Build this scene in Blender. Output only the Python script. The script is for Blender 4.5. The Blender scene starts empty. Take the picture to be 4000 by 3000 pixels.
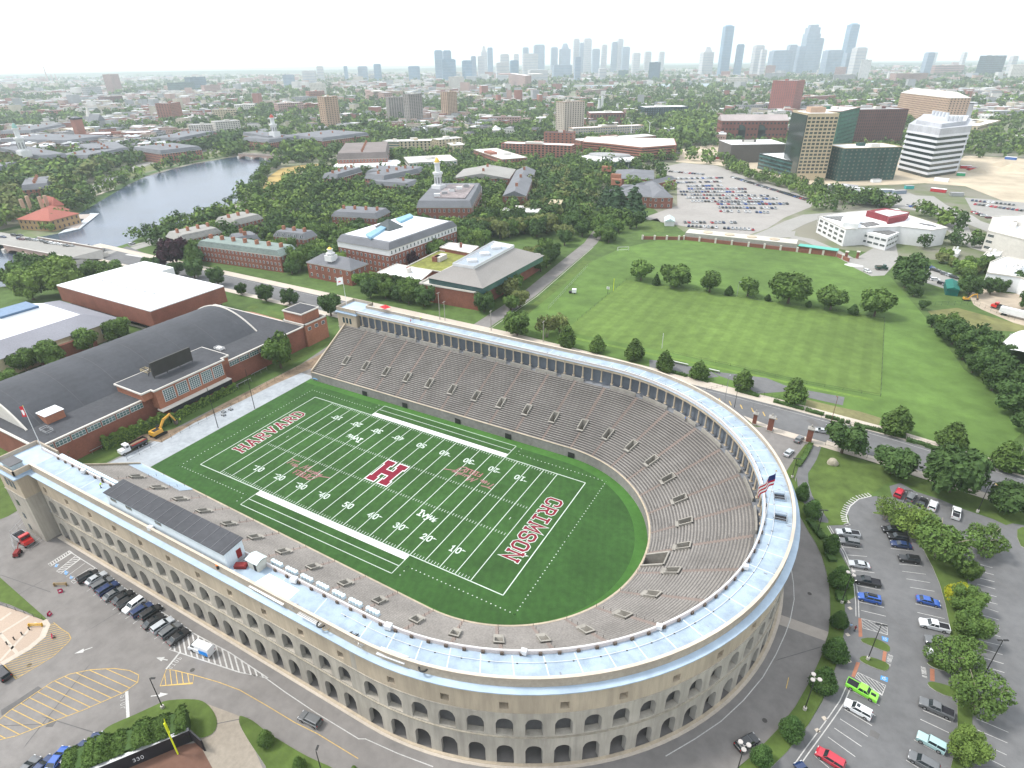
import bpy, math, random
from math import sin, cos, pi, radians, hypot, atan2, sqrt, floor
import numpy as np
random.seed(7)
S = bpy.context.scene
# ---------------------------------------------------------------- camera
CAM = (107.88,-111.81,110.96)
YAW, PITCH, ROLL = 2.08883934,-0.49142552,-0.01315577
from mathutils import Matrix, Vector
f_ = Vector((cos(YAW)*cos(PITCH), sin(YAW)*cos(PITCH), sin(PITCH)))
r_ = Vector((sin(YAW),-cos(YAW),0)); u_ = r_.cross(f_)
r2 = r_*cos(ROLL)+u_*sin(ROLL); u2 = -r_*sin(ROLL)+u_*cos(ROLL)
cd = bpy.data.cameras.new('camera'); cam = bpy.data.objects.new('camera', cd); S.collection.objects.link(cam)
cd.sensor_width = 36.0; cd.lens = 36*2369.711/4000; cd.clip_start = 1; cd.clip_end = 60000
cam.matrix_world = Matrix(((r2.x, u2.x, -f_.x, CAM[0]),(r2.y, u2.y, -f_.y, CAM[1]),(r2.z, u2.z, -f_.z, CAM[2]),(0,0,0,1)))
S.camera = cam
# ---------------------------------------------------------------- light
SUN_EL, SUN_AZ = 55.0,200.0     # sun direction: azimuth measured ccw from +X
W = bpy.data.worlds.new('World'); S.world = W; W.use_nodes = True
nt = W.node_tree; nt.nodes.clear()
sk = nt.nodes.new('ShaderNodeTexSky'); sk.sky_type = 'NISHITA'; sk.sun_disc = False
sk.sun_elevation = radians(SUN_EL); sk.sun_rotation = radians(90-SUN_AZ)
sk.air_density = 1.0; sk.dust_density = 4.0; sk.ozone_density = 1.0
hs = nt.nodes.new('ShaderNodeHueSaturation'); hs.inputs['Saturation'].default_value = 0.35; hs.inputs['Value'].default_value = 1.0
mx = nt.nodes.new('ShaderNodeMix'); mx.data_type = 'RGBA'; mx.inputs[0].default_value = 0.62
mx.inputs[7].default_value = (12.6,13.4,14.4,1)     # bright overcast veil over the clear sky
bg = nt.nodes.new('ShaderNodeBackground'); bg.inputs['Strength'].default_value = 0.085
wo = nt.nodes.new('ShaderNodeOutputWorld')
L = nt.links.new
L(sk.outputs[0], hs.inputs['Color']); L(hs.outputs[0], mx.inputs[6]); L(mx.outputs[2], bg.inputs['Color']); L(bg.outputs[0], wo.inputs[0])
sd = bpy.data.lights.new('sun', 'SUN'); sd.energy = 1.9; sd.angle = radians(11); sd.color = (1,.96,.9)
sun = bpy.data.objects.new('sun', sd); S.collection.objects.link(sun)
dv = Vector((cos(radians(SUN_EL))*cos(radians(SUN_AZ)), cos(radians(SUN_EL))*sin(radians(SUN_AZ)), sin(radians(SUN_EL))))
sun.rotation_euler = dv.to_track_quat('Z', 'Y').to_euler()
V = S.view_settings; V.view_transform = 'Standard'; V.look = 'None'; V.exposure = 0.9; V.gamma = 1; V.use_curve_mapping = False
S.cycles.max_bounces = 5; S.cycles.diffuse_bounces = 3; S.cycles.glossy_bounces = 2; S.cycles.transmission_bounces = 2; S.cycles.volume_bounces = 3
S.cycles.transparent_max_bounces = 6
S.cycles.use_denoising = True

# ---------------------------------------------------------------- materials
MT = {}
def M(name, col, rough=.85, var=.18, sc=.6, bump=0., met=0., spec=.3, col2=None, big=.05, stripes=None, rnd=0., trans=0., ramp=(.35,.65), bsc=None, stk=0.):
    """plain procedural surface: base colour broken up by two noises in world space"""
    if name in MT: return MT[name]
    m = bpy.data.materials.new(name); m.use_nodes = True; MT[name] = m
    n = m.node_tree.nodes; l = m.node_tree.links.new
    b = n['Principled BSDF']; b.inputs['Roughness'].default_value = rough; b.inputs['Metallic'].default_value = met
    b.inputs['Specular IOR Level'].default_value = spec
    c = (*col, 1); d = (*(col2 or [x*(1-var) for x in col]),1)
    m.diffuse_color = c
    if trans: b.inputs['Transmission Weight'].default_value = trans
    geo = n.new('ShaderNodeNewGeometry')
    t1 = n.new('ShaderNodeTexNoise'); t1.inputs['Scale'].default_value = sc; t1.inputs['Detail'].default_value = 6; t1.inputs['Roughness'].default_value = .65
    if stk:                                            # weather streaks: noise drawn out downwards
        sv = n.new('ShaderNodeVectorMath'); sv.operation = 'MULTIPLY'; sv.inputs[1].default_value = (1,1, stk); l(geo.outputs['Position'], sv.inputs[0]); l(sv.outputs[0], t1.inputs['Vector'])
    else: l(geo.outputs['Position'], t1.inputs['Vector'])
    rp = n.new('ShaderNodeValToRGB'); rp.color_ramp.elements[0].position = ramp[0]; rp.color_ramp.elements[1].position = ramp[1]
    rp.color_ramp.elements[0].color = d; rp.color_ramp.elements[1].color = c
    l(t1.outputs['Fac'], rp.inputs['Fac'])
    t2 = n.new('ShaderNodeTexNoise'); t2.inputs['Scale'].default_value = big; t2.inputs['Detail'].default_value = 3
    l(geo.outputs['Position'], t2.inputs['Vector'])
    mr = n.new('ShaderNodeMapRange'); mr.inputs[1].default_value = .3; mr.inputs[2].default_value = .7; mr.inputs[3].default_value = 1-var*.7; mr.inputs[4].default_value = 1+var*.5
    l(t2.outputs['Fac'], mr.inputs[0])
    last = mr.outputs[0]
    if rnd:
        oi = n.new('ShaderNodeObjectInfo'); m2 = n.new('ShaderNodeMapRange'); m2.inputs[3].default_value = 1-rnd; m2.inputs[4].default_value = 1+rnd
        l(oi.outputs['Random'], m2.inputs[0]); mm = n.new('ShaderNodeMath'); mm.operation = 'MULTIPLY'; l(last, mm.inputs[0]); l(m2.outputs[0], mm.inputs[1]); last = mm.outputs[0]
    if stripes:                                        # (dx, dy, period, amount): mown or laid stripes across the ground
        dx, dy, per, am = stripes
        dp = n.new('ShaderNodeVectorMath'); dp.operation = 'DOT_PRODUCT'; dp.inputs[1].default_value = (dx*2*pi/per, dy*2*pi/per, 0)
        l(geo.outputs['Position'], dp.inputs[0]); si = n.new('ShaderNodeMath'); si.operation = 'SINE'; l(dp.outputs['Value'], si.inputs[0])
        m3 = n.new('ShaderNodeMapRange'); m3.inputs[1].default_value = -.35; m3.inputs[2].default_value = .35; m3.inputs[3].default_value = 1-am; m3.inputs[4].default_value = 1+am
        l(si.outputs[0], m3.inputs[0]); mm = n.new('ShaderNodeMath'); mm.operation = 'MULTIPLY'; l(last, mm.inputs[0]); l(m3.outputs[0], mm.inputs[1]); last = mm.outputs[0]
    vm = n.new('ShaderNodeVectorMath'); vm.operation = 'SCALE'; l(rp.outputs['Color'], vm.inputs[0]); l(last, vm.inputs['Scale'])
    l(vm.outputs[0], b.inputs['Base Color'])
    if bump:
        bp = n.new('ShaderNodeBump'); bp.inputs['Strength'].default_value = bump; bp.inputs['Distance'].default_value = .1
        tb = t1
        if bsc:
            tb = n.new('ShaderNodeTexNoise'); tb.inputs['Scale'].default_value = bsc; tb.inputs['Detail'].default_value = 4; l(geo.outputs['Position'], tb.inputs['Vector'])
        l(tb.outputs['Fac'], bp.inputs['Height']); l(bp.outputs[0], b.inputs['Normal'])
    return m

# ---------------------------------------------------------------- mesh helpers
class MB:
    def __init__(s): s.v = []; s.f = []; s.mi = []; s.cur = 0
    def mat(s, i): s.cur = i; return s
    def add(s, vs, fs):
        o = len(s.v); s.v.extend(vs)
        for f in fs: s.f.append([i+o for i in f]); s.mi.append(s.cur)
        return s
    def quad(s, a, b, c, d): return s.add([a, b, c, d], [(0,1,2,3)])
    def poly(s, pts, z=0.): return s.add([(x, y, z) for x, y in pts], [range(len(pts))])
    def box(s, c, d, rz=0., taper=1.):
        cx, cy, cz = c; hx, hy, hz = d[0]/2, d[1]/2, d[2]/2; vs = []
        for k, t in ((-1,1.),(1, taper)):
            for a, b in ((-1,-1),(1,-1),(1,1),(-1,1)):
                x, y = a*hx*t, b*hy*t
                vs.append((cx+x*cos(rz)-y*sin(rz), cy+x*sin(rz)+y*cos(rz), cz+k*hz))
        return s.add(vs, [(3,2,1,0),(4,5,6,7),(0,1,5,4),(1,2,6,5),(2,3,7,6),(3,0,4,7)])
    def prism(s, pts, z0, z1, top=True, bot=False, side=True):
        n = len(pts); A = sum(pts[i][0]*pts[(i+1) % n][1]-pts[(i+1) % n][0]*pts[i][1] for i in range(n))
        if A < 0: pts = pts[::-1]
        vs = [(x, y, z0) for x, y in pts]+[(x, y, z1) for x, y in pts]; fs = []
        if side: fs += [(i, (i+1) % n, n+(i+1) % n, n+i) for i in range(n)]
        if top: fs.append(range(n, 2*n))
        if bot: fs.append(range(n-1,-1,-1))
        return s.add(vs, fs)
    def cyl(s, p, q, r, n=8, r2=None, cap=True):
        p, q = Vector(p), Vector(q); d = (q-p).normalized(); a = d.orthogonal().normalized(); b = d.cross(a); r2 = r if r2 is None else r2
        vs = [tuple(p+(a*cos(2*pi*i/n)+b*sin(2*pi*i/n))*r) for i in range(n)]+[tuple(q+(a*cos(2*pi*i/n)+b*sin(2*pi*i/n))*r2) for i in range(n)]
        fs = [(i, (i+1) % n, n+(i+1) % n, n+i) for i in range(n)]
        if cap: fs += [range(n, 2*n), range(n-1,-1,-1)]
        return s.add(vs, fs)
    def tube(s, pts, r, n=6):
        for a, b in zip(pts[:-1], pts[1:]): s.cyl(a, b, r, n)
        return s
    def strip(s, pts, w, z=0., closed=False):
        """flat ribbon of width w along a polyline"""
        P = [Vector(p) for p in pts]
        if closed: P = P+[P[0]]
        n = len(P); vs = []
        for i in range(n):
            if closed: d = (P[(i+1) % (n-1)]-P[(i-1) % (n-1)]) if i in (0, n-1) else (P[i+1]-P[i-1])
            elif i == 0: d = P[1]-P[0]
            elif i == n-1: d = P[-1]-P[-2]
            else:
                a = (P[i]-P[i-1]).normalized(); b = (P[i+1]-P[i]).normalized(); d = a+b
            if d.length < 1e-6: d = Vector((1,0))
            d.normalize(); k = 1.
            if 0 < i < n-1: k = 1/max(.35, abs(d.dot((P[i]-P[i-1]).normalized())))
            nn = Vector((-d.y, d.x))*w/2*k
            vs += [(P[i].x+nn.x, P[i].y+nn.y, z),(P[i].x-nn.x, P[i].y-nn.y, z)]
        return s.add(vs, [(2*i+1,2*i+3,2*i+2,2*i) for i in range(n-1)])
    def build(s, name, mats, parent=None, kind=None, smooth=False, label=None):
        me = bpy.data.meshes.new(name); me.from_pydata([tuple(v) for v in s.v], [], [list(f) for f in s.f])
        if not isinstance(mats, (list, tuple)): mats = [mats]
        for m in mats: me.materials.append(m)
        if len(mats) > 1: me.polygons.foreach_set('material_index', s.mi)
        if smooth: me.polygons.foreach_set('use_smooth', [True]*len(me.polygons))
        me.update()
        o = bpy.data.objects.new(name, me); S.collection.objects.link(o)
        if parent: o.parent = parent
        if kind: o['kind'] = kind
        if label: o['label'] = label
        return o
def tag(o, label=None, cat=None, group=None, kind=None):
    if label: o['label'] = label
    if cat: o['category'] = cat
    if group: o['group'] = group
    if kind: o['kind'] = kind
    return o
def thing(name, label, cat, loc=(0,0,0), rz=0., group=None):
    o = bpy.data.objects.new(name, None); S.collection.objects.link(o); o.location = loc; o.rotation_euler = (0,0, rz); o.empty_display_size = .5
    return tag(o, label, cat, group)
def inst(name, me, parent=None, loc=(0,0,0), rz=0., sc=None):
    o = bpy.data.objects.new(name, me); S.collection.objects.link(o); o.location = loc; o.rotation_euler = (0,0, rz)
    if sc: o.scale = sc
    if parent: o.parent = parent
    return o
def copy_tree(o, parent=None):
    c = o.copy(); S.collection.objects.link(c)
    if parent: c.parent = parent
    for ch in o.children: copy_tree(ch, c)
    return c
def R3(a, b, c):
    """rectangle from one edge a-b and a point c on the opposite side"""
    ux, uy = b[0]-a[0], b[1]-a[1]; n = hypot(ux, uy); ux, uy = ux/n, uy/n
    t = (c[0]-a[0])*(-uy)+(c[1]-a[1])*ux
    return [a, b, (b[0]-uy*t, b[1]+ux*t),(a[0]-uy*t, a[1]+ux*t)]
def inset(pts, d):
    cx = sum(p[0] for p in pts)/len(pts); cy = sum(p[1] for p in pts)/len(pts)
    out = []
    for x, y in pts:
        h = hypot(x-cx, y-cy); k = max(.02,(h-d)/h); out.append((cx+(x-cx)*k, cy+(y-cy)*k))
    return out
def lerp(a, b, t): return tuple(a[i]+(b[i]-a[i])*t for i in range(len(a)))

# shared colours
concrete = M('stand concrete', (.38,.335,.30), var=.22, sc=2.2, big=.12, bump=.15)
tan = M('tan cast concrete', (.47,.395,.295), var=.18, sc=.8, big=.12, stk=.12, col2=(.37,.31,.235), bump=.1, bsc=3)
grey_wall = M('weathered grey concrete', (.43,.395,.335), var=.2, sc=.7, big=.15, stk=.1, col2=(.31,.285,.245), bump=.1, bsc=3)
inner_wall = M('shaded inner concrete', (.30,.32,.35), var=.15)  # shade under the roof is coloured into this bluer concrete
roof_mem = M('sky tinted roof membrane', (.40,.50,.60), rough=.55, var=.16, sc=.35, big=.08, col2=(.33,.42,.52))  # blue of the reflected sky is put into the base colour
white = M('white paint', (.66,.66,.66), var=.08)
line_w = M('white field paint', (.56,.63,.57), var=.2, sc=3)
dark = M('near black', (.02,.02,.025), var=.1)
black_metal = M('black metal', (.03,.03,.03), rough=.5)
steel = M('galvanised steel', (.42,.43,.44), rough=.45, met=.6, var=.1)  # sunlit brick is red brick with sunlight put into a brighter colour
asphalt = M('weathered asphalt', (.205,.192,.182), rough=.95, var=.2, sc=.35, big=.06, ramp=(.3,.6), bump=.05)
asphalt_dk = M('grey asphalt', (.145,.145,.147), rough=.95, var=.18, sc=.4, big=.07, ramp=(.3,.6))
asphalt_far = M('pale asphalt', (.30,.29,.27), rough=.95, var=.12, sc=.5, big=.03)
walk = M('concrete pavement', (.50,.44,.37), var=.14, sc=1.5, big=.1)
kerb_m = M('kerb stone', (.46,.44,.40), var=.1)
brick = M('red brick', (.25,.098,.068), var=.22, sc=1.5, big=.2, bump=.1)
brick2 = M('orange brick', (.36,.155,.095), var=.22, sc=1.2, big=.1)
glass = M('window glass', (.05,.08,.09), rough=.15, spec=.6, var=.2)
glass_b = M('blue green glass', (.07,.15,.15), rough=.12, spec=.7, var=.4, sc=.12)
grass = M('lawn grass', (.095,.145,.032), rough=.95, var=.35, sc=.3, big=.05, bump=.3, bsc=2.5)
mulch = M('bark mulch', (.16,.06,.035), var=.3)
yellow_p = M('yellow road paint', (.62,.42,.13), var=.3, sc=2)
white_p = M('white road paint', (.55,.54,.52), var=.3, sc=2.5)

# ---------------------------------------------------------------- stadium
XE = -66.2
def cen(k): return (44.6+3.5*k, -1.9*(1-k),36.4+27.0*k)     # centre x, centre y and radius of a ring; k=0 field wall, k=1 outer wall
def kr(r): return (r-36.4)/27.0
def SP(t, r, z, xe=XE):
    """point of the horseshoe: t<-90 near straight (metres beyond -90),-90..90 round end in degrees, >90 far straight"""
    cx, cy, _ = cen(kr(r))
    if t < -90 or t > 90:
        f = (abs(t)-90)/110.; x = cx+(xe-cx)*f
        return (x, cy+(-r+2.7*f*(1-kr(r)) if t < 0 else r), z)
    a = radians(t); return (cx+r*cos(a), cy+r*sin(a), z)
def tx(x, r, side):
    """t for a given x on a straight side"""
    cx = cen(kr(r))[0]; f = (x-cx)/(XE-cx); return side*(90+110*f)
T0, T1 = -200,200
ARC = [-90+3*i for i in range(61)]
def path(t0=T0, t1=T1, extra=()):
    ts = sorted(set([t0, t1]+[a for a in ARC if t0 < a < t1]+[e for e in extra if t0 < e < t1]))
    return ts
def sweep(mb, prof, ts, close=False):
    """sweep a profile [(r,z)...] along the ring"""
    n = len(prof); vs = [SP(t, r, z) for t in ts for r, z in prof]
    fs = []
    for i in range(len(ts)-1):
        for j in range(n-1 if not close else n):
            j2 = (j+1) % n; fs.append((i*n+j, i*n+j2,(i+1)*n+j2,(i+1)*n+j))
    if close: fs += [tuple(range(n-1,-1,-1)), tuple((len(ts)-1)*n+i for i in range(n))]
    return mb.add(vs, fs)
st = thing('stadium', 'horseshoe concrete football stadium with arcaded outer wall and pale blue roof walk', 'stadium')
rows = 31; r0, r1, z0, z1 = 36.4,56.3,3.0,15.1
dr = (r1-r0)/rows; dz = (z1-z0)/rows
PX = [-54.3+10.0*i for i in range(10)]
portal_t = []
for side in (-1,1):
    for x in PX: portal_t.append(tx(x, 42.5, side))
portal_t += [89.3-11.9*i for i in range(16)]
PW = {}
for t in portal_t: PW[t] = (.8/42.5*57.3 if abs(t) <= 90 else .8)
K0, K1 = 9,12
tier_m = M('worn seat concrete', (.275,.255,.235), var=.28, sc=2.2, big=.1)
foot_m = M('shadowed footwell concrete', (.155,.146,.138), var=.25, sc=2, big=.2)  # shadow of the footwells is put into this darker colour
step_m = M('reddish step concrete', (.26,.21,.185), var=.25, sc=3)
RG0, RG1 = -2.6,3.8
for k in range(rows):
    ra, za = r0+k*dr, z0+k*dz; mb = MB()
    extra = []
    gaps = []
    if k <= 6: gaps.append((RG0, RG1)); extra += [RG0, RG1]
    if K0 <= k <= K1:
        for t in portal_t:
            gaps.append((t-PW[t], t+PW[t])); extra += [t-PW[t], t+PW[t]]
    ts = path(extra=extra)
    runs, cur = [], [ts[0]]
    for a, b in zip(ts[:-1], ts[1:]):
        m = (a+b)/2
        if any(g[0] < m < g[1] for g in gaps):
            if len(cur) > 1: runs.append(cur)
            cur = [b]
        else: cur.append(b)
    if len(cur) > 1: runs.append(cur)
    for rn in runs:
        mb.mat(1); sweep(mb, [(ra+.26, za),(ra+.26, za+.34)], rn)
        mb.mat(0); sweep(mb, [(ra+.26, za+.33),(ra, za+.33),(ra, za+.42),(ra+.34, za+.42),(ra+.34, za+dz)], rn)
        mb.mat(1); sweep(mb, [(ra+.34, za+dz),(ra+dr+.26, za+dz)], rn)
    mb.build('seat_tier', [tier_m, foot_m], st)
# field wall and its coping
mb = MB(); sweep(mb, [(r0+.2,0),(r0-.3,0),(r0-.3,3.35),(r0+.0,3.35),(r0+.0,3.0),(r0+.2,3.0)], path())
mb.build('field_wall', M('field wall concrete', (.27,.255,.245), var=.25, sc=.8), st)
mb = MB(); sweep(mb, [(r0-.38,3.36),(r0-.38,3.46),(r0+.04,3.46),(r0+.04,3.36)], path(), True)
mb.build('coping', tan, st)
# small dark service gates in the field wall
for i, x in enumerate([-39,-20,3,23,45, ]):
    t = tx(x, r0,1) if x < 44 else 88; p = SP(t, r0-.36,.9); mb = MB(); mb.box((p[0], p[1], 1.0),(2.2,.25,1.9)); mb.build('service_gate', black_metal, st)
# portals: three low walls round each stair opening, a landing and the stair well below
pw_m = M('portal concrete', (.33,.31,.275), var=.2)
for t in portal_t:
    w = PW[t]; ra, rb = r0+K0*dr, r0+(K1+1)*dr; za, zb = z0+K0*dz, z0+(K1+1)*dz; h = .95
    ta, tb = t-w, t+w; th = .25*(57.3/43 if abs(t) <= 90 else 1)
    mb = MB()
    for a, b in ((ta-th, ta),(tb, tb+th)):
        vs = [SP(a, ra, za), SP(b, ra, za), SP(b, rb, zb), SP(a, rb, zb), SP(a, ra, za+.5+h*.5), SP(b, ra, za+.5+h*.5), SP(b, rb, zb+h), SP(a, rb, zb+h), SP(a, ra, za-.6), SP(b, ra, za-.6), SP(b, rb, za-2.2), SP(a, rb, za-2.2)]
        mb.add(vs, [(4,5,6,7),(8,9,5,4),(9,10,6,5),(11,8,4,7),(10,11,7,6)])
    vs = [SP(ta-th, rb, za-2.2), SP(tb+th, rb, za-2.2), SP(tb+th, rb+.3, za-2.2), SP(ta-th, rb+.3, za-2.2)]
    mb.add(vs+[(x, y, zb+h) for x, y, z in vs], [(4,5,6,7),(0,1,5,4),(2,3,7,6)])
    vs = [SP(ta-.3, ra-.75, za+.44), SP(tb+.3, ra-.75, za+.44), SP(tb+.3, ra, za+.44), SP(ta-.3, ra, za+.44)]
    mb.add(vs, [(0,1,2,3)])
    mb.add([SP(ta, ra, za+.43), SP(tb, ra, za+.43), SP(tb, rb+1, za-2.6), SP(ta, rb+1, za-2.6)], [(0,1,2,3)])
    mb.build('portal', pw_m, st)
mb = MB(); rb = r0+7*dr; zb = z0+7*dz                       # the wide ramp opening in the round end
for a in (RG0, RG1):
    q = [SP(a-.35, r0,0), SP(a+.35, r0,0), SP(a+.35, rb, 0), SP(a-.35, rb, 0)]; hh_ = [z0+.9, z0+.9, zb+.9, zb+.9]
    mb.add(q+[(x, y, h) for (x, y, z), h in zip(q, hh_)], [(4,5,6,7),(0,1,5,4),(1,2,6,5),(2,3,7,6),(3,0,4,7)])
q = [SP(RG0, rb, 0), SP(RG1, rb, 0), SP(RG1, rb+.3,0), SP(RG0, rb+.3,0)]; mb.add(q+[(x, y, zb+.9) for x, y, z in q], [(4,5,6,7),(0,1,5,4),(2,3,7,6)]); mb.build('ramp_wall', pw_m, st)
mb = MB(); sweep(mb, [(r0-.2,3.52),(r0+.2,3.56),(r0+3.4,5.45),(r0+3.4,5.3)], path(T0, tx(-41,37,-1), [tx(-41,37,-1)])); mb.build('row_cover', roof_mem, st)
# aisles: half steps down every section line with short handrail posts
for t in portal_t:
    wd = .55/44*57.3 if abs(t) <= 90 else .55
    mb = MB()
    for side in (0,1):
        tc = t-(.5 if side == 0 else -.5)*wd
        for k in range(rows):
            if K0-1 <= k <= K1+1: continue
            ra, za = r0+k*dr, z0+k*dz
            if side == 0 and k <= K0 or side == 1 and k > K1:
                a, b = tc-wd*.7, tc+wd*.7
                v = [SP(a, ra-.02, za+.0), SP(b, ra-.02, za+.0), SP(b, ra+.62, za+.0), SP(a, ra+.62, za+.0)]
                mb.mat(0).add(v+[(p[0], p[1], za+.445) for p in v], [(4,5,6,7),(0,1,5,4),(1,2,6,5),(2,3,7,6),(3,0,4,7)])
                if k % 3 == 0:
                    p = SP(b, ra+.1, za+.42); mb.mat(1).cyl(p, (p[0], p[1], p[2]+.9),.045,4)
    mb.build('aisle', [step_m, black_metal], st)
# top of the stand: parapet, column row, promenade, bleachers behind the columns
RT = 56.6
mb = MB()
NT = 0
prm = []
for side in (-1,1):
    for i in range(len(PX)): prm.append((tx(PX[i]-4.1,57, side), tx(PX[i]+4.1,57, side)))
for i in range(15): a = 89.3-11.9*i-5.95; prm.append((a-4.6, a+4.6))
for a, b in prm:
    a, b = min(a, b), max(a, b)
    mb = MB(); sweep(mb, [(RT, z1-.4),(RT, z1+1.15),(RT+.3, z1+1.15),(RT+.3, z1)], path(a, b, [a, b]))
    for t in (a, b):
        mb.add([SP(t, RT, z1-.4), SP(t, RT+.3, z1-.4), SP(t, RT+.3, z1+1.15), SP(t, RT, z1+1.15)], [(0,1,2,3)])
    mb.build('top_parapet', pw_m, st)
mb = MB(); sweep(mb, [(r1+.3, z1),(62.6, z1)], path()); mb.build('promenade', M('promenade floor', (.22,.23,.25), var=.2), st)
mb = MB()
for k in range(4): sweep(mb, [(58.6+k*.95, z1+.35+k*.42),(58.6+k*.95, z1+.45+k*.42),(59.0+k*.95, z1+.45+k*.42),(59.0+k*.95, z1+.35+k*.42)], path(), True)
bl = mb.build('metal_bleacher', steel, st); bl['kind'] = 'stuff'
RAK = M('grey steel frame', (.25,.27,.30), rough=.5)
# columns
cm = MB(); cm.cyl((0,0,0),(0,0,4.4),.27,10,.24).box((0,0,.12),(.8,.8,.24)).box((0,0,4.28),(.75,.75,.24))
cme = None
cts = [tx(-57.6+3.33*i, 57.6, s) for s in (-1,1) for i in range(32)]+[-88+176*i/54 for i in range(55)]
for t in cts:
    p = SP(t, 57.55, z1+1.15)
    if cme is None: o = cm.build('column', tan, st); cme = o.data
    else: o = inst('column', cme, st)
    o.location = p; o.rotation_euler = (0,0, radians(t) if abs(t) <= 90 else 0)
# trestles of the bleachers seen between the columns
mb = MB()
for t in [tx(-56+3.33*i, 60,1) for i in range(30)]+[88-4*i for i in range(38)]:
    for q in (-.4,.9):
        mb.tube([SP(t+q, 58.9, z1), SP(t+q, 61.6, z1+1.9), SP(t+q, 61.6, z1), SP(t+q, 58.9, z1)], .06,4)
o = mb.build('bleacher_trestle', RAK, st); o['kind'] = 'stuff'
# entablature, roof walk, parapets
RZ = 21.5
mb = MB(); sweep(mb, [(57.15,20.6),(57.15, RZ),(58.0, RZ),(58.0,20.6)], path(), True); mb.build('entablature', tan, st)
mb = MB(); sweep(mb, [(57.0, RZ),(57.0, RZ+.12),(62.5, RZ+.12)], path()); mb.build('roof_walk', M('aged sky tinted roofing', (.33,.41,.49), rough=.55, var=.2, sc=.45, big=.25, col2=(.24,.30,.37), ramp=(.28,.55)), st)  # roof walk: sky reflection is coloured in as blue
seam_m = M('roof seam', (.60,.68,.74), var=.1); stain = M('dark roof stain', (.30,.33,.38), var=.3, sc=1.5)
rs = random.Random(8)
for i in range(74):
    t = -196+i*5.3
    if abs(t) <= 90 or i % 2 == 0:
        mb = MB(); dt_ = .09 if abs(t) <= 90 else .07
        mb.add([SP(t-dt_, 57.7, RZ+.13), SP(t+dt_, 57.7, RZ+.13), SP(t+dt_, 62.4, RZ+.13), SP(t-dt_, 62.4, RZ+.13)], [(0,1,2,3)]); mb.build('roof_seam', seam_m, st)
mb = MB(); ct = path(-96,120, [-96,120]); mb.tube([SP(t, 59.2, RZ+.3) for t in ct], .05,4); mb.build('roof_conduit', white, st)
for t in [-95+4.6*i for i in range(46)]: p = SP(t, 59.2, RZ+.2); mb = MB(); mb.cyl((p[0], p[1], RZ+.13),(p[0], p[1], RZ+.25),.16,6); mb.build('conduit_pad', black_metal, st)
for i in range(38):
    t = rs.uniform(-60,75); r = 62.3-rs.random()**2*1.8; w_ = rs.uniform(.2,.6); l_ = rs.uniform(.3,1.2); p0 = [SP(t+w_*.5*cos(a)*rs.uniform(.6,1), min(62.45, r+l_*.5*sin(a)*rs.uniform(.6,1)), RZ+.128) for a in [k*pi/4 for k in range(8)]]
    mb = MB(); mb.add(p0, [range(8)]); mb.build('roof_stain', stain, st)
for t, r in ((13.5,60.3),(6.2,60.3)):                   # railed stair wells at the round end, their dark insides painted as near-black sheets
    mb = MB(); q = [SP(t-1.1, r-1.1,0)[:2], SP(t+1.1, r-1.1,0)[:2], SP(t+1.1, r+1.1,0)[:2], SP(t-1.1, r+1.1,0)[:2]]
    mb.mat(0).prism(q, RZ+.12, RZ+.55, top=False); mb.mat(1).prism(q, RZ+.12, RZ+.16); mb.build('stair_well', [roof_mem, dark], st)
    mb = MB()
    for z in (.7,1.2):
        for a, b in zip(q, q[1:]+q[:1]): mb.cyl((*a, RZ+z),(*b, RZ+z),.04,4)
    for a in q: mb.cyl((*a, RZ),(*a, RZ+1.2),.05,4)
    mb.build('stair_rail', steel, st)
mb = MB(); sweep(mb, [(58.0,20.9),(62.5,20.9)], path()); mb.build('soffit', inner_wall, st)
mb = MB(); sweep(mb, [(57.28, RZ+.1),(57.28, RZ+.95),(57.5, RZ+.95),(57.5, RZ+.1)], path(), True); mb.build('inner_balustrade', M('pinkish balustrade', (.60,.54,.52), var=.15, sc=3), st)
mb = MB(); sweep(mb, [(57.2, RZ+.96),(57.2, RZ+1.04),(57.42, RZ+1.04),(57.42, RZ+.96)], path(), True); mb.build('balustrade_rail', white, st)
vm_ = MB(); vm_.box((0,0,.3),(.32,.6,.6)); vme = None
for t in cts[::1]:
    p = SP(t, 57.62, RZ+.12)
    if vme is None: o = vm_.build('vent_block', M('brown vent', (.12,.09,.07)), st); vme = o.data
    else: o = inst('vent_block', vme, st)
    o.location = p; o.rotation_euler = (0,0, radians(t) if abs(t) <= 90 else pi/2)
mb = MB(); sweep(mb, [(62.5, RZ),(62.5, RZ+1.15),(62.85, RZ+1.15),(62.85,20.5)], path(tx(-60,62.5,-1), tx(-60,62.5,1))); mb.build('outer_parapet', M('parapet concrete', (.42,.355,.28), var=.2, sc=1), st)
mb = MB(); sweep(mb, [(62.4, RZ+1.16),(62.4, RZ+1.24),(62.95, RZ+1.24),(62.95, RZ+1.16)], path(tx(-60,62.5,-1), tx(-60,62.5,1)), True); mb.build('parapet_coping', M('coping tan', (.58,.50,.41), var=.15), st)
mb = MB()
sweep(mb, [(63.3,20.0),(64.1,20.25),(64.1,20.45),(62.86,20.6)], path(tx(-60,63,-1), tx(-60,63,1))); mb.build('cornice', roof_mem, st)
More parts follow.
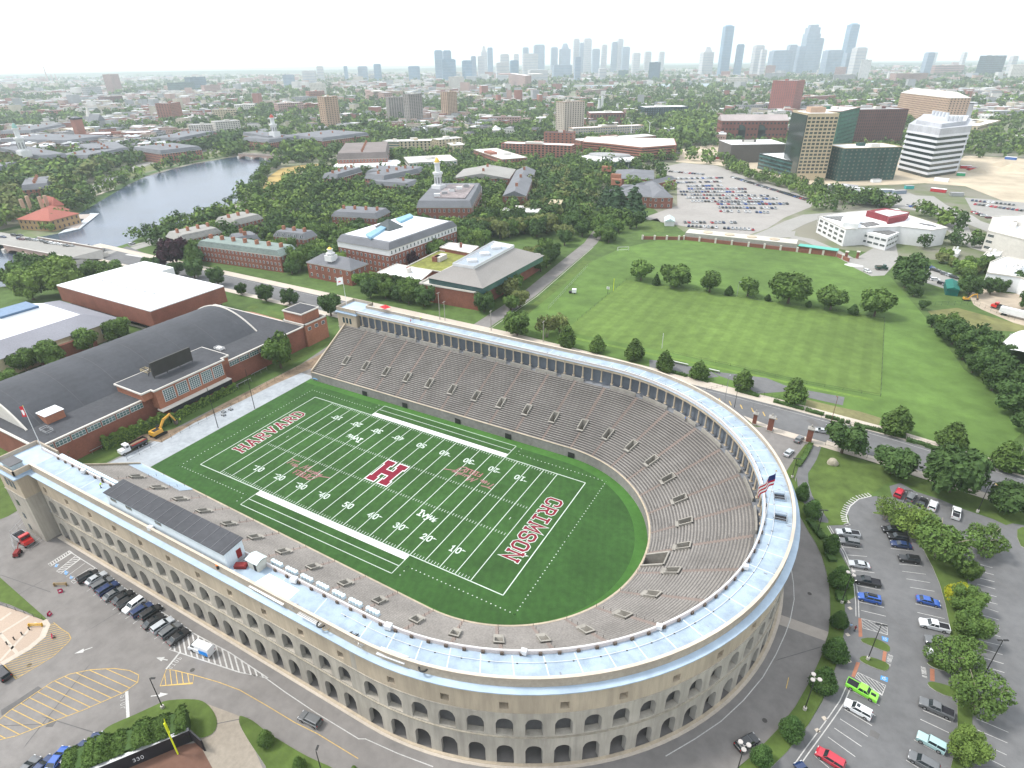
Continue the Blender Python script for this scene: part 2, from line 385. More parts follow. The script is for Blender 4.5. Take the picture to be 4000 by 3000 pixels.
# outer arcade, one part per bay
def bay(ta, tb, window):
    mb = MB(); tc = (ta+tb)/2; RO, RI = 63.35,62.2
    half = (tb-ta)/2; wdt = 5.0
    us = [-1,-.6]+[-.6+1.2*i/8 for i in range(1,8)]+[.6,1]
    T = lambda u: tc+u*half
    def arch(u, spring, rise):
        return spring+rise*sqrt(max(0,1-(u/.6)**2)) if abs(u) <= .6001 else 0
    for i in range(len(us)-1):
        a, b = us[i], us[i+1]; inside = abs((a+b)/2) < .6
        A = lambda u, r, z: SP(T(u), r, z)
        segs = []
        if inside:
            la, lb = arch(a, 3.9,1.5), arch(b, 3.9,1.5); ua, ub = arch(a, 11.4,1.5), arch(b, 11.4,1.5)
            segs = [(la, lb, 7.8,7.8),(7.8,7.8,8.4,8.4),(ua, ub, 14.3,14.3)]
        else: segs = [(0,0,7.8,7.8),(7.8,7.8,14.3,14.3)]
        for (p, q, r, s) in segs:
            mb.mat(0).quad(A(a, RO, p), A(b, RO, q), A(b, RO, s), A(a, RO, r))
        if inside:
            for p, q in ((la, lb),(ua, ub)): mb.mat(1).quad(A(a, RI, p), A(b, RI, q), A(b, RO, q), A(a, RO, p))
            mb.mat(0).quad(A(a, RO, 8.4), A(b, RO, 8.4), A(b, RI, 8.4), A(a, RI, 8.4))
        # upper storey with the square opening
        if window and abs((a+b)/2) < .3:
            for p, q in ((14.3,15.5),(17.2,20.2)): mb.mat(2).quad(A(a, RO, p), A(b, RO, p), A(b, RO, q), A(a, RO, q))
            for p in (15.5,17.2): mb.mat(2).quad(A(a, RI, p), A(b, RI, p), A(b, RO, p), A(a, RO, p))
        else: mb.mat(2).quad(A(a, RO, 14.3), A(b, RO, 14.3), A(b, RO, 20.2), A(a, RO, 20.2))
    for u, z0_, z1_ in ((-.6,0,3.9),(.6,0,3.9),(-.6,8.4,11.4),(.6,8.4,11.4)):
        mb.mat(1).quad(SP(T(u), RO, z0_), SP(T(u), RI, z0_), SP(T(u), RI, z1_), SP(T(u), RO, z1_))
    if window:
        for u in (-.3,.3): mb.mat(2).quad(SP(T(u), RO, 15.5), SP(T(u), RI, 15.5), SP(T(u), RI, 17.2), SP(T(u), RO, 17.2))
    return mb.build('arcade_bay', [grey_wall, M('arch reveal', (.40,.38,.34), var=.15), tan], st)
bays = []
for s in (-1,1):
    xs = [3.9+4.985*k for k in range(-12,9)]
    for k, x in zip(range(-12,9), xs):
        a, b = tx(x-2.4925,63.35, s), tx(x+2.4925,63.35, s); bays.append((min(a, b), max(a, b), k % 2 == 0))
for k in range(39):
    c = -88.24+4.594*k; bays.append((c-2.297, c+2.297, k % 2 == 1))
for a, b, w in bays: bay(a, b, w)
for a, b in ((tx(46.25,63.35,-1),-90.5),(88.7, tx(46.25,63.35,1))):
    mb = MB(); sweep(mb, [(63.33,0),(63.33,20.2)], path(a, b, [a, b])); mb.build('wall_infill', grey_wall, st)
for nm, r, za, zb, m_, pr in (('string_course', 63.35,14.2,14.42, grey_wall, .14),('ledge', 63.35,7.75,8.05, M('ledge stone', (.40,.36,.29), var=.3, sc=1),.22),('plinth', 63.35,0,.25, tan, .5)):
    mb = MB(); sweep(mb, [(r-.02, za),(r+pr, za),(r+pr, zb),(r-.02, zb)], path(tx(-56.5,63.35,-1), tx(-56.5,63.35,1)), True); mb.build(nm, m_, st)
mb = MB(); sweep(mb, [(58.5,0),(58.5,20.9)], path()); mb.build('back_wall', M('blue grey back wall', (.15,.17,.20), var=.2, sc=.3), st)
mb = MB(); sweep(mb, [(58.5,7.9),(63.3,7.9)], path()); mb.build('gallery_floor', M('gallery floor', (.38,.37,.36), var=.2), st)
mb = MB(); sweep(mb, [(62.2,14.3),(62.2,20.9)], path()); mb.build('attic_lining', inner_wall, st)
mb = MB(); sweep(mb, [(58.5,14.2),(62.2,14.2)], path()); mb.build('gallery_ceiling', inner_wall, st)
# stepped end walls that close the two stands at the open end
for s in (-1,1):
    mb = MB(); pts = []
    for k in range(rows+1): pts.append((r0+k*dr, z0+k*dz+.9))
    t = T0 if s < 0 else T1
    vs = []
    for r, z in pts:
        p = SP(t, r, z); vs += [(p[0]-.5, p[1], 0),(p[0]-.5, p[1], z),(p[0]+.05, p[1], z),(p[0]+.05, p[1], 0)]
    fs = []
    for i in range(len(pts)-1):
        for j in range(3): fs.append((i*4+j, i*4+j+1, i*4+j+5, i*4+j+4))
    mb.add(vs, fs); mb.build('end_wall', tan, st)
    # end pavilion: a square block taller than the colonnade
    y0, y1 = (56.2,66.6); xw, xe_ = -70.2,-60.0
    Y = lambda y: s*y
    mb = MB(); P_ = [(xw, Y(y0)),(xe_, Y(y0)),(xe_, Y(y1)),(xw, Y(y1))]
    mb.mat(1).prism(P_, 0,14.2, top=False).mat(0).prism(P_, 14.2,20.4, top=False)
    mb.build('end_pavilion', [tan, grey_wall], st)
    mb = MB(); q = [(xw-.7, Y(y0-.5)),(xe_+.5, Y(y0-.5)),(xe_+.5, Y(y1+.7)),(xw-.7, Y(y1+.7))]
    mb.prism(q, 20.4,20.75, bot=True); mb.build('pavilion_cornice', roof_mem, st)
    mb = MB(); mb.prism([(xw, Y(y0)),(xe_, Y(y0)),(xe_, Y(y1)),(xw, Y(y1))], 20.75, RZ+.14); mb.build('pavilion_roof', roof_mem, st)
    mb = MB()
    for a, b in (((xw, y0),(xw, y1)),((xw, y1),(xe_, y1)),((xe_, y1),(xe_, 63.0)),((xw, y0),(xe_, y0))):
        cx, cy = (a[0]+b[0])/2,(a[1]+b[1])/2; mb.box((cx, Y(cy), RZ+.55),(max(.35, abs(a[0]-b[0])+.35), max(.35, abs(a[1]-b[1])+.35),1.4))
    mb.build('pavilion_parapet', M('parapet concrete', (0,0,0)), st)
    mb = MB(); mb.prism([(xw-.15, Y(y0-.15)),(xe_+.15, Y(y0-.15)),(xe_+.15, Y(y1+.15)),(xw-.15, Y(y1+.15))], 14.0,14.3, bot=True); mb.build('pavilion_band', grey_wall, st)
    def wn(cx, cy, cz, w_, h_, face):
        mb = MB()
        if face == 'y': mb.box((cx, cy, cz),(w_, .12, h_))
        else: mb.box((cx, cy, cz),(.12, w_, h_))
        mb.build('window', glass, st)
    for x in (-67,-65.2,-63.4): wn(x, Y(y0-.02) if s > 0 else Y(y1+.02),17.4,1.0,2.3, 'y'); wn(xw-.02, Y(60+(x+65)*1.2),17.4,1.0,2.3, 'x')
    if s < 0:
        for z in (2.5,6.3,10.6): wn(-66.5, Y(y1+.02), z, 1.1,1.7, 'y')
t = thing('roof_cabin', 'small grey-roofed cabin on the near end pavilion', 'cabin', (-63.4,-64.9, RZ+.1)); m = MB(); m.box((0,0,1),(4.4,2.6,2)); m.build('wall', M('pale blue boards', (.42,.50,.54)), t); m = MB(); m.box((0,0,2.08),(4.8,3.0,.16)); m.build('roof', M('grey felt', (.12,.12,.125)), t)
for x in (-.9,.6): m = MB(); m.box((x, 1.31,1.2),(.8,.06,.6)); m.build('window', glass, t)
# ring pavement round the outer wall
mb = MB(); sweep(mb, [(63.3,.12),(64.4,.12),(64.4,.0)], path(tx(-59,63.3,-1), T1)); mb.build('stadium_pavement', walk, None, 'structure')
# ---------------------------------------------------------------- field
turf = M('artificial turf', (.036,.096,.021), rough=.95, var=.28, sc=.5, big=.07, stripes=(.94,.34,1.9,.03), bump=.2, bsc=4)
turf_l = M('light turf border', (.055,.150,.028), rough=.95, var=.2, sc=.6, big=.1)
YD = .9144
ring = [SP(t, r0-.2,0)[:2] for t in path()]
tb = [(x, y) for x, y in ring if x > -66]; tb = [(-67.5,-38.2)]+[p for p in tb if p[0] > -66]+[(-67.5,34.4)]
o = MB().poly(tb, .02).build('turf_border', turf_l, None, 'structure')
ins = [SP(t, r0-3.2,0)[:2] for t in path()]
mid = [(-67.4,-35.0)]+[(min(x, 78.5-max(0, abs(y+2)-20)*.25), max(-35.5, min(32.6, y))) for x, y in ins if x > -66]+[(-67.4,31.4)]
o = MB().poly(mid, .03).build('turf_field', turf, None, 'structure')
grey_tarp = M('grey ground sheeting', (.34,.365,.39), var=.18, sc=.7, big=.2, bump=.2, bsc=.8)
MB().poly([(-67.6,-44.5),(-67.6,36.5),(-76,36.5),(-81.5,-42),(-81,-48)][::-1], .02).build('ground_sheeting', grey_tarp, None, 'structure')
fz = .04
ln = MB(); H = 26.6667*YD; lw = .2
def seg(x0, y0, x1, y1, w=lw): ln.strip([(x0, y0),(x1, y1)], w, fz)
for a, b in (((-60*YD, -H),(60*YD, -H)),((60*YD, -H),(60*YD, H)),((60*YD, H),(-60*YD, H)),((-60*YD, H),(-60*YD, -H))): seg(*a, *b, .26)
o = ln.build('boundary_line', line_w, None, 'structure')
for i in range(-50,51,5):
    ln = MB(); seg(i*YD, -H, i*YD, H, .22); ln.build('yard_line', line_w, None, 'structure')
ln = MB()
for i in range(-50,51):
    if i % 5 == 0:
        if abs(i) < 50:
            for y in (-6.1,6.1): seg(i*YD-.3, y, i*YD+.3, y, .12)
        continue
    for y in (-6.1,6.1,-H+.75, H-.75): seg(i*YD, y-.45, i*YD, y+.45,.14)
for x in (-47*YD, 47*YD): seg(x, -.5, x, .5,.14)
ln.build('hash_marks', line_w, None, 'stuff')
for s in (-1,1):
    ln = MB(); X_ = 27.43; seg(-X_, s*31.55, X_, s*31.55); seg(-X_, s*31.55,-X_, s*H); seg(X_, s*31.55, X_, s*H); seg(-X_, s*28.7, X_, s*28.7)
    ln.build('bench_area_lines', line_w, None, 'structure')
    ln = MB(); ln.strip([(-X_, s*(H+1.0)),(X_, s*(H+1.0))], 1.9, fz+.004); ln.build('sideline_band', white, None, 'structure')
    ln = MB()
    for i in range(58):
        x = 29.5+i*.0
    def dots(a, b):
        n = int(hypot(b[0]-a[0], b[1]-a[1])/1.25)
        for i in range(n+1):
            p = lerp(a, b, i/n); ln.poly([(p[0]+.17*cos(q*pi/3), p[1]+.17*sin(q*pi/3)) for q in range(6)], fz+.003)
    ye = H+3.5
    for sx in (-1,1):
        dots((sx*29.6, s*31.0),(sx*29.6, s*ye)); dots((sx*29.6, s*ye),(sx*60.0, s*ye)); dots((sx*60.0, s*ye),(sx*60.0,0))
    ln.build('dotted_line', line_w, None, 'stuff')
# lettering: slab letters as strokes, a white outline under a crimson face
crimson = M('crimson field paint', (.19,.008,.026), var=.12, sc=2)
pink = M('pinkish script paint', (.36,.22,.21), var=.2, sc=2)
GL = {  # 0..4 wide, 0..6 high, strokes as polylines; capital slabs drawn as short bars
 'H': [[(.6,0),(.6,6)], [(3.4,0),(3.4,6)], [(.6,3),(3.4,3)], 's.6,0', 's.6,6', 's3.4,0', 's3.4,6'],
 'A': [[(.5,0),(2,6)], [(3.5,0),(2,6)], [(1,2),(3,2)], 's.5,0', 's3.5,0', 's2,6'],
 'R': [[(.8,0),(.8,6)], [(.5,6),(2.7,6),(3.4,5.4),(3.4,3.6),(2.7,3),(.8,3)], [(2.1,3),(3.5,0)], 's.8,0', 's3.5,0'],
 'V': [[(.5,6),(2,0)], [(3.5,6),(2,0)], 's.5,6', 's3.5,6'],
 'D': [[(.8,0),(.8,6)], [(.4,6),(2.5,6),(3.5,5),(3.5,1),(2.5,0),(.4,0)]],
 'C': [[(3.5,4.3),(3.5,5.2),(2.8,6),(1.3,6),(.5,5.2),(.5,.8),(1.3,0),(2.8,0),(3.5,.8),(3.5,1.7)]],
 'I': [[(2,0),(2,6)], [(1.0,0),(3.0,0)], [(1.0,6),(3.0,6)]],
 'M': [[(.5,0),(.5,6),(2,2),(3.5,6),(3.5,0)], 's.5,0', 's3.5,0'],
 'S': [[(3.5,4.5),(3.5,5.2),(2.8,6),(1.2,6),(.5,5.2),(.5,4),(1.2,3.2),(2.8,2.8),(3.5,2),(3.5,.8),(2.8,0),(1.2,0),(.5,.8),(.5,1.5)]],
 'O': [[(.5,.9),(.5,5.1),(1.3,6),(2.7,6),(3.5,5.1),(3.5,.9),(2.7,0),(1.3,0),(.5,.9)]],
 'N': [[(.6,0),(.6,6),(3.4,0),(3.4,6)], 's.6,0', 's3.4,6', 's.4,6'],
 'K': [[(.8,0),(.8,6)], [(3.4,6),(.9,2.6)], [(1.7,3.4),(3.5,0)]], 'G': [[(3.4,4.6),(2.8,6),(1.2,6),(.5,4.6),(.5,1.4),(1.2,0),(2.8,0),(3.4,1.2),(3.4,2.8),(2.1,2.8)]],
 'F': [[(.8,0),(.8,6),(3.4,6)], [(.8,3.1),(2.9,3.1)]], 'E': [[(3.4,0),(.8,0),(.8,6),(3.4,6)], [(.8,3.1),(2.9,3.1)]], 'L': [[(.8,6),(.8,0),(3.4,0)]],
 'T': [[(2,0),(2,6)], [(.4,6),(3.6,6)]], 'P': [[(.8,0),(.8,6),(2.8,6),(3.4,5.4),(3.4,3.7),(2.8,3.1),(.8,3.1)]],
 '0': [[(.6,1.5),(.6,4.5),(1.4,5.9),(2.6,5.9),(3.4,4.5),(3.4,1.5),(2.6,.1),(1.4,.1),(.6,1.5)]],
 '1': [[(1,4.9),(2.1,5.8),(2.1,0)], [(1.1,0),(3.1,0)]],
 '2': [[(.6,4.4),(.9,5.5),(1.7,6),(2.7,5.8),(3.3,4.8),(3,3.6),(.6,.3),(3.5,.3)]],
 '3': [[(.6,5),(1.5,5.9),(2.7,5.8),(3.2,4.7),(2.7,3.4),(1.7,3.2)], [(2.5,3.3),(3.4,2.2),(3.2,.8),(2.2,0),(1.1,.1),(.5,1)]],
 '4': [[(2.7,0),(2.7,6),(.4,1.8),(3.6,1.8)]],
 '5': [[(3.2,5.8),(1,5.8),(.8,3.4),(2.2,3.7),(3.3,2.8),(3.4,1.4),(2.5,.2),(1.3,0),(.5,.8)]],
 'y': [[(.5,4),(2,0)], [(3.5,4),(1.7,-1.6),(.7,-1.8)], 't.5,4', 't3.5,4'], 'v': [[(.5,4),(2,0),(3.5,4)], 't.5,4', 't3.5,4'],
}
def letter(mb, ch, o, ux, uy, sx, sy, w, z, ext=0., slab=.75):
    """ux,uy: unit vectors of the text's right and up directions on the ground"""
    for i, st_ in enumerate(GL[ch]):
        if isinstance(st_, str):
            cx, cy = map(float, st_[1:].split(',')); hs = max(.08,(slab if st_[0] == 's' else slab*.8)-w*.45/sx)
            st_ = [(cx-hs, cy),(cx+hs, cy)]
        pts = [(o[0]+ux[0]*x*sx+uy[0]*y*sy, o[1]+ux[1]*x*sx+uy[1]*y*sy) for x, y in st_]
        if hypot(pts[0][0]-pts[-1][0], pts[0][1]-pts[-1][1]) < .01: mb.strip(pts[:-1], w+2*ext, z+.0007*i, True); continue
        a, b = Vector(pts[0]), Vector(pts[1]); d = (a-b).normalized()*(w/2*.9+ext); pts[0] = tuple(a+d)
        a, b = Vector(pts[-1]), Vector(pts[-2]); d = (a-b).normalized()*(w/2*.9+ext); pts[-1] = tuple(a+d)
        mb.strip(pts, w+2*ext, z+.0007*i)
def word(name, txt, o, ux, uy, sx, sy, w, adv, face, outline=None, ow=.35, slab=.75):
    if outline is not None:
        m = MB()
        for i, c in enumerate(txt):
            if c != ' ': letter(m, c, (o[0]+ux[0]*adv*i, o[1]+ux[1]*adv*i), ux, uy, sx, sy, w, fz+.006, ow, slab)
        m.build(name+'_outline', outline, None, 'structure')
    m = MB()
    for i, c in enumerate(txt):
        if c != ' ': letter(m, c, (o[0]+ux[0]*adv*i, o[1]+ux[1]*adv*i), ux, uy, sx, sy, w, fz+.014,0, slab)
    return m.build(name, face, None, 'structure')

word('harvard_lettering', 'HARVARD', (-48.75,-13.7),(0,1),(-1,0),.86,.70,.74,4.02, crimson, line_w, .22)
word('crimson_lettering', 'CRIMSON', (48.45,13.5),(0,-1),(1,0),.86,.70,.74,3.95, crimson, line_w, .22)
# big midfield H
m = MB(); letter(m, 'H', (-3.75,-4.0),(1,0),(0,1),1.72,1.42,2.1, fz+.016,.36,.92); m.build('midfield_letter_outline', white, None, 'structure')
m = MB(); letter(m, 'H', (-3.75,-4.0),(1,0),(0,1),1.72,1.42,2.1, fz+.024,0,.92); m.build('midfield_letter', crimson, None, 'structure')
for i in range(-4,5):
    n = str(50-abs(i)*10); xc = i*9.144
    for s in (-1,1):
        ux, uy = ((1,0),(0,1)) if s < 0 else ((-1,0),(0,-1))
        y = -18.15 if s < 0 else 18.15
        word('yard_number', n, (xc-ux[0]*1.62, y), ux, uy, .34,.33,.36,1.86, line_w)
        if i:
            sg = 1 if i > 0 else -1; m = MB(); xa = xc+sg*1.75
            yt = y+uy[1]*1.6; m.poly([(xa, yt-.25),(xa, yt+.25),(xa+sg*1.15, yt)], fz+.015); m.build('direction_arrow', line_w, None, 'structure')
for s in (-1,1):
    ux, uy = ((1,0),(0,1)) if s < 0 else ((-1,0),(0,-1)); o = (19.2,-10.95) if s < 0 else (-19.2,10.95)
    at = lambda x, y: (o[0]+ux[0]*x, o[1]+uy[1]*y)
    m = MB(); letter(m, 'I', at(0,0), ux, uy, .42,.36,.5, fz+.013); letter(m, 'v', at(1.5,0), ux, uy, .42,.36,.4, fz+.015,0,.5); letter(m, 'y', at(2.9,0), ux, uy, .42,.36,.4, fz+.017,0,.5)
    m.build('ivy_lettering', line_w, None, 'structure')
    m = MB()
    for a, L_ in ((-35,1.5),(0,2.1),(35,2.3),(70,1.7),(-65,.9),(100,1.2)):
        d = (sin(radians(a)), cos(radians(a))); c = (5.4-.2,-.2)
        pts = [(c[0]+d[0]*L_*t-d[1]*w_, c[1]+d[1]*L_*t+d[0]*w_) for t, w_ in ((.12,0),(.5,.24),(1,0),(.5,-.24))]
        m.poly([at(*p) for p in pts], fz+.012+.001*(a+70)/35)
    m.build('leaf_emblem', line_w, None, 'structure')
    # script signature over the word FIELD
    o2 = (-31.9,-11.0) if s < 0 else (31.9,11.0)
    at2 = lambda x, y: (o2[0]+ux[0]*x, o2[1]+uy[1]*y)
    SG = [[(0,2.6),(1.6,2.3),(3.6,2.5)], [(1.2,2.2),(.6,0)], [(2.2,1.4),(2.0,.2)], [(2.8,0),(3.1,1),(3.3,0),(3.8,1),(4.0,0),(4.4,1),(4.6,.1),(5.1,.4)],
          [(6.1,0),(7.3,2.3),(7.5,.6),(8.8,2.5),(8.7,.2),(9.2,.1)], [(9.4,1),(9.5,.1),(10,.3),(10.2,1),(10.3,.1)], [(10.8,0),(11,.9),(11.4,.8)], [(11.9,1),(11.6,-1.0)], [(11.9,.9),(12.5,.9),(12.3,.2),(11.8,.2)],
          [(12.9,2.2),(12.8,0),(13.2,.8),(13.6,0)], [(13.9,1),(14.1,.1),(14.7,.9)], [(14.9,1.1),(13.6,-2.6),(12.3,-3.0),(11.6,-2.5),(12.6,-1.3),(15,.1),(18,.9)]]
    for ww, mt_, zz in ((.36, pink, .012),(.09, crimson, .02)):
        m = MB()
        for i, p in enumerate(SG): m.strip([at2(*q) for q in p], ww, fz+zz+.0006*i)
        m.build('signature_script', mt_, None, 'structure')
    o3 = (-25.9,-13.7) if s < 0 else (25.9,13.7)
    word('field_lettering', 'FIELD', o3, ux, uy, .30,.30,.22,1.22, pink, crimson, .1)

# ---------------------------------------------------------------- things on the roof walk
RW = RZ+.13
def flagpole(x, y, z, h, label, flag, fl_label, dirv=(-1,.1), fs=(4.6,3.0)):
    t = thing('flagpole', label, 'flagpole', (x, y, z))
    m = MB(); m.cyl((0,0,0),(0,0, h),.11,8,.06); m.build('pole', white, t)
    m = MB(); m.cyl((0,0, h),(0,0, h+.3),.16,8,.05); m.build('finial', M('gilt', (.55,.4,.1), met=.5, rough=.4), t)
    if flag:
        n = 10; m = MB(); d = Vector((dirv[0], dirv[1], 0)).normalized(); pn = Vector((-d.y, d.x, 0))
        rowsn = 6
        P_ = [[Vector((0,0, h-.2-fs[1]*j/rowsn-(i/n)**1.3*fs[0]*.28))+d*(fs[0]*i/n*.9)+pn*(.22*sin(i*1.1+j*.4)) for i in range(n+1)] for j in range(rowsn+1)]
        for j in range(rowsn):
            for i in range(n):
                m.cur = flag[1](i/n, j/rowsn); m.add([tuple(P_[j][i]), tuple(P_[j][i+1]), tuple(P_[j+1][i+1]), tuple(P_[j+1][i])], [(0,1,2,3)])
        f = m.build('flag', flag[0], None); f.location = (x, y, z); tag(f, fl_label, 'flag')
red = M('crimson cloth', (.50,.015,.03), var=.1); blue = M('navy cloth', (.02,.03,.15)); wcl = M('white cloth', (.75,.75,.75), var=.05)
p = SP(8.5,60,0)
flagpole(-65.4,-57.3, RW, 13.5, 'white flagpole on the near end pavilion of the stadium', ([red, wcl], lambda a, b: 1 if .35 < a < .62 and .3 < b < .7 else 0), 'crimson flag with pale letter flying above the near end pavilion')
flagpole(-69.0,60.9, RW, 12.5, 'white flagpole on the far end pavilion of the stadium', ([wcl, red], lambda a, b: 1 if .3 < a < .8 and .3 < b < .7 and (int(a*20)+int(b*6)) % 2 else 0), 'white flag with red lettering above the far end pavilion')
flagpole(*(104.8,0.8), RW, 15.4, 'white flagpole at the round end of the stadium', ([wcl, red, blue], lambda a, b: 2 if a < .4 and b < .5 else int(b*6) % 2), 'red, white and blue striped national flag at the round end', (-.5,-1),(5.2,3.2))
# press box on the near straight
pb = thing('press_box', 'long white press box with dark ribbed roof on the stadium roof walk', 'press box', (0,0,0))
xa, xb, ya, yb = -27.2,13.4,-61.9,-57.6; zb_, zf = 25.4,25.9
m = MB(); m.add([(xa, ya, RW),(xb, ya, RW),(xb, yb, RW),(xa, yb, RW),(xa, ya, zb_),(xb, ya, zb_),(xb, yb, zf),(xa, yb, zf)], [(0,1,5,4),(1,2,6,5),(2,3,7,6),(3,0,4,7)])
m.build('wall', M('press box cladding', (.66,.74,.80), var=.08, rough=.5, stripes=(1,1,.5,.02)), pb)
m = MB(); m.add([(xa-.25, ya-.3, zb_),(xb+.25, ya-.3, zb_),(xb+.25, yb+.3, zf+.03),(xa-.25, yb+.3, zf+.03),(xa-.25, ya-.3, zb_+.16),(xb+.25, ya-.3, zb_+.16),(xb+.25, yb+.3, zf+.2),(xa-.25, yb+.3, zf+.2)], [(4,5,6,7),(0,1,5,4),(1,2,6,5),(2,3,7,6),(3,0,4,7)])
m.build('roof', M('dark membrane', (.07,.072,.08), rough=.85, var=.25, sc=1), pb)
rb = MB(); rb.box((0,0,0),(.09,4.85,.07)); rbm = None
for i in range(14):
    x = xa+1.5+i*2.95
    if rbm is None: o = rb.build('roof_seam', M('seam grey', (.19,.19,.2)), pb); rbm = o.data
    else: o = inst('roof_seam', rbm, pb)
    o.location = (x, (ya+yb)/2,(zb_+zf)/2+.22); o.rotation_euler = (atan2(zf-zb_, yb-ya),0,0)
for x in (-24.5,-18.7,-8.2): m = MB(); m.box((x, ya-.02,24.3),(2.1,.1,.75)); m.build('window', glass, pb)
m = MB(); m.box((xb+.03,-58.9, RW+1.6),(.1,1.1,2.1)); m.build('door', M('dark red door', (.22,.02,.02)), pb)
m = MB()
for i in range(3): m.box((xb+.6+i*.4,-58.9, RW+.55-i*.2),(.4,1.6,.1))
m.build('steps', steel, pb)
ht = thing('roof_hut', 'small pale hut with arched metal roof beside the press box', 'hut', (18.3,-58.6, RW))
m = MB(); m.box((0,0,1.1),(3.0,2.2,2.2)); m.build('wall', M('weathered boards', (.50,.50,.45), var=.15), ht)
m = MB()
for i in range(8):
    a, b = -1.4+2.8*i/8,-1.4+2.8*(i+1)/8; za, zz = 2.2+.45*cos(a/1.4*pi/2),2.2+.45*cos(b/1.4*pi/2)
    m.quad((-1.7, a, za),(1.7, a, za),(1.7, b, zz),(-1.7, b, zz))
m.build('roof', M('pale metal roof', (.58,.70,.70), rough=.5), ht)
m = MB(); m.box((.6,-1.12,1),(.7,.06,1.9)); m.build('dark_doorway_panel', dark, ht)  # near-black panel stands for the darkness inside the doorway
t = thing('storage_box', 'dark red storage box on the roof walk beside the hut', 'storage box', (15.4,-60.4, RW),.5)
m = MB(); m.box((0,0,.35),(2.4,1.2,.7)); m.build('body', M('oxide red', (.22,.03,.03)), t); m = MB(); m.box((0,0,.8),(2.5,1.3,.2),0,.8); m.build('lid', M('oxide red', (0,0,0)), t)
t = thing('barrel', 'black barrel with an orange top behind the press box', 'barrel', (*(11.7,-62.9), RW)); m = MB(); m.cyl((0,0,0),(0,0,.9),.32,12); m.build('body', black_metal, t); m = MB(); m.cyl((0,0,.9),(0,0,1.1),.34,12); m.build('top', M('safety orange', (.65,.18,.03)), t)
m = MB(); m.prism([(20.9,-63.2),(21.8,-58.9),(30.3,-59.1),(30.3,-63.3)], RW, RW+.03); tag(m.build('roof_patch', M('fresh white coating', (.86,.88,.90), var=.03)), 'bright white freshly coated patch of the roof walk beside the hut', 'roof patch')
def torus(name, x, y, z, R, r, m_, label):
    mb = MB(); n, k = 20,6; vs = []; fs = []
    for i in range(n):
        a = 2*pi*i/n
        for j in range(k): b = 2*pi*j/k; vs.append((cos(a)*(R+r*cos(b)), sin(a)*(R+r*cos(b)), r*sin(b)+r))
    for i in range(n):
        for j in range(k): fs.append((i*k+j, ((i+1) % n)*k+j, ((i+1) % n)*k+(j+1) % k, i*k+(j+1) % k))
    mb.add(vs, fs); o = mb.build(name, m_, smooth=True); o.location = (x, y, z); return tag(o, label, 'hose coil' if 'coil' in name else 'tyre')
torus('tyre', *(39.9,-63.0), RW, .75,.16, black_metal, 'black tyre lying near stacked pipes on the roof walk')
torus('hose_coil', *(41.2,-63.1), RW, .6,.09, M('tan rope', (.4,.32,.2)), 'tan coil lying beside the black tyre on the roof walk')
torus('tyre', *(61.4,-61.3), RW, .75,.17, black_metal, 'black tyre lying alone on the stained round part of the roof walk')
def pile(label, x, y, n, L_, rz, m_=None, r=.09):
    t = thing('pipe_stack', label, 'pipes', (x, y, RW), rz)
    for i in range(n): m = MB(); m.cyl((-L_/2,(i-n/2)*.28, r),(L_/2,(i-n/2)*.28+.05, r), r, 6); m.build('pipe', m_ or white, t)
pile('bundle of long white pipes on the roof walk by the tyre', *(37.1,-62.9),4,5.5,-.02)
pile('white boards stacked on the roof walk above the round corner', *(55.3,-61.8),6,5.5,.12, M('white board', (.72,.76,.8)),.12)
pile('grey pipes scattered on the roof walk near the near end pavilion', *(-47.7,-62.1),4,3.5,0, steel)
for lb, x, y, sx in (('white air unit on the roof walk near the end of the seat-shell row', *(51.2,-57.9),1.3),('small white cabinet on the inner rail at the near round corner', *(74.8,-50.9),1.0),('small white cabinet on the inner rail at the right round corner', *(93.3,-34.9),1.0),('white equipment box on the roof walk near the flag at the round end', *(103.8,-12.8),1.1),('white air unit on timber behind the press box', *(-10.8,-62.5),1.1),('pale equipment box beside the seat shells near the yellow-vested worker', *(-45.3,-57.7),1.1),('white box unit beside the loudspeaker clusters over the near stand', *(28.0,-58.1),1.3)):
    t = thing('roof_unit', lb, 'roof unit', (x, y, RW),.2); m = MB(); m.box((0,0,.75),(sx, sx*.8,.9)); m.build('casing', white, t); m = MB()
    for a in (-1,1):
        for b in (-1,1): m.box((a*sx*.4, b*sx*.3,.15),(.08,.08,.3))
    m.build('stand', steel, t)
# clusters of pale round drums hung along the inner rail of the near straight
dm = M('pale drum', (.62,.74,.80), rough=.4)
drm = MB(); drm.cyl((0,0,0),(0,0,.75),.42,10); drme = None
for gi, x in enumerate([20.6+4.15*i for i in range(7)]+[-57+3.1*i for i in range(9)]):
    near_pav = x < -20
    t = thing('drum_cluster', 'four pale round drums on the inner rail, near-pavilion run' if near_pav else 'four pale round drums on the inner rail, run between hut and round end', 'drums', (x, -56.7, RW),0, 'drum clusters along the near inner rail')
    for i in range(4):
        if drme is None: o = drm.build('drum', dm, t); drme = o.data
        else: o = inst('drum', drme, t)
        o.location = (i*.75,0,.45)
    m = MB(); m.box((1.1,0,.4),(3.2,.9,.1)); m.build('shelf', steel, t)
# red canopy tent and clutter at the far end of the roof walk
t = thing('canopy_tent', 'red pop-up canopy tent on the far roof walk', 'tent', (*(-49.8,62.8), RW),-.3)
m = MB(); m.add([(-1.9,-1.5,2.2),(1.9,-1.5,2.2),(1.9,1.5,2.2),(-1.9,1.5,2.2),(0,0,3.1)], [(0,1,4),(1,2,4),(2,3,4),(3,0,4)]); m.build('canopy', M('red canopy', (.75,.03,.04)), t)
for a in (-1.8,1.8):
    for b in (-1.4,1.4): m = MB(); m.cyl((a, b, 0),(a, b, 2.2),.04,5); m.build('leg', steel, t)
